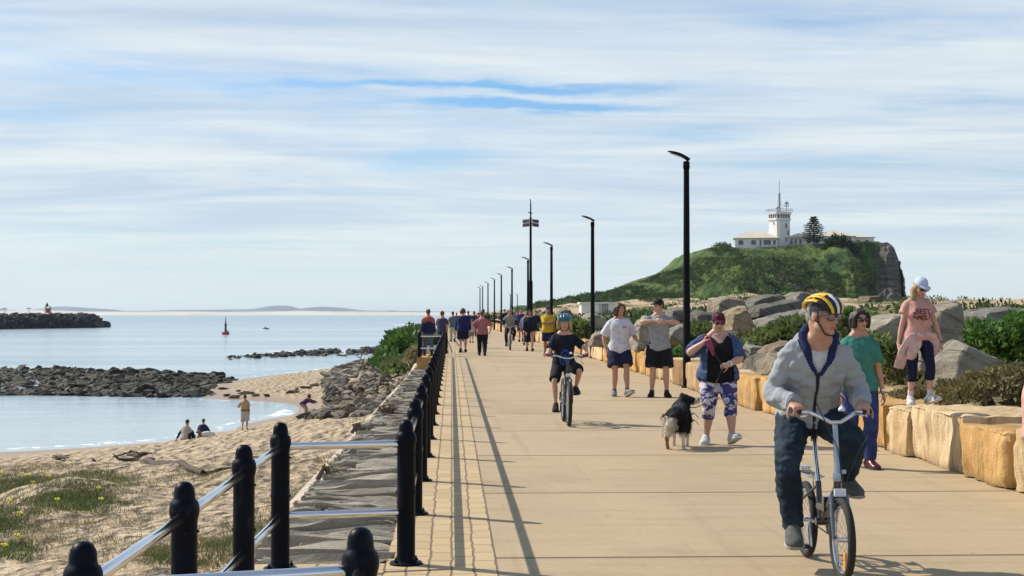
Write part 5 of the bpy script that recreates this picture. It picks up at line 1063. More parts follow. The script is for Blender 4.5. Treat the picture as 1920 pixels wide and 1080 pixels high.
class Fig:
    def __init__(s, lab, pos, yaw=0, H=1.75, vox=.010, fat=1.0, limb=1.0, female=False, pelvis=(0, 0, 0), lean=0, side=0, twist=0, head=(0, 0, 0), feet=None, hands=None, epole=None, kpole=None, fdir=None, skinc=SKIN, hairc='brown', hgroup=None, hs=1.0, shw=1.0, hdir=None, palm=None, curl=(.35, .35), hip=None):
        s.H = H; s.vox = vox; s.fat = fat; s.limb = limb; s.T = FTORSO if female else TORSO; s.near = vox < .011
        s.root = tag(empty('person', pos, R(yaw)), lab, 'person', hgroup); s.sk = skin(skinc); s.hairk = hairc
        s.hipax = V((1, 0, 0)) if hip is None else Euler((0, 0, R(hip))).to_matrix() @ V((1, 0, 0))
        U = Euler((R(lean), R(side), 0)).to_matrix() @ V((0, 0, 1)); s.U = U
        s.P = V((0, 0, .525 * H)) + V(pelvis); s.C = s.P + U * .285 * H
        s.shax = (Euler((R(lean), R(side), 0)).to_matrix() @ (Euler((0, 0, R(twist))).to_matrix() @ V((1, 0, 0))))
        s.N0 = s.P + U * .325 * H
        up = (U * .5 + V((0, 0, 1)) * .5).normalized(); s.N1 = s.N0 + up * .030 * H + (-V((0, 1, 0)) * .006 * H)
        hr = (Euler((0, 0, R(head[0]))).to_matrix() @ Euler((R(head[1]), 0, 0)).to_matrix() @ Euler((0, R(head[2]), 0)).to_matrix()); s.hr = hr; s.hh = .132 * H * hs; s.HC = s.N1 + hr @ V((0, -.012 * H, .062 * H * (.4 + .6 * hs)))
        s.J = {}
        for k in (-1, 1):
            i = (k + 1) // 2; sh = s.P + U * (.262 * H) + s.shax * (k * .092 * H * shw * (.5 + .5 * min(fat, 1.4)) * (.93 if female else 1))
            ht = V(hands[i]) if hands and hands[i] is not None else sh + V((k * .045 * H, -.02 * H, -.305 * H))
            pl = V(epole[i]) if epole and epole[i] is not None else V((k * .35, 1, -.1))
            el, wr = ik(sh, ht, .168 * H, .148 * H, pl)
            hp = s.P + s.hipax * (k * .052 * H * (.6 + .4 * fat)) - V((0, 0, .008 * H))
            ft = V(feet[i]) if feet else V((k * .06 * H, 0, .043 * H))
            kp = V(kpole[i]) if kpole and kpole[i] is not None else V((k * .08, -1, 0))
            kn, an = ik(hp, ft, .245 * H, .243 * H, kp)
            fd = V(fdir[i]).normalized() if fdir and fdir[i] is not None else V((k * .18, -1, 0)).normalized()
            s.J[k] = dict(sh=sh, el=el, wr=wr, hp=hp, kn=kn, an=an, fd=fd, hd=(V(hdir[i]).normalized() if hdir and hdir[i] is not None else (wr - el).normalized()), pn=(V(palm[i]).normalized() if palm and palm[i] is not None else V((-k, .3, 0)).normalized()), cu=curl[i])
        s.parts = {}; s.body()
    # --- helpers
    def fr(s, q):                      # spine frame at q (0 crotch .. 1 neck base)
        H = s.H
        c = s.P + s.U * ((q - .156) * .385 * H) if q > .156 else s.P + V((0, 0, (q - .156) * .385 * H)) * .75 + s.U * ((q - .156) * .385 * H) * .25
        a = (s.hipax.lerp(s.shax, min(1, max(0, (q - .1) / .7)))).normalized(); up = s.U if q > .156 else (s.U + V((0, 0, 1))).normalized(); d = up.cross(a).normalized(); return c, a, d, up
    def torso(s, mb, q0, q1, ease=0.0, n=28, steps=22, wk=1.0, flare=0.0, belly=None):
        rs = []; H = s.H
        for i in range(steps + 1):
            q = q0 + (q1 - q0) * i / steps; c, a, d, up = s.fr(q); qc = min(1, max(0, q))
            w = float(np.interp(qc, [t[0] for t in s.T], [t[1] for t in s.T])); dp = float(np.interp(qc, [t[0] for t in s.T], [t[2] for t in s.T])); yo = float(np.interp(qc, [t[0] for t in s.T], [t[3] for t in s.T]))
            f = 1 + (s.fat - 1) * float(np.interp(qc, [0, .1, .45, .75, .9, 1], [.5, .8, 1.15, .8, .4, .2])); fd = 1 + (s.fat - 1) * float(np.interp(qc, [0, .1, .45, .75, .9, 1], [.5, 1.0, 1.9, 1.2, .4, .2]))
            e = ease + flare * max(0, 1 - (q - q0) / max(.01, (q1 - q0) * .6)); w = (w * f + e) * H * wk; dp = (dp * fd + e) * H; ctr = c + d * (yo * H + (fd - 1) * -.012 * H)
            ring = []
            for j in range(n):
                th = 2 * pi * j / n; cx_, sx_ = cos(th), sin(th); ring.append(ctr + a * (w * math.copysign(abs(cx_) ** .82, cx_)) + d * (dp * math.copysign(abs(sx_) ** .82, sx_)))
            rs.append(ring)
        mb.rings(rs)
    def limbpts(s, A, B, C_, t0, t1, n):
        out = []
        for i in range(n + 1):
            t = t0 + (t1 - t0) * i / n
            p = A.lerp(B, t * 2) if t < .5 else B.lerp(C_, t * 2 - 1)
            w = max(0, 1 - abs(t - .5) / .10)
            if w > 0: p = p.lerp((A.lerp(B, .86) + B.lerp(C_, .14)) / 2, .35 * w)
            out.append((t, p))
        return out
    def leg(s, mb, k, t0=0.0, t1=1.0, ease=0.0, flare=0.0, minr=0.0, n=20, seg=14):
        j = s.J[k]; L = s.limbpts(j['hp'], j['kn'], j['an'], t0, t1, n); fl = 1 + (s.fat - 1) * .8
        back = V((0, 1, 0))
        pts, rr = [], []
        for t, p in L:
            r = prof(LEGP, max(0, t)) * s.limb * (fl if t < .5 else 1 + (s.fat - 1) * .45)
            calf = .010 * s.H * math.exp(-((t - .66) / .1) ** 2); pts.append(p - j['fd'] * calf); rr.append(max(r + ease + flare * max(0, (t - t0) / max(.01, t1 - t0)) ** 1.5, minr) * s.H)
        mb.tube(pts, rr, seg)
    def arm(s, mb, k, t0=0.0, t1=1.0, ease=0.0, flare=0.0, minr=0.0, n=18, seg=12):
        j = s.J[k]; L = s.limbpts(j['sh'], j['el'], j['wr'], t0, t1, n)
        fa = 1 + (s.fat - 1) * .75; inn = j['sh'] - s.shax * (k * .03 * s.H) - s.U * (.006 * s.H)
        pts = ([inn] if t0 <= 0 else []); rr = ([.026 * s.H + ease * .8 * s.H] if t0 <= 0 else [])
        for t, p in L:
            pts.append(p); rr.append(max(prof(ARMP, t) * s.limb * fa + ease + flare * max(0, (t - t0) / max(.01, t1 - t0)), minr) * s.H)
        mb.tube(pts, rr, seg)
    def trap(s, mb, k, e=0.0, x0=.012, u0=.012):
        c, a, d, up = s.fr(.99); H = s.H; sh = s.J[k]['sh']; mb.tube([c + a * (k * x0 * H) + up * u0 * H, c.lerp(sh, .5) + up * .010 * H, sh], [(.034 + e if x0 < .03 else .014) * H, (.031 + e if x0 < .03 else .024 + e) * H, (.027 + e) * H], 12)
    def hand(s, mb, k):
        j = s.J[k]; h = s.H; d = j['hd']; n = (j['pn'] - d * j['pn'].dot(d)).normalized(); sd = d.cross(n).normalized()
        # thumb side points up/forward: choose the side that is most inward-forward
        tw = sd if (sd.dot(V((0, -1, .35))) > 0) else -sd
        w = j['wr']; cu = j['cu']
        mb.tube([w - d * .012 * h, w + d * .010 * h, w + d * .030 * h, w + d * .050 * h, w + d * .057 * h], [(.0135 * h, .0115 * h), (.017 * h, .0110 * h), (.0225 * h, .0105 * h), (.0235 * h, .0095 * h), (.021 * h, .007 * h)], 12, ref=sd)
        fr_ = .0048 * h
        for i, (o, L) in enumerate(zip((.0172, .0060, -.0055, -.0165), (.041, .046, .043, .034))):
            p = w + d * .052 * h + tw * (o * h); P = [p - d * .012 * h, p]; an = 0; 
            for q, fq in enumerate((.44, .32, .26)):
                an += cu * (1.25, 1.5, 1.0)[q] * (1 + .12 * (i - 1)); dd = d * cos(an) + n * sin(an); P.append(P[-1] + (dd + tw * (.06 * (1.5 - i))).normalized() * L * fq * h)
            mb.tube(P, [fr_ * 1.05, fr_ * 1.08, fr_ * 1.0, fr_ * .92, fr_ * .75], 8)
        p = w + d * .016 * h + tw * .017 * h; t1 = (tw * .75 + d * .75 + n * (.35 + .4 * cu)).normalized(); t2 = (d * .9 + tw * (.35 - .5 * cu) + n * (.3 + .9 * cu)).normalized()
        mb.tube([p - t1 * .01 * h, p + t1 * .018 * h, p + t1 * .030 * h + t2 * .008 * h, p + t1 * .032 * h + t2 * .028 * h], [.0088 * h, .0068 * h, .0056 * h, .0042 * h], 8)
    def foot(s, mb, k, e=0.0, sole=False):
        j = s.J[k]; h = s.H; f = j['fd']; side = f.cross(V((0, 0, 1))); side = side.normalized() if side.length > .05 else V((1, 0, 0)); up = side.cross(f).normalized(); a = j['an']
        S = [(-.044, .012, .018), (-.034, .020, .026), (-.012, .022, .034), (.012, .023, .036), (.04, .0255, .026), (.072, .0285, .0185), (.096, .0265, .0145), (.110, .019, .0105), (.117, .008, .007)]
        if sole:
            pts = [a - up * (.0415 * h) + f * (x * h * 1.04) for x, _, _ in S]; mb.tube(pts, [((w + e + .0022) * h, .0062 * h) for _, w, _ in S], 14, ref=side, pw=.7)
        else:
            pts = [a + f * (x * h * (1 + e * 6)) + up * ((-.043 + hh) * h) for x, _, hh in S]; mb.tube(pts, [((w + e) * h, (hh + e) * h) for _, w, hh in S], 14, ref=side)
            mb.tube([a + up * .022 * h, a - up * .012 * h], [(.020 + e) * h, (.021 + e) * h], 12)
    def hp(s, x, y, z): return s.HC + s.hr @ (V((x, y, z)) * s.hh)
    def hball(s, mb, c, r, n=14, m=9, rot=None):
        mb.ball(s.hp(*c), tuple(q * s.hh for q in r), s.hr if rot is None else s.hr @ rot, n, m)
    def htube(s, mb, pts, rad, n=8, ref=None): mb.tube([s.hp(*p) for p in pts], [(r[0] * s.hh, r[1] * s.hh) if isinstance(r, tuple) else r * s.hh for r in rad], n, ref=None if ref is None else s.hr @ V(ref))
    def head(s, mb):
        B = s.hball
        B(mb, (0, .07, .13), (.335, .42, .37), 20, 13); B(mb, (0, -.09, -.08), (.285, .30, .40), 18, 11); B(mb, (0, -.16, -.32), (.19, .21, .165)); B(mb, (0, -.33, -.42), (.10, .085, .075), 10, 7)
        for k in (-1, 1):
            B(mb, (k * .175, -.245, -.09), (.10, .10, .10), 10, 7); B(mb, (k * .345, .03, -.04), (.035, .10, .155), 10, 7); B(mb, (k * .055, -.435, -.145), (.045, .05, .038), 8, 6); B(mb, (k * .15, -.335, .115), (.12, .05, .035), 10, 6)
            B(mb, (k * .20, -.02, -.30), (.09, .2, .12), 10, 7)
        s.htube(mb, [(0, -.34, .07), (0, -.41, -.02), (0, -.475, -.125), (0, -.40, -.165)], [.045, .048, .062, .04])
        B(mb, (0, -.375, -.265), (.115, .055, .028), 10, 6); B(mb, (0, -.37, -.312), (.095, .055, .033), 10, 6)
    def body(s):
        mb = MB(); H = s.H
        s.torso(mb, 0, 1.0)
        for k in (-1, 1):
            s.leg(mb, k); s.arm(mb, k); s.hand(mb, k); s.foot(mb, k)
            mb.ball(s.J[k]['sh'], .032 * H * (1 + (s.fat - 1) * .5) * s.limb, n=12, m=8); s.trap(mb, k)
        b = s.P + s.U * .31 * H; mb.tube([b, s.N0, s.N1, s.HC + s.hr @ V((0, .03 * H, .0))], [.050 * H * (.7 + .3 * s.fat), .038 * H * (.8 + .2 * s.fat), .0355 * H * (.8 + .2 * s.fat), .037 * H], 14)
        s.head(mb); me = remesh(mb.mesh('body', False, False), s.vox * .8 if s.near else s.vox, 3); s.bodyme = me
        me.materials.append(s.sk); me.materials.append(mat('lip_skin', (.36, .13, .11), rough=.45)); me.materials.append(mat('eye_white', (.70, .68, .66), rough=.2)); me.materials.append(mat('eye_iris', (.03, .02, .015), rough=.15)); me.materials.append(hairmat(s.hairk))
        inv = s.hr.transposed(); vs = me.vertices
        for p in me.polygons:
            c = inv @ ((p.center - s.HC) / s.hh)
            if c.y < -.22 and abs(c.x) < .3 and -.4 < c.z < .25:
                ex, ez = abs(c.x) - .145, c.z - .012
                if (ex / .035) ** 2 + (ez / .035) ** 2 < 1: p.material_index = 3
                elif (ex / .072) ** 2 + (ez / .034) ** 2 < 1: p.material_index = 2
                elif abs(c.x) < .11 and -.335 < c.z < -.245 and c.y < -.36: p.material_index = 1
                elif .05 < abs(c.x) < .25 and abs(c.z - (.118 - .12 * (abs(c.x) - .15))) < .022: p.material_index = 4
        s.bo = link('body', me, None, s.root); return s
    def finish(s, name, mb, m, vox=None, it=3, wr=0.0, freq=9, cut=None, parent=None, mats=None, matfn=None, dirs=(1, 1, 1)):
        vox = vox or s.vox
        off = V((random.uniform(0, 50), random.uniform(0, 50), 0)); D = V(dirs)
        disp = None
        if wr and vox < .016: disp = lambda co: wr * (noise.noise(V((co.x * D.x, co.y * D.y, co.z * D.z)) * freq + off) + .6 * (1 - 2 * abs(noise.noise(V((co.x * D.x, co.y * D.y, co.z * D.z)) * freq * .8 - off))) + .3 * noise.noise(co * freq * 3 + off))
        me = remesh(mb.mesh(name, False, False), vox, it, disp=disp)
        if cut:
            bm = bmesh.new(); bm.from_mesh(me); bmesh.ops.delete(bm, geom=[f for f in bm.faces if cut(f.calc_center_median())], context='FACES'); bm.to_mesh(me); bm.free(); smooth(me)
        for x in (mats or [m]): me.materials.append(x)
        if matfn:
            for p in me.polygons: p.material_index = matfn(p.center)
        o = link(name, me, None, parent or s.root); return o
    def tc(s, co):
        q = (co - s.P).dot(s.U) / (.385 * s.H) + .156; c, a, d, up = s.fr(max(0, min(1.1, q))); r = co - c; return r.dot(a) / s.H, r.dot(d) / s.H, q      # lateral, depth (+ = back), height
    # --- garments
    def top(s, name='shirt', m=None, q0=.06, q1=.955, ease=.010, flare=.008, sleeve=.30, sease=.012, sflare=.008, neck=.040, wr=.006, cut=None, **k):
        mb = MB(); s.torso(mb, q0, q1, ease, flare=flare)
        for j in (-1, 1):
            if sleeve: s.arm(mb, j, 0, sleeve, sease, sflare)
            mb.ball(s.J[j]['sh'], (.031 * (1 + (s.fat - 1) * .5) + ease * .6) * s.H if sleeve else .027 * s.H, n=12, m=8)
            if sleeve and q1 > .94: s.trap(mb, j, ease * .7, .046, -.004)
        return s.finish(name, mb, m, wr=wr, cut=cut, **k)
    def bottoms(s, name, m, t1=.42, q1=.30, ease=.010, flare=.02, minr=0, wr=.006, skirt=False, **k):
        mb = MB(); s.torso(mb, .0, q1, ease)
        for j in (-1, 1): s.leg(mb, j, -.02, t1, ease, flare, minr)
        return s.finish(name, mb, m, wr=wr, **k)
    def shoes(s, m, ms, name='shoe', e=.0035):
        for k in (-1, 1):
            mb = MB(); s.foot(mb, k, e); o = s.finish(name, mb, m, vox=min(s.vox, .011), it=2)
            mb = MB(); s.foot(mb, k, e, True); mb.build('sole', ms, o)
    def socks(s, m, t0=.90):
        for k in (-1, 1):
            mb = MB(); s.leg(mb, k, t0, 1.0, .004); mb.build('sock', m, s.root)
    def hair(s, style='short', k=None):
        m = hairmat(k or s.hairk); mb = MB()
        if style in ('short', 'tied', 'long', 'bob'):
            s.hball(mb, (0, .105, .165), (.365, .425, .375), 18, 11); s.hball(mb, (0, .22, -.05), (.30, .30, .30), 14, 9)
            s.hball(mb, (0, -.13, .33), (.27, .20, .14), 12, 8)
            for j in (-1, 1): s.hball(mb, (j * .31, -.03, .10), (.06, .16, .2), 10, 7)
        if style in ('long', 'bob'):
            L = -.62 if style == 'long' else -.34
            for j in (-1, 1):
                s.htube(mb, [(j * .22, -.22, .36), (j * .345, -.20, .15), (j * .375, -.15, -.12), (j * .36, -.08, -.36), (j * .30, -.06, L)], [.09, .10, .11, .105, .05], 10); s.htube(mb, [(j * .2, .25, .3), (j * .33, .16, 0), (j * .34, .12, -.35), (j * .26, .10, L)], [.15, .18, .16, .07], 10)
            s.htube(mb, [(0, .4, .2), (0, .42, -.15), (0, .32, L)], [.2, .22, .12], 12)
        if style == 'tied':
            s.htube(mb, [(0, .42, .12), (-.10, .52, -.05), (-.16, .46, -.45), (-.2, .40, -.75)], [.10, .12, .11, .03], 10)
        if style == 'ponytail_side':
            s.hball(mb, (0, .14, .10), (.355, .40, .34), 16, 10); s.htube(mb, [(-.26, .22, 0), (-.40, .08, -.22), (-.42, -.10, -.55), (-.36, -.16, -.98)], [.10, .13, .11, .03], 10); s.htube(mb, [(.30, -.05, .05), (.33, -.12, -.2), (.31, -.1, -.45)], [.05, .05, .02], 8)
        vx = min(s.vox, .010) if s.near else s.vox
        return s.finish('hair', mb, m, vox=vx * .8, it=2, wr=.008 if s.near else .004, freq=24, dirs=(1, 1, .25))
    def cap(s, m, brimc=None, tilt=0, back=False):
        mb = MB(); rs = []; n = 22
        for i in range(9):
            u = i / 8; z = .14 + .40 * sin(u * pi / 2) ; k = cos(u * pi / 2) ** .75 if i < 8 else .03
            rs.append([s.hp(.372 * k * cos(2 * pi * j / n), .045 + .445 * k * sin(2 * pi * j / n), z - (.05 if sin(2 * pi * j / n) > 0 else 0) * sin(2 * pi * j / n) * (1 - u)) for j in range(n)])
        mb.rings(rs); mb.ball(s.hp(0, .04, .545), .02 * s.hh, n=8, m=5); o = mb.build('cap', m, s.root)
        mb = MB(); mb.tube([s.hp(0, -.30, .17), s.hp(0, -.48, .165), s.hp(0, -.62, .12), s.hp(0, -.69, .085)], [(.31 * s.hh, .022 * s.hh), (.30 * s.hh, .02 * s.hh), (.23 * s.hh, .018 * s.hh), (.08 * s.hh, .014 * s.hh)], 14, ref=s.hr @ V((1, 0, 0))); mb.build('brim', brimc or m, o); return o
    def hat(s, m, lift=.12):
        mb = MB(); mb2 = []; n = 24
        for r, z in ((.66, .13), (.70, .14), (.66, .16), (.40, .20), (.39, .38), (.30, .48), (.05, .50)): mb2.append([s.hp(r * .95 * cos(2 * pi * j / n), .04 + r * 1.05 * sin(2 * pi * j / n), z) for j in range(n)])
        mb.rings(mb2); return mb.build('hat', m, s.root)
    def glasses(s, dark=True, m=None):
        fm = m or mat('glasses_frame', (.015, .012, .012), rough=.3); lens = mat('dark_lens', (.012, .008, .010), rough=.08, spec=.8) if dark else mat('clear_lens', (.25, .20, .17), rough=.08, spec=.8); mb = MB()
        for k in (-1, 1):
            s.htube(mb, [(k * .29, -.36, .035), (k * .35, -.2, .03), (k * .36, .05, .0)], [.016, .016, .014], 6)
            P = [(k * .155 + .135 * cos(a), -.435 + .06 * abs(k * .155 + .135 * cos(a)), .0 + .085 * sin(a)) for a in np.linspace(0, 2 * pi, 15)]; s.htube(mb, P, [.014] * 15, 6)
        s.htube(mb, [(-.05, -.455, .03), (.05, -.455, .03)], [.015, .015], 6); o = mb.build('glasses', fm, s.root)
        for k in (-1, 1):
            mb = MB(); s.hball(mb, (k * .155, -.425, 0), (.135, .018, .085), 14, 7, Euler((0, 0, R(k * 8))).to_matrix()); mb.build('lens', lens, o)
    def helmet(s, shellc, ribc, n=6, ribm=None):
        mb = MB(); rs = []; n_ = 26
        for i in range(9):
            u = i / 8; k = cos(u * pi / 2) ** .7 if i < 8 else .03; z = .15 + .40 * sin(u * pi / 2)
            rs.append([s.hp(.39 * k * cos(2 * pi * j / n_), .03 + .50 * k * sin(2 * pi * j / n_), z - .02 + (.04 if sin(2 * pi * j / n_) < 0 else -.10) * abs(sin(2 * pi * j / n_)) * (1 - u)) for j in range(n_)])
        mb.rings(rs); o = mb.build('helmet', shellc, s.root)
        for i in range(n):
            x = (i - (n - 1) / 2) / ((n - 1) / 2); P = []; Rr = []
            for q in range(11):
                a = -.12 + (pi + .16) * q / 10; k = math.sqrt(max(.05, 1 - (x * .82) ** 2)); P.append((x * .37 * (.55 + .45 * sin(a) ** .5 if sin(a) > 0 else .55) * 1.04, .03 - .54 * cos(a) * (.55 + .45 * k), .14 + .42 * max(-.2, sin(a)) * k + .02)); Rr.append((.062 * (.5 + .5 * sin(min(pi, max(0, a)))) + .022, .04))
            nf = 4 if ribm else 0
            mb = MB(); s.htube(mb, P[nf:], Rr[nf:], 10, ref=(1, 0, 0)); mb.build('shell_rib', ribc, o)
            if nf: mb = MB(); s.htube(mb, P[:nf + 1], [(a_ * .9, b_) for a_, b_ in Rr[:nf + 1]], 10, ref=(1, 0, 0)); mb.build('front_rib', ribm[i], o)
        for (a0, w_) in ((1.75, .42), (2.5, .36)):      # cross bands between the vents
            mb = MB(); P = [(.335 * cos(t) * (sin(a0) ** .4), .03 - .52 * cos(a0), .14 + .38 * sin(a0) * (.55 + .45 * sin(t)) + .01) for t in np.linspace(.25, pi - .25, 9)]; s.htube(mb, P, [(.05, .035)] * 9, 8, ref=(0, 1, 0)); mb.build('cross_band', ribc, o)
        mb = MB()
        for k in (-1, 1): s.htube(mb, [(k * .37, -.12, .14), (k * .335, -.13, -.15), (k * .19, -.26, -.46), (0, -.30, -.515)], [(.02, .012)] * 4, 6); s.htube(mb, [(k * .36, .15, .05), (k * .335, -.10, -.17)], [(.02, .012)] * 2, 6)
        mb.build('chin_strap', mat('black_strap', (.012, .012, .014), rough=.7), o); return o
    def print_(s, me_art, target, m, name='print', origin=(0, 0, 0), q=.65, x=0.0, dirn=None, parent=None):
        "art drawn in xz around 0 is pressed on to the chest at height q"
        c, a, d, up = s.fr(q)
        for v in me_art.vertices: v.co = c + a * (v.co.x + x) + up * v.co.y - d * .6
        projected(me_art, target.data, d, .004); return link(name, me_art, m, parent or target)
def walkfeet(H, ph, st=.17, w=.055):
    "ankle positions for a stride; ph +1: the foot on +x side leads"
    out = []; fd = []
    for k in (-1, 1):
        if k == ph: out.append((k * w * H, -st * H, .055 * H)); fd.append((k * .15, -1, .28))
        else: out.append((k * w * H, st * H * .95, .082 * H)); fd.append((k * .12, -1, -.55))
    return out, fd
def swing(H, ph, am=.14):
    return [(k * (.150) * H, (-am if k != ph else am * .7) * H, .50 * H) for k in (-1, 1)]
# ================================================================== BICYCLES
RUB = mat('tyre_rubber', (.018, .017, .016), rough=.8); CHR = mat('bright_alloy', (.70, .71, .73), rough=.22, metal=1.0); BLK = mat('black_plastic', (.015, .015, .017), rough=.45); FRM = {}
def wheel(t, y, r, tr, full=True, rimw=.014, refl=False):
    n = 40; mb = MB(); mb.tube([(-.05, y, r), (.05, y, r)], [.010, .010], 8); mb.lathe((0, y, r), [(.012, -.045), (.028, -.04), (.028, -.034), (.016, -.03), (.016, .03), (.028, .034), (.028, .04), (.012, .045)], 12, 'x')
    hub = mb.build('wheel', CHR, t)
    def torus(name, R_, a, b, m, nn=10):
        rs = []
        for i in range(n):
            th = 2 * pi * i / n; c = V((0, y + R_ * cos(th), r + R_ * sin(th))); u = V((0, cos(th), sin(th))); rs.append([c + u * (b * cos(2 * pi * j / nn)) + V((a * sin(2 * pi * j / nn), 0, 0)) for j in range(nn)])
        q = MB(); q.rings(rs, False, True); return q.build(name, m, hub)
    torus('tyre', r - tr, tr, tr, RUB); torus('rim', r - tr * 2 - .006, rimw, .010, CHR, 8)
    if full:
        q = MB()
        for i in range(28):
            th = 2 * pi * i / 28; sx = .03 * (1 if i % 2 else -1); a2 = th + (.35 if i % 4 < 2 else -.35); q.tube([(sx, y + .026 * cos(a2), r + .026 * sin(a2)), (0, y + (r - tr * 2 - .01) * cos(th), r + (r - tr * 2 - .01) * sin(th))], .0014, 5, cap=False)
        q.build('spokes', CHR, hub)
    if refl:
        q = MB(); q.box((0, y - r * .25, r * .52), (.006, .02, .055)); q.build('reflector', mat('amber_reflector', (.75, .28, .03), rough=.25), hub)
    return hub
def bicycle(pos, lab, r=.25, tr=.024, wb=.94, bb=(.05, .29), seat=(.24, .87), bar=(-.30, 1.0), barw=.28, head=(-.36, .60), fold=True, frame=(.014, .016, .022), ca=.6, full=True, yaw=0, gripx=None, graw=False):
    t = tag(empty('bicycle', pos, R(yaw)), lab, 'bicycle'); fm = mat('frame_%d' % int(frame[0] * 999), frame, rough=.3, spec=.6, coat=.4)
    yf, yr_ = -wb / 2, wb / 2; hf = wheel(t, yf, r, tr, full, refl=full and fold); wheel(t, yr_, r, tr, full)
    by, bz = bb; sy, sz = seat; hy, hz = head; S0 = V((0, by + (sy - by) * .42, bz + (sz - bz) * .42))
    mb = MB(); mb.tube([(-.035, by, bz), (.035, by, bz)], .026, 12); mb.tube([(0, by, bz), tuple(S0)], .019, 12)
    mb.tube([(0, hy + .02, hz - .10), (0, hy, hz)], .023, 12)
    if fold: mb.tube([(0, hy + .02, hz - .06), (0, (hy + S0.y) / 2, bz + .10), (0, S0.y - .02, bz + .09)], [(.021, .030)] * 3, 12, ref=(1, 0, 0)); mb.box((0, -.10, bz + .13), (.028, .03, .045)); mb.tube([(0, -.10, bz + .13), (0, by, bz)], .016, 8)
    else: mb.tube([(0, hy + .01, hz - .03), tuple(S0)], .019, 12); mb.tube([(0, hy + .02, hz - .09), (0, by, bz)], .021, 12)
    for k in (-1, 1): mb.tube([(k * .02, by, bz), (k * .06, yr_, r)], .011, 8); mb.tube([(k * .012, S0.y, S0.z - .03), (k * .055, yr_ - .04, r + .12), (k * .06, yr_, r)], .009, 8)
    mb.build('frame', fm, t)
    mb = MB()
    top_ = r * 2 + .035
    for k in (-1, 1): mb.tube([(k * .012, hy + .02, hz - .11), (k * .045, hy - .01 + (yf - hy) * .25, top_ - .03), (k * .052, yf + .02, r + .1), (k * .052, yf, r)], [.014, .014, .012, .009], 10)
    mb.box((0, hy + .01, hz - .115), (.035, .025, .018)); mb.build('fork', mat('blue_grey_fork', (.10, .13, .18), rough=.3, spec=.6) if fold else fm, t)
    mb = MB(); mb.tube([tuple(S0), (0, sy, sz - .05)], .0155, 12); mb.build('seat_post', CHR, t)
    mb = MB(); rs = []
    for u in np.linspace(0, 1, 9):
        w = .022 + .055 * max(0, u - .3) ** .7 * 1.3; w = w * (1 if u < .95 else .8); y_ = sy - .13 + .26 * u; rs.append([(w * cos(a), y_, sz - .012 + .02 * u * u + .026 * sin(a) * (1 if sin(a) > 0 else 1.4)) for a in np.linspace(0, 2 * pi, 13)[:-1]])
    mb.rings(rs); mb.tube([(0, sy, sz - .03), (0, sy, sz - .09)], .022, 10); mb.build('saddle', BLK, t)
    by_, bz_ = bar; mb = MB(); mb.tube([(0, hy, hz - .01), (0, hy * .5 + by_ * .5, (hz + bz_) / 2), (0, by_, bz_ - .045)], [.019, .0175, .016], 12)
    mb.lathe((0, hy, hz - .012), [(.027, 0), (.03, .02), (.027, .05), (.021, .055)], 12); mb.box((.02, hy, hz + .045), (.03, .012, .012)); st = mb.build('stem', mat('blue_silver_stem', (.34, .40, .48), rough=.3, metal=.7) if fold else fm, t)
    mb = MB(); g = barw
    if fold: P = [(-g, by_ + .09, bz_ + .012), (-g * .62, by_ + .06, bz_ + .012), (-g * .38, by_ - .0, bz_ - .012), (-.03, by_ - .02, bz_ - .045), (.03, by_ - .02, bz_ - .045), (g * .38, by_, bz_ - .012), (g * .62, by_ + .06, bz_ + .012), (g, by_ + .09, bz_ + .012)]
    else: P = [(-g, by_ + .03, bz_), (-g * .5, by_ + .01, bz_ - .006), (-.04, by_ - .02, bz_ - .04), (.04, by_ - .02, bz_ - .04), (g * .5, by_ + .01, bz_ - .006), (g, by_ + .03, bz_)]
    Q = []
    for i in range(len(P) - 1): Q += [V(P[i]).lerp(V(P[i + 1]), k / 3) for k in range(3)]
    mb.tube(Q + [V(P[-1])], .0125, 10); hb = mb.build('handlebar', CHR, t)
    for k in (-1, 1):
        a, b = V(P[0 if k < 0 else -1]), V(P[1 if k < 0 else -2]); mb = MB(); mb.tube([a - (b - a).normalized() * .01, a.lerp(b, .55)], .0165, 10); mb.build('grip', mat('red_grip', (.20, .03, .03), rough=.6) if graw else BLK, hb)
        mb = MB(); c = a.lerp(b, 1.0); mb.tube([c + V((0, 0, -.005)), c + V((-k * -.03, -.05, -.02)), a.lerp(b, .35) + V((0, -.055, -.025))], [.009, .007, .006], 8); mb.build('brake_lever', BLK if not fold else CHR, hb)
    if full:
        mb = MB(); c = V(P[1]) + V((.03, -.02, 0)); mb.tube([c, c + V((0, -.05, .06)), V((0, by_ - .07, bz_ - .2)), V((0.03, hy - .03, hz - .05)), V((.03, yf + .12, top_ - .02))], .0035, 6); c = V(P[-2]) + V((-.02, -.02, 0)); mb.tube([c, c + V((.06, -.03, -.02)), c + V((.10, -.02, -.12)), V((.13, hy - .02, hz + .18)), V((.05, hy, hz - .02))], .0035, 6); mb.build('brake_cable', BLK, t)
        mb = MB(); mb.lathe((.055, by_ + .05, bz_ + .02), [(.02, 0), (.022, .012), (.012, .026), (.002, .03)], 10); mb.build('bell', mat('white_plastic', (.7, .72, .74), rough=.3), hb)
        mb = MB(); mb.box((0, hy - .055, hz - .075), (.034, .014, .022)); mb.tube([(0, hy - .05, hz - .08), (0, hy, hz - .08)], .008, 6); mb.build('front_light', mat('light_lens', (.62, .72, .80), rough=.15, spec=.8), t)
        mb = MB()
        for k in (-1, 1): mb.tube([(0, hy - .02, hz - .115), (k * .055, hy - .035, hz - .14), (k * .05, yf + .06, r * 2 - .055)], .007, 6)
        mb.build('brake_caliper', CHR, t)
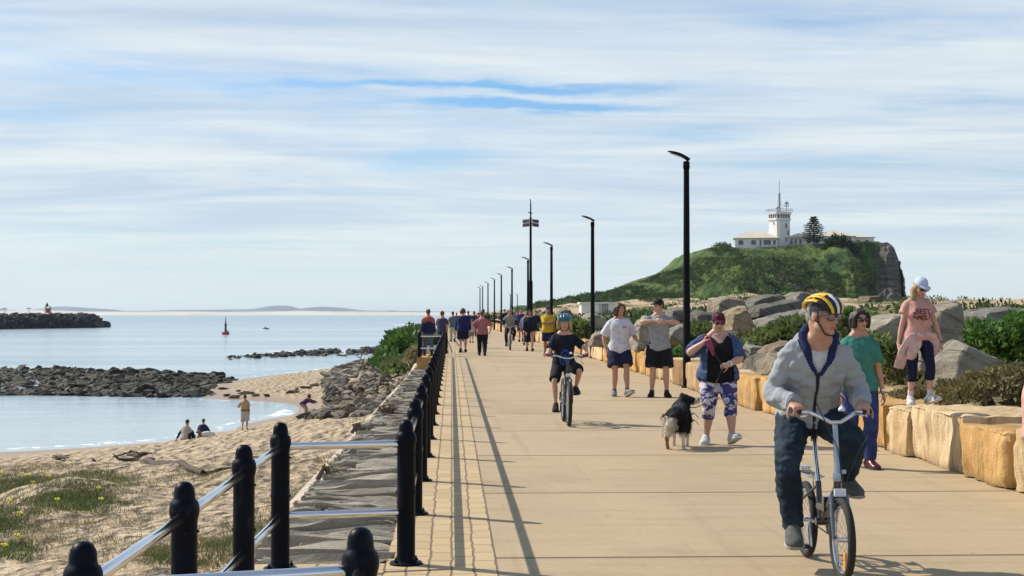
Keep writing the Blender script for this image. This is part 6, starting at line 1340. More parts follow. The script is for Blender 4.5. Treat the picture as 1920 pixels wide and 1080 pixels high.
    mb = MB(); c0 = V((0.055, by, bz)); mb.lathe((.05, by, bz), [(.02, -.004), (.085, -.004), (.088, 0), (.085, .004), (.02, .004)], 28, 'x'); mb.build('chainring', CHR if fold else BLK, t)
    mb = MB(); 
    for s_ in (-1, 1): mb.tube([(.05, by, bz + s_ * .083), (.05, yr_, r + s_ * .032)], .0045, 6)
    mb.lathe((.05, yr_, r), [(.02, -.01), (.038, -.006), (.04, 0), (.03, .008)], 16, 'x'); mb.build('chain', BLK, t)
    L = .165 * (.85 if not fold else 1); dy, dz = sin(ca) * L, -cos(ca) * L
    for k in (-1, 1):
        s_ = 1 if k < 0 else -1; mb = MB(); e = V((k * .085, by - dy * s_, bz + dz * s_)); mb.tube([(k * .05, by, bz), (k * .075, by, bz), tuple(e)], [.013, .012, .010], 8); cr_ = mb.build('crank', CHR if fold else BLK, t)
        mb = MB(); mb.box((k * .14, e.y, e.z), (.045, .035, .011)); mb.tube([tuple(e), (k * .14, e.y, e.z)], .007, 6); mb.build('pedal', BLK, cr_)
    if fold:
        mb = MB()
        for k in (-1, 1): mb.tube([(k * .05, S0.y + .05, r * 2 + .06), (k * .055, yr_ + .14, r * 2 + .06)], .006, 6); mb.tube([(k * .055, yr_ + .05, r * 2 + .06), (k * .065, yr_, r)], .005, 6); mb.tube([(k * .05, S0.y + .05, r * 2 + .06), (k * .01, S0.y + .01, S0.z + .02)], .006, 6)
        for q in range(4): mb.tube([(-.053, S0.y + .1 + q * .1, r * 2 + .06), (.053, S0.y + .1 + q * .1, r * 2 + .06)], .005, 6)
        mb.box((0, yr_ + .05, r * 2 + .085), (.03, .05, .012)); mb.build('rear_rack', CHR, t)
    return t
def pedal_xy(bb, L, ca, k): 
    s_ = 1 if k < 0 else -1; return V((k * .14, bb[0] - sin(ca) * L * s_, bb[1] - cos(ca) * L * s_))
WS = mat('white_sole', (.72, .70, .66), rough=.6); DS = mat('dark_sole', (.03, .028, .027), rough=.8)
# ---- the cyclist in the grey hoodie
BX, BY = 2.33, 9.64
bicycle((BX, BY, 0), 'silver and black folding bicycle with small wheels ridden by the man in the grey hoodie', ca=.50, barw=.235, bar=(-.30, .985), bb=(.06, .29))
pl, pr_ = pedal_xy((.06, .29), .165, .50, -1), pedal_xy((.06, .29), .165, .50, 1)
f = Fig('man in a grey zip hoodie and yellow black helmet riding the folding bicycle', (BX, BY, 0), H=1.75, vox=.0085, fat=.97, pelvis=(-.04, .25, .955 - .919), lean=33, twist=-4, head=(34, 6, 0), feet=[(-.185, pl.y + .05, pl.z + .105), (.185, pr_.y + .05, pr_.z + .105)], fdir=[(-.16, -1, -.12), (.2, -1, -.1)],
        kpole=[(-.42, -1, .3), (.10, -1, .3)], hands=[(-.212, -.135, 1.045), (.205, -.135, 1.045)], epole=[(-.40, .35, -1), (.55, .35, -1)], hdir=[(.10, -1, -.30), (-.10, -1, -.30)], palm=[(0, -.25, -1), (0, -.25, -1)], curl=(.95, .95), hairc='grey', hs=1.0)
JEAN = mat('dark_denim', (.020, .040, .060), (.009, .018, .030), 7, .8, .4, 120, spec=.2, bdist=.003, lo=.38, hi=.66)
f.bottoms('jeans', JEAN, t1=.985, q1=.30, ease=.0095, flare=.007, minr=.032, wr=.009, freq=16, dirs=(1, 1, 1.6))
HOOD = mat('grey_marl_fleece', (.33, .35, .375), (.29, .31, .33), 160, .95, .3, 25, spec=.1, bdist=.01); NAVY = cloth((.016, .026, .085))
def vcut(co):
    x, d, q = f.tc(co); return d < 0 and q > .765 and abs(x) < (q - .765) * .21 + .0
def hcol(co):
    x, d, q = f.tc(co)
    if d < 0:
        if q > .735 and abs(x) < (q - .735) * .27 + .006: return 1
        if abs(x) < .0045: return 1
    return 0
tee = f.top('undershirt', cloth((.55, .55, .60)), q0=.4, q1=.965, ease=.004, flare=0, sleeve=0, wr=.003)
jk = f.top('hoodie', None, q0=.10, q1=.985, ease=.013, flare=.010, sleeve=.985, sease=.0105, sflare=.006, wr=.014, freq=13, cut=vcut, mats=[HOOD, NAVY], matfn=hcol, dirs=(1, 1, 1.7))
for k in (-1, 1):   # cuffs
    mb = MB(); f.arm(mb, k, .90, 1.005, .013, 0, .029); mb.build('cuff', HOOD, jk)
mb = MB(); f.torso(mb, .08, .15, .017); f.finish('waistband', mb, HOOD, parent=jk, wr=.006)
mb = MB(); c, a, d, up = f.fr(.97); H = f.H
for k in (-1, 1): mb.tube([c + a * (k * .018 * H) - d * .062 * H - up * .075 * H, c + a * (k * .045 * H) - d * .040 * H - up * .005 * H, c + a * (k * .060 * H) + d * .012 * H + up * .03 * H, c + a * (k * .035 * H) + d * .062 * H + up * .022 * H, c + d * .070 * H + up * .018 * H], [.008 * H, .013 * H, .015 * H, .017 * H, .018 * H], 12)
f.finish('hood_lining', mb, NAVY, parent=jk, wr=.006)
mb = MB(); mb.tube([c + a * (k_ * .068 * H) + d * (.02 + .055 * (1 - abs(k_))) * H + up * (.012 - .02 * abs(k_)) * H for k_ in (-1.1, -.8, -.4, 0, .4, .8, 1.1)], [.016 * H, .024 * H, .03 * H, .034 * H, .03 * H, .024 * H, .016 * H], 12); f.finish('hood', mb, HOOD, parent=jk, wr=.010)
mb = MB(); P = []
for q in np.linspace(.11, .75, 14):
    c, a, d, up = f.fr(q); P.append(c - d * .5)
lm = npmesh('zip', np.array([[p.x + s_ * .006, p.y, p.z] for p in P for s_ in (-1, 1)]), np.array([[2 * i, 2 * i + 1, 2 * i + 3, 2 * i + 2] for i in range(13)])); projected(lm, jk.data, f.fr(.5)[2], .004); link('zip', lm, BLK, jk)
f.shoes(mat('grey_suede', (.10, .10, .095), (.065, .065, .06), 20, .85), mat('pale_sole', (.30, .29, .27), rough=.7), 'sneaker', .006)
f.hair('short'); f.glasses(False, mat('red_frame', (.10, .02, .02), rough=.3))
YEL = mat('yellow_shell', (.78, .50, .015), (.72, .45, .012), 3, .28, spec=.6, coat=.5); f.helmet(BLK, YEL, 7, [BLK, YEL, BLK, WHITEP, BLK, YEL, BLK])
# ---- the boy on the mountain bike
KX, KY = 1.66, 22.4
bicycle((KX, KY, 0), 'black mountain bike with red grips ridden by the boy in the teal helmet', r=.325, tr=.028, wb=1.0, bb=(.06, .30), seat=(.26, .78), bar=(-.27, 1.0), barw=.29, head=(-.34, .80), fold=False, frame=(.02, .021, .025), ca=.55, graw=True)
pl, pr_ = pedal_xy((.06, .30), .14, .55, -1), pedal_xy((.06, .30), .14, .55, 1)
f = Fig('boy in a navy shirt with a blue emblem and teal helmet riding the mountain bike', (KX, KY, 0), H=1.50, vox=.010, pelvis=(-.02, .26, .86 - .787), lean=17, head=(-4, 6, 0), hs=1.14, limb=.86, feet=[(-.15, pl.y + .04, pl.z + .09), (.15, pr_.y + .04, pr_.z + .09)], fdir=[(-.12, -1, -.15), (.12, -1, -.1)], kpole=[(-.3, -1, .3), (.3, -1, .3)],
        hands=[(-.275, -.16, 1.05), (.275, -.16, 1.05)], epole=[(-.35, .5, -1), (.9, .4, -.6)], hdir=[(0, -1, -.3), (0, -1, -.3)], palm=[(0, -.2, -1), (0, -.2, -1)], curl=(.95, .95), skinc=SKIN_P, hairc='blond')
sh = f.top('tshirt', cloth((.012, .014, .028)), q0=.04, ease=.010, flare=.010, sleeve=.34, sease=.009, sflare=.010, wr=.008)
f.bottoms('shorts', cloth((.016, .016, .02)), t1=.46, ease=.010, flare=.014, wr=.010); f.shoes(cloth((.03, .025, .03)), DS, 'shoe', .005); f.socks(cloth((.05, .05, .05)), .95)
mb = MB()
def flame(r0, r1, n=26):
    o_ = []; 
    for i in range(n): 
        a = 2 * pi * i / n; k = 1 + .9 * max(0, cos(a - pi / 2)) ** 6; o_.append((cos(a) * k, sin(a) * k))
    for i in range(n):
        j = (i + 1) % n; mb.poly([(o_[i][0] * r0, o_[i][1] * r0, 0), (o_[j][0] * r0, o_[j][1] * r0, 0), (o_[j][0] * r1, o_[j][1] * r1, 0), (o_[i][0] * r1, o_[i][1] * r1, 0)])
flame(.085, .062); flame(.040, .018); f.print_(mb.mesh('emblem', False, False), sh, mat('print_blue', (.01, .06, .32), rough=.7), 'emblem', q=.36, x=.01)
f.hair('bob'); TEAL = mat('teal_shell', (.02, .16, .20), (.015, .11, .15), 4, .25, coat=.5); f.helmet(mat('helmet_dark_teal', (.012, .05, .07), rough=.4), TEAL, 5)
# ---- two young men
p = gp(1161, 743); f = Fig('long haired man in a white shirt and navy shorts walking beside the wall', p, 4, H=1.80, pelvis=(0, 0, -.012), feet=[(-.10, -.03, .078), (.11, -.27, .10)], fdir=[(-.25, -1, 0), (.35, -1, .42)], head=(24, 0, 0), hands=[(-.255, .02, .90), (.335, -.16, 1.06)], epole=[(-.5, .6, -.2), (.3, 1, -.3)], hdir=[(.25, -.25, -1), (.6, -.5, -.25)], palm=[(1, 0, .2), (-.2, -.3, -1)], curl=(.85, .3), skinc=SKIN, hairc='brown')
sh = f.top('tshirt', cloth((.60, .585, .66)), q0=.02, ease=.015, flare=.014, sleeve=.42, sease=.013, sflare=.014, wr=.010)
mb = MB()
for i in range(3): mb.poly([(-.04, -.014 + i * .012, 0), (.04, -.014 + i * .012, 0), (.04, -.006 + i * .012, 0), (-.04, -.006 + i * .012, 0)])
f.print_(mb.mesh('chest_print', False, False), sh, mat('print_grey', (.18, .17, .22), rough=.7), 'chest_print', q=.74, x=.075)
f.bottoms('shorts', cloth((.018, .018, .055)), t1=.40, ease=.016, flare=.028, wr=.010); f.shoes(mat('grey_canvas', (.16, .17, .19), rough=.8), mat('cream_sole', (.62, .56, .42), rough=.7), 'sneaker', .005); f.socks(cloth((.03, .03, .04)), .92); f.hair('long')
wr = f.J[-1]['wr'] + f.J[-1]['hd'] * .11 + V((.02, 0, -.01)); mb = MB(); mb.ball((0, 0, 0), (.045, .035, .055)); o = mb.build('held_ball', mat('raspberry', (.34, .02, .09), rough=.5)); o.location = V(p) + wr; tag(o, 'small raspberry red ball held low in the hand of the long haired man', 'ball')  # red object in the hand, modelled as a small ball
p = gp(1236, 744.5); f = Fig('man in a grey shirt and black cap with hands clasped at his chest', p, -4, H=1.86, feet=[(-.14, .02, .08), (.14, -.05, .08)], fdir=[(-.25, -1, 0), (.2, -1, 0)], head=(-48, 2, 0), hands=[(-.10, -.36, 1.47), (.10, -.38, 1.45)], epole=[(-1, -.1, -.12), (1, -.1, -.15)], hdir=[(.85, -.5, .1), (-.85, -.45, .15)], palm=[(.3, .9, -.4), (-.3, .9, -.4)], curl=(.6, .6), hairc='dark', skinc=SKIN_P)
f.top('tshirt', cloth((.30, .315, .33)), q0=.04, ease=.014, flare=.012, sleeve=.20, sease=.012, sflare=.010, wr=.010); f.bottoms('shorts', cloth((.012, .012, .014)), t1=.43, ease=.018, flare=.030, wr=.010); f.shoes(cloth((.015, .015, .016)), DS); f.socks(cloth((.02, .02, .02)), .93); f.hair('short'); f.cap(cloth((.012, .011, .013)))
# ---- the woman with the dog
p = gp(1346, 832); DLW = V(p); f = Fig('woman in a maroon cap, black top and camouflage leggings walking a dog', p, 0, H=1.62, fat=1.36, female=True, limb=1.04, pelvis=(0, 0, -.012), feet=[(-.155, -.06, .078), (.135, -.22, .105)], fdir=[(-.35, -1, 0), (.25, -1, .42)], head=(3, 16, 0), hands=[(-.21, -.24, 1.25), (.08, -.30, .985)], epole=[(-1, .15, -.75), (1, .3, -.25)], hdir=[(.25, -.3, .9), (-.9, -.35, -.2)], palm=[(1, -.2, .1), (0, .6, -.4)], curl=(.8, .75), hairc='dark', skinc=SKIN_P)
CAMO = bpy.data.materials.new('camouflage'); CAMO.use_nodes = True; g = G(CAMO.node_tree); b = g.n['Principled BSDF']; v = g.add('ShaderNodeTexCoord').outputs['Object']; n1 = g.noise(g.mapping(v, (1, 1, 1.9)), 6.0, 3, .5, .6); n2 = g.noise(g.mapping(v, (1, 1, 1.9), (5, 2, 3)), 7.0, 3, .5, .6)
c = g.mix(g.math('GREATER_THAN', n1, .50), (.56, .52, .56), (.035, .035, .15)); c = g.mix(g.math('GREATER_THAN', n2, .57), c, (.22, .21, .30)); c = g.mix(g.math('GREATER_THAN', n2, .64), c, (.012, .012, .05)); g.l.new(c, b.inputs['Base Color']); b.inputs['Roughness'].default_value = .75
f.bottoms('leggings', CAMO, t1=.68, q1=.30, ease=.006, flare=.003, wr=.006)
tk = f.top('tank_top', cloth((.010, .009, .011)), q0=.02, q1=.93, ease=.014, flare=.014, sleeve=0, wr=.010, cut=lambda co: (f.tc(co)[2] > .80 and f.tc(co)[1] < .01 and abs(f.tc(co)[0]) < .012 + (f.tc(co)[2] - .80) * .36))
DEN = mat('denim_shirt', (.030, .06, .15), (.075, .105, .20), 18, .85, .4, 60, spec=.15)
f.top('open_shirt', DEN, q0=.0, q1=.955, ease=.018, flare=.02, sleeve=.50, sease=.013, sflare=.010, wr=.012, cut=lambda co: f.tc(co)[1] < .012 and abs(f.tc(co)[0]) < .096 + .02 * max(0, .5 - f.tc(co)[2]))
f.shoes(mat('pale_mesh', (.50, .52, .53), (.40, .42, .44), 30, .8), WS, 'sneaker', .007); f.hair('short'); f.hair('bob') if False else None
f.cap(cloth((.11, .016, .045))); f.glasses(True); H = f.H
mb = MB(); j = f.J[1]; f.arm(mb, 1, .93, .98, .004); mb.build('wristband', mat('white_band', (.75, .73, .72)), f.root)
hl = DLW + f.J[-1]['wr'] + f.J[-1]['hd'] * .07; hr_ = DLW + f.J[1]['wr'] + f.J[1]['hd'] * .08
# ---- the dog
DP = gp(1272, 839); DY = R(164)
t = tag(empty('dog', DP, DY), 'black and white long haired dog on a lead, looking up at the woman', 'dog'); DRM = Euler((0, 0, DY)).to_matrix()
mb = MB(); mb.tube([(0, -.30, .40), (0, -.24, .385), (0, -.12, .365), (0, .04, .365), (0, .16, .385), (0, .25, .385), (0, .30, .37)], [(.06, .09), (.115, .145), (.13, .155), (.125, .135), (.115, .12), (.11, .125), (.05, .07)], 16, ref=(1, 0, 0))
hd = V((-.96, -.28, .10)).normalized(); hc = V((-.03, -.33, .545)); mb.tube([(0, -.20, .42), (0, -.29, .48), tuple(hc)], [.11, .095, .075], 12)
mb.ball(hc, (.078, .082, .072)); ms = hc + hd * .05; mb.tube([ms, ms + hd * .06 - V((0, 0, .012)), ms + hd * .125 - V((0, 0, .022))], [.052, .038, .024], 12); mb.ball(ms + hd * .132 - V((0, 0, .012)), .014, n=8, m=6)
sd_ = hd.cross(V((0, 0, 1))).normalized()
for k in (-1, 1): e = hc + sd_ * (k * .055) - hd * .02 + V((0, 0, .045)); mb.tube([e, e + sd_ * (k * .02) + V((0, 0, .04)), e + sd_ * (k * .045) + V((0, 0, .015)) + hd * .02], [(.03, .014), (.024, .012), (.008, .006)], 8)
LEGS = [(-.085, -.20, 0), (.085, -.23, 0), (-.085, .24, 1), (.085, .27, 1)]
for (x, y, hind) in LEGS:
    if hind: mb.tube([(x * .9, y - .03, .40), (x * 1.15, y - .06, .27), (x * 1.1, y + .05, .155), (x * 1.1, y + .03, .05), (x * 1.1, y - .01, .015)], [(.075, .085), (.06, .07), (.026, .032), (.022, .024), (.024, .018)], 10); mb.tube([(x * 1.1, y + .02, .018), (x * 1.1, y - .06, .014)], [.024, .02], 8)
    else: mb.tube([(x, y + .02, .36), (x, y + .03, .24), (x, y + .0, .13), (x, y, .05), (x, y - .015, .016)], [(.055, .06), (.036, .042), (.026, .028), (.021, .022), (.024, .017)], 10); mb.tube([(x, y, .018), (x, y - .05, .014)], [.024, .02], 8)
mb.tube([(0, .28, .43), (.02, .38, .40), (.04, .43, .30), (.04, .42, .20)], [.03, .045, .055, .02], 10)
me = remesh(mb.mesh('body', False, False), .010, 3, disp=lambda co: .010 * noise.noise(V((co.x * 14, co.y * 14, co.z * 5))) + .006 * noise.noise(co * 30))
FB = mat('black_fur', (.011, .010, .010), (.022, .020, .02), 40, .7, .8, 120, stretch=(1, 1, .3), bdist=.008); FW = mat('cream_fur', (.74, .68, .58), (.60, .52, .42), 30, .9, .8, 110, stretch=(1, 1, .3), bdist=.008); FT = mat('tan_fur', (.26, .13, .06), (.2, .1, .05), 30, .9); NO = mat('pink_nose', (.20, .08, .08), rough=.4)
for m_ in (FB, FW, FT, NO): me.materials.append(m_)
def fcol(c):
    n_ = .03 * noise.noise(c * 9)
    if (c - (ms + hd * .132)).length < .022: return 3
    if (c - (ms + hd * .09 - V((0, 0, .03)))).length < .042: return 1
    if c.z < .17 + n_ and c.y < 0: return 1
    if c.x < -.025 + n_ and c.z > .20 and c.y < .33: return 0
    if c.y > .20 + n_ * 2 and c.z < .37 + n_ + .10 * max(0, c.y - .2): return 2 if (c.x > .06 and c.z < .16) else 1
    if c.y > .30 and c.z < .38: return 1
    return 0
for pl_ in me.polygons: pl_.material_index = fcol(pl_.center)
link('body', me, None, t)
r_ = random.Random(2); fp = [pl_ for pl_ in me.polygons if pl_.center.z > .17]; FV = {0: [], 1: []}
for pl_ in r_.sample(fp, min(8000, len(fp))):
    i_ = pl_.material_index
    if i_ > 1: continue
    c_ = pl_.center; dn = (V((0, .5, -.85)) + pl_.normal * .55 + V((r_.gauss(0, .2), r_.gauss(0, .2), 0))).normalized(); s_ = dn.cross(pl_.normal).normalized() * .0035; L_ = r_.uniform(.03, .065) * (1.0 if c_.y > .15 else 1) * (.5 if c_.y < -.28 else 1); FV[i_] += [c_ - s_, c_ + s_, c_ + dn * L_ + s_ * .3, c_ + dn * L_ - s_ * .3]
for i_, m_ in ((0, FB), (1, FW)): link('coat_hair', npmesh('coat', np.array(FV[i_]), np.arange(len(FV[i_])).reshape(-1, 4), False), m_, t)
mb = MB(); mb.tube([V((0, -.245, .47)) + (V((cos(a) * .105, 0, sin(a) * .0)) + V((0, sin(a) * .085, -sin(a) * .075))) for a in np.linspace(0, 2 * pi, 17)], .012, 8); mb.build('collar', mat('blue_grey_collar', (.05, .06, .09)), t)
mb = MB()
for q in ((-.09, -.36, .36), (-.10, -.30, .28)): mb.tube([V(q), V(q) + V((-.05, -.035, .03)), V(q) + V((-.10, -.06, -.03))], [(.012, .004)] * 3, 6)
mb.build('harness_strap', BLK, t)
cl = V(DP) + DRM @ V((-.10, -.30, .46))
t = tag(empty('dog_lead', hl), 'thin black dog lead with a raspberry handle held at the shoulder by the woman', 'dog lead')
mb = MB(); P = [hl, hl.lerp(hr_, .5) + V((0, -.03, -.03)), hr_]; mb.tube([q - hl for q in P], .0055, 6); P = [hr_ + (cl - hr_) * u + V((0, -.02, -.16 * sin(pi * u))) for u in np.linspace(0, 1, 9)]; mb.tube([q - hl for q in P], .006, 6); mb.build('cord', BLK, t)
mb = MB(); mb.tube([V((-.02, 0, .03)), V((0, 0, .0)), V((.045, -.03, -.08)), V((.095, -.04, -.22))], [(.02, .015), (.035, .02), (.034, .02), (.018, .012)], 10); mb.build('handle', mat('raspberry', (.34, .02, .09), rough=.5), t)
# ---- the girl on the wall
wz = max([0] + [.56]); p = at(1722, 757, 17.35); p.z = .575
GP = V(p); f = Fig('girl in a pink printed shirt and pale blue cap walking along the wall top', p, 2, H=1.42, vox=.0095, female=True, hs=1.10, limb=.92, feet=[(-.085, .03, .062), (.10, -.09, .078)], fdir=[(-.2, -1, 0), (.35, -1, .30)], head=(14, 24, 0), hands=[(-.225, .03, .665), (.275, -.02, .66)], epole=[(-.4, 1, 0), (.7, 1, 0)], hdir=[(.15, -.3, -1), (0, -.3, -1)], palm=[(1, .2, 0), (-1, .2, 0)], skinc=SKIN_P, hairc='blond')
sh = f.top('tshirt', cloth((.56, .30, .255)), q0=.12, ease=.013, flare=.006, sleeve=.20, sease=.014, sflare=.010, wr=.008)
PD = mat('print_maroon', (.15, .035, .04), rough=.7)
tm = textmesh('BEST', .085); f.print_(tm, sh, PD, 'lettering', q=.705, x=.012)
tm = textmesh('SMILE', .092)
for v in tm.vertices: v.co.y += (v.co.x ** 2) * 3.2
f.print_(tm, sh, PD, 'lettering', q=.575, x=.012)
f.bottoms('leggings', cloth((.013, .014, .045)), t1=.70, q1=.28, ease=.005, flare=.004, wr=.005); f.shoes(mat('white_shoe', (.62, .60, .58), (.25, .18, .20), 16, .7, lo=.5, hi=.6), WS, 'sneaker', .006); f.socks(cloth((.70, .60, .58)), .86)
PJ = cloth((.62, .42, .42)); mb = MB(); f.torso(mb, .17, .29, .013); H = f.H
c, a, d, up = f.fr(.22)
for x0, pts in ((-1, [(-.02, -.075, .02), (-.075, -.080, -.03), (-.125, -.06, -.11), (-.15, -.03, -.20), (-.165, -.01, -.265)]), (1, [(.02, -.075, .02), (.08, -.075, -.02), (.125, -.04, -.08), (.115, -.01, -.15)]), (0, [(-.01, -.085, .01), (-.045, -.088, -.06), (-.075, -.085, -.13), (-.085, -.07, -.19)])):
    mb.tube([c + (a * q[0] + d * q[1] + V((0, 0, q[2]))) * H for q in pts], [(.020 * H, .010 * H)] + [(.046 * H, .0075 * H)] * (len(pts) - 2) + [(.042 * H, .006 * H)], 12, ref=a)
mb.ball(c - d * .082 * H, (.022 * H, .016 * H, .018 * H)); f.finish('tied_jacket', mb, PJ, vox=.007, it=1, wr=.010, freq=18, dirs=(1, 1, .5))
f.hair('ponytail_side'); f.cap(mat('pale_blue_cap', (.46, .56, .70), (.40, .50, .64), 6, .8)); f.glasses(True)
mb = MB(); f.arm(mb, 1, .955, .985, .003); mb.build('bracelet', BLK, f.root)
# ---- the woman in teal behind the cyclist
p = gp(1611, 877); f = Fig('woman in a teal shirt and jeans with sunglasses, half hidden by the cyclist', p, 3, H=1.63, female=True, vox=.0095, feet=[(-.09, .18, .10), (.075, -.10, .075)], fdir=[(-.1, -1, -.4), (.2, -1, 0)], head=(10, 2, 0), hands=[(-.25, -.1, .80), (.245, -.05, .76)], epole=[(-.4, 1, 0), (.6, 1, 0)], hairc='dark', skinc=SKIN)
f.top('tshirt', cloth((.05, .20, .165)), q0=.06, ease=.013, flare=.01, sleeve=.36, sease=.014, sflare=.01, wr=.010); f.bottoms('jeans', mat('blue_denim', (.022, .035, .12), (.04, .055, .17), 10, .85, .3, 60, spec=.15), t1=.97, q1=.28, ease=.008, flare=.012, minr=.040, wr=.010); f.shoes(mat('burgundy_leather', (.085, .012, .016), rough=.3), DS); f.hair('bob'); f.glasses(True, mat('red_frame2', (.10, .012, .02), rough=.3))
mb = MB(); f.arm(mb, 1, .93, .97, .003); mb.build('watch', CHR, f.root)
# ---- elbow at the right edge of the picture
p = at(1918, 795, 10.2); f = Fig('passer by at the right edge with only a bare forearm in the picture', (p.x + .335, 10.2, 0), 0, H=1.70, hands=[(-.325, -.02, .86), (.3, 0, .8)], skinc=SKIN_P)
f.top('tshirt', cloth((.35, .12, .12)), sleeve=.3); f.bottoms('trousers', cloth((.05, .05, .06)), t1=.97, minr=.04, flare=.01); f.shoes(cloth((.05, .05, .05)), DS); f.hair('short')
# ---- people farther along
CG = 'people strolling in the distance'
def stroller(px, top, feet, lab, shirt, bott, away=False, H=None, sleeve=.36, long=False, hairs='short', hairc='dark', capc=None, fat=1.05, female=False, ph=1, z=0.0, hatc=None, yaw=0, shoe=(.02, .02, .022), skirt=None, hands=None, lowm=None, yabs=None, **k):
    p = gp(px, feet) if yabs is None else at(px, feet, yabs); p.z = z; D = p.y
    if H is None: H = 1.6 + (588 - top) * D / FPX - z - (.02 if capc or hatc else .0)
    H = min(max(H, .9), 2.0); fp_, fd_ = walkfeet(H, ph, .13)
    f = Fig(lab, p, (180 if away else 0) + yaw, H=H, vox=.0165 if D < 75 else .021, fat=fat, female=female, feet=fp_, fdir=fd_, hands=hands or swing(H, ph), hairc=hairc, hgroup=None, pelvis=(0, 0, -.008 * H), **k)
    f.top('shirt', shirt if not isinstance(shirt, tuple) else cloth(shirt), q0=.05, ease=.018, flare=.012, sleeve=sleeve, sease=.016, sflare=.008, wr=.008, **({'mats': lowm[0], 'matfn': lambda co: lowm[1](f, co)} if lowm else {}))
    if skirt:
        mb = MB(); f.torso(mb, .0, .3, .012); rs = []
        for i in range(8):
            u = i / 7; rs.append([V(((.105 + .012 * u) * H * cos(a) * fat, (.08 + .015 * u) * H * sin(a), .49 * H - u * .27 * H)) for a in np.linspace(0, 2 * pi, 17)[:-1]])
        mb.rings(rs); f.finish('skirt', mb, cloth(bott), wr=.008)
    else: f.bottoms('trousers' if long else 'shorts', cloth(bott), t1=.97 if long else .42, ease=.012, flare=.012 if long else .024, minr=.036 if long else 0)
    f.shoes(cloth(shoe), DS); f.hair(hairs)
    if capc: f.cap(cloth(capc))
    if hatc: f.hat(cloth(hatc))
    return f
f = stroller(1028, 570, 668, 'man in a yellow shirt, navy shorts and purple cap with folded arms', (.58, .36, .035), (.014, .018, .05), H=1.86, capc=(.06, .02, .10), fat=1.15, sleeve=.5, hands=[(.10, -.33, 1.28), (-.10, -.32, 1.24)], epole=[(-1, .1, -.5), (1, .1, -.5)], hdir=[(1, .1, .1), (-1, .1, 0)], palm=[(0, 1, 0), (0, 1, 0)], skinc=SKIN_D)
f = stroller(993, 581, 658.5, 'woman in a black hoodie with a white chest print and long black skirt', (.012, .013, .022), (.014, .013, .02), female=True, sleeve=.98, skirt=True, fat=1.22, hairs='long', hairc='dark')
mb = MB(); mb.poly([(-.135, -.045, 0), (.135, -.045, 0), (.135, .045, 0), (-.135, .045, 0)]); f.print_(mb.mesh('chest_print', False, False), [o for o in f.root.children if o.name.startswith('shirt')][0], mat('print_pale', (.55, .56, .62), rough=.7), 'chest_print', q=.66)
ORJ = cloth((.42, .085, .05)); NVJ = cloth((.016, .020, .07))
f = stroller(803, 580, 668, 'man in an orange and navy jacket standing inside the far lookout railing', None, (.10, .12, .16), away=True, H=1.77, sleeve=.98, long=True, hairc='brown', ph=1, yabs=58.6, yaw=12, lowm=([NVJ, ORJ], lambda F, co: 1 if F.tc(co)[2] > .70 - 1.2 * abs(F.tc(co)[0]) + .05 and abs(F.tc(co)[0]) < .13 else 0))
stroller(829, 583, 664, 'man in a dim navy shirt and black trousers walking away beside the railing', (.055, .055, .10), (.012, .012, .016), away=True, hairc='brown', long=True, yaw=-14, ph=-1)
f = stroller(868, 578, 661, 'person in a navy hoodie and shorts walking away, left of the pink shirt', (.014, .022, .085), (.012, .014, .04), away=True, sleeve=.98, fat=1.22, hairs='bob', ph=-1)
stroller(904, 583.5, 667, 'man in a dusty pink shirt and black trousers walking away', (.36, .135, .15), (.010, .010, .012), away=True, sleeve=.5, long=True, fat=1.12, hairc='brown', hands=[(-.30, .05, .92), (.30, .05, .92)], epole=[(-1, .6, 0), (1, .6, 0)])
stroller(865, 584.5, 640, 'person in a pale blue shirt and maroon shorts, far off left of the navy hoodie', (.42, .50, .56), (.10, .02, .045), away=True, ph=1)
stroller(849, 584, 641, 'person in a slate top and cream trousers, far off behind the man in dim navy', (.10, .14, .17), (.50, .46, .38), away=True, long=True)
stroller(878, 583, 633, 'person in a royal blue shirt far behind the navy hoodie', (.022, .035, .12), (.02, .02, .03), away=True, ph=-1, long=True)
stroller(889, 583, 631, 'person in dark blue with a dark cap far behind, left of the pink shirt', (.03, .04, .10), (.02, .02, .04), away=True, capc=(.02, .02, .05), long=True)
stroller(884, 602, 643, 'small child in a white and brown outfit walking between the hoodie and the pink shirt', (.56, .46, .44), (.20, .15, .13), away=False, sleeve=.9, hs=1.2, hairc='brown')
stroller(977, 578, 641, 'man in a purple navy jacket and shorts left of the woman in the black hoodie', (.03, .028, .12), (.018, .018, .05), sleeve=.98, hairc='dark', ph=-1)
stroller(986, 584, 647, 'person with grey sleeves just behind the woman in the black hoodie', (.20, .20, .25), (.05, .05, .06), sleeve=.98, ph=-1, hairc='grey')
stroller(1004, 581, 640, 'person in a dark jacket right behind the woman in the black hoodie', (.018, .018, .028), (.03, .03, .035), sleeve=.98, long=True, ph=1)
stroller(969, 583, 628, 'person in a dark shirt and burgundy trousers behind the far cyclist', (.03, .03, .07), (.06, .015, .025), long=True)
stroller(946, 574, 622, 'tall person in black with a wide black hat behind the far cyclist', (.016, .016, .02), (.016, .016, .018), H=1.98, hatc=(.015, .013, .014), long=True, sleeve=.98)
stroller(936, 587, 615, 'very small distant figure in grey beside the far end of the wall', (.12, .13, .14), (.05, .05, .05), long=True)
stroller(931, 588, 610, 'very small distant figure in dark green beside the far end of the wall', (.03, .05, .045), (.03, .03, .03), long=True)
stroller(915, 587, 614, 'very small distant figure in black above the shoulder of the pink shirt', (.02, .02, .025), (.02, .02, .02), long=True, away=True)
stroller(856, 586, 622, 'very small distant figure in navy at the far end of the promenade', (.03, .04, .08), (.03, .03, .04), long=True, away=True)
stroller(897, 586, 625, 'small distant figure with dark hair behind the left shoulder of the pink shirt', (.25, .20, .18), (.04, .04, .05), long=True, away=True, ph=-1)
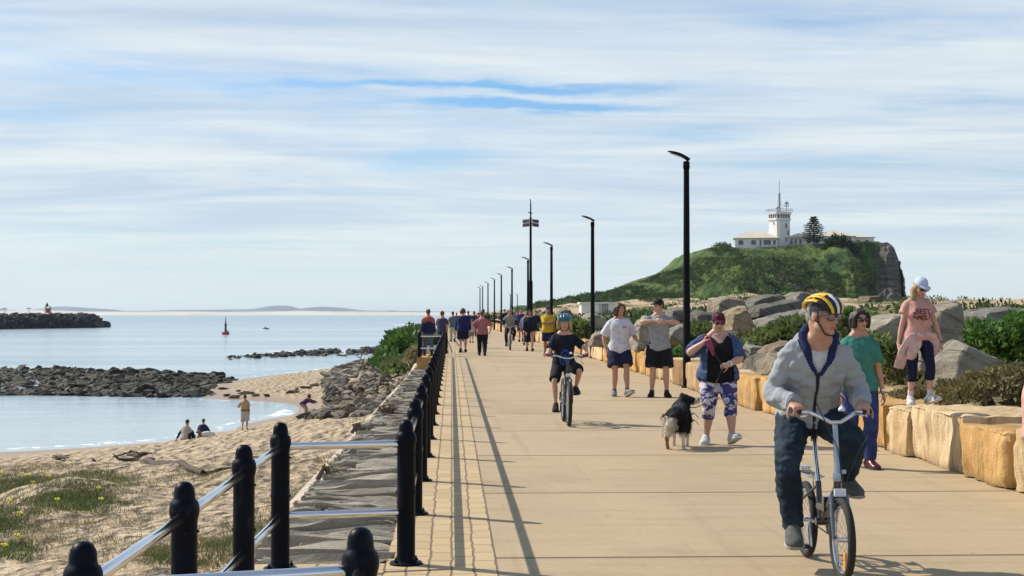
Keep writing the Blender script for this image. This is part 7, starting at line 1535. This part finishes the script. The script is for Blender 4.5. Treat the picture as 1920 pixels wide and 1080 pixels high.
# cyclists in the distance
def farcyclist(px, feet, lab, blab, shirt, slv, away=False, hatc=None, bott=(.02, .02, .03)):
    p = gp(px, feet); p.y += .5; yw = 180 if away else 0
    bicycle(p, blab, r=.34, tr=.026, wb=1.05, bb=(.06, .29), seat=(.26, .92), bar=(-.26, 1.04), barw=.29, head=(-.38, .84), fold=False, frame=(.30, .31, .33), ca=.5, full=False, yaw=yw)
    pl, pr_ = pedal_xy((.06, .29), .14, .5, -1), pedal_xy((.06, .29), .14, .5, 1)
    f = Fig(lab, p, yw, H=1.72, vox=.0165, pelvis=(0, .26, .99 - .903), lean=14, feet=[(-.15, pl.y + .05, pl.z + .10), (.15, pr_.y + .05, pr_.z + .10)], kpole=[(-.3, -1, .3), (.3, -1, .3)], hands=[(-.27, -.14, 1.08), (.27, -.14, 1.08)], epole=[(-.8, .5, -.3), (.8, .5, -.3)], hdir=[(0, -1, -.3)] * 2, palm=[(0, -.2, -1)] * 2, curl=(.9, .9), hairc='dark')
    f.top('shirt', cloth(shirt), q0=.05, ease=.016, sleeve=.3); f.bottoms('trousers', cloth(bott), t1=.97, ease=.010, minr=.034, flare=.006); f.shoes(cloth((.02, .02, .02)), DS); f.hair('short')
    for k in (-1, 1): mb = MB(); f.arm(mb, k, .0, .96, .012); f.finish('sleeve', mb, cloth(slv))
    if hatc: f.hat(cloth(hatc))
farcyclist(957, 657, 'cyclist in a grey vest with black sleeves and pale sun hat riding towards the camera', 'grey bicycle ridden by the distant cyclist in the pale sun hat', (.24, .23, .21), (.02, .02, .03), hatc=(.38, .38, .37))
farcyclist(906, 653, 'cyclist riding away, hidden behind the man in the pink shirt', 'grey bicycle hidden behind the man in the pink shirt', (.05, .03, .03), (.05, .03, .03), away=True)
# ---- people on the beach
def bz(px, py, z0=-4.2):
    p = gp(px, py, z0)
    for _ in range(5): p = gp(px, py, max(WZ, gz(p.x, p.y)))
    p.z = max(WZ, gz(p.x, p.y)); return p
def sitter(px, py, lab, shirt, slv, yaw, H=1.72, hairc='dark', legc=(.03, .03, .04), hands=None, **k):
    p = bz(px, py); f = Fig(lab, p, yaw, H=H, vox=.0165, pelvis=(0, 0, .10 - .525 * H), lean=14, head=(0, 14, 0), feet=[(-.13, -.52, .08), (.13, -.55, .08)], kpole=[(-.2, 0, 1), (.2, 0, 1)], hands=hands or [(-.18, -.42, .34), (.18, -.42, .34)], hairc=hairc, **k)
    f.top('shirt', cloth(shirt), q0=.03, ease=.018, sleeve=.34); f.bottoms('trousers', cloth(legc), t1=.96, ease=.010, minr=.036)
    for s_ in (-1, 1): mb = MB(); f.arm(mb, s_, 0, .96, .011); f.finish('sleeve', mb, cloth(slv))
    f.hair('short'); f.shoes(cloth((.05, .05, .05)), DS); return f
sitter(346, 826, 'person in a beige top with dark sleeves sitting on the sand facing the water', (.40, .36, .30), (.03, .028, .035), 150, H=1.8, hands=[(-.18, -.42, .34), (.36, .12, .07)])
sitter(379, 820, 'person in a navy top sitting on the sand facing the water', (.018, .025, .085), (.018, .025, .085), 170, H=1.62, hairc='brown')
p = bz(388, 821); t = tag(empty('dog', p, R(-70)), 'small white and tan dog lying on the sand beside the person in navy', 'dog'); mb = MB(); mb.tube([(0, -.32, .14), (0, -.18, .15), (0, .05, .17), (0, .28, .14), (0, .38, .10)], [(.08, .09), (.13, .13), (.15, .15), (.14, .13), (.05, .05)], 12); mb.tube([(0, -.26, .16), (0, -.36, .27)], [.09, .08], 10); mb.ball((0, -.38, .29), (.09, .10, .085)); mb.tube([(0, -.42, .27), (0, -.52, .25)], [.05, .03], 8)
for k in (-1, 1): mb.tube([(k * .08, -.26, .08), (k * .09, -.44, .03)], [.04, .03], 8); mb.tube([(k * .12, .22, .10), (k * .14, .06, .04)], [.06, .035], 8); mb.tube([(k * .06, -.36, .37), (k * .10, -.37, .30)], [(.035, .015), (.015, .01)], 6)
me = remesh(mb.mesh('body', False, False), .02, 2); me.materials.append(FW); me.materials.append(FT)
for q in me.polygons: q.material_index = 1 if q.center.y < -.26 else 0
link('body', me, None, t)
p = bz(459, 806); f = Fig('person in a tan shirt and pale shorts standing at the edge of the water', p, 178, H=1.74, vox=.0165, feet=[(-.09, -.06, .075), (.09, .20, .12)], fdir=[(-.1, -1, 0), (0, -1, -.5)], hands=[(-.22, -.1, .85), (.33, -.25, 1.12)], hairc='brown', epole=[None, (.6, .6, -.5)]); f.top('shirt', cloth((.44, .31, .16)), q0=.12, ease=.016, sleeve=.36); f.bottoms('shorts', cloth((.46, .46, .45)), t1=.55, ease=.014, flare=.03); f.hair('short'); f.cap(cloth((.22, .10, .07)))
mb = MB(); f.torso(mb, .22, .34, .024); f.finish('waist_bag', mb, cloth((.16, .07, .035)))
p = bz(570, 781); f = Fig('woman in a purple top bending down to touch the rocks', p, 65, H=1.62, vox=.0165, female=True, pelvis=(0, .10, -.16), lean=52, head=(10, -8, 0), feet=[(-.10, -.05, .08), (.10, .12, .08)], hands=[(-.12, -.85, .72), (.12, -.90, .76)], hairc='dark'); f.top('shirt', cloth((.075, .018, .075)), q0=.02, ease=.014, sleeve=.95); f.bottoms('trousers', cloth((.42, .26, .27)), t1=.62, ease=.012, flare=.01); f.hair('long'); f.shoes(cloth((.05, .04, .04)), DS)
hz = MB(); hz.box((0, 13000, 38), (26500, 13400, 44)); ho = hz.build('haze', None, None, False); ho['kind'] = 'stuff'
hm = bpy.data.materials.new('haze'); hm.use_nodes = True; hn = hm.node_tree; hn.nodes.remove(hn.nodes['Principled BSDF']); pv = hn.nodes.new('ShaderNodeVolumePrincipled'); pv.inputs['Color'].default_value = (.78, .88, .97, 1); pv.inputs['Density'].default_value = 4.2e-5; pv.inputs['Anisotropy'].default_value = .3; hn.links.new(pv.outputs[0], hn.nodes['Material Output'].inputs['Volume']); ho.data.materials.append(hm)
SC.cycles.max_bounces = 6
SC.cycles.volume_bounces = 0
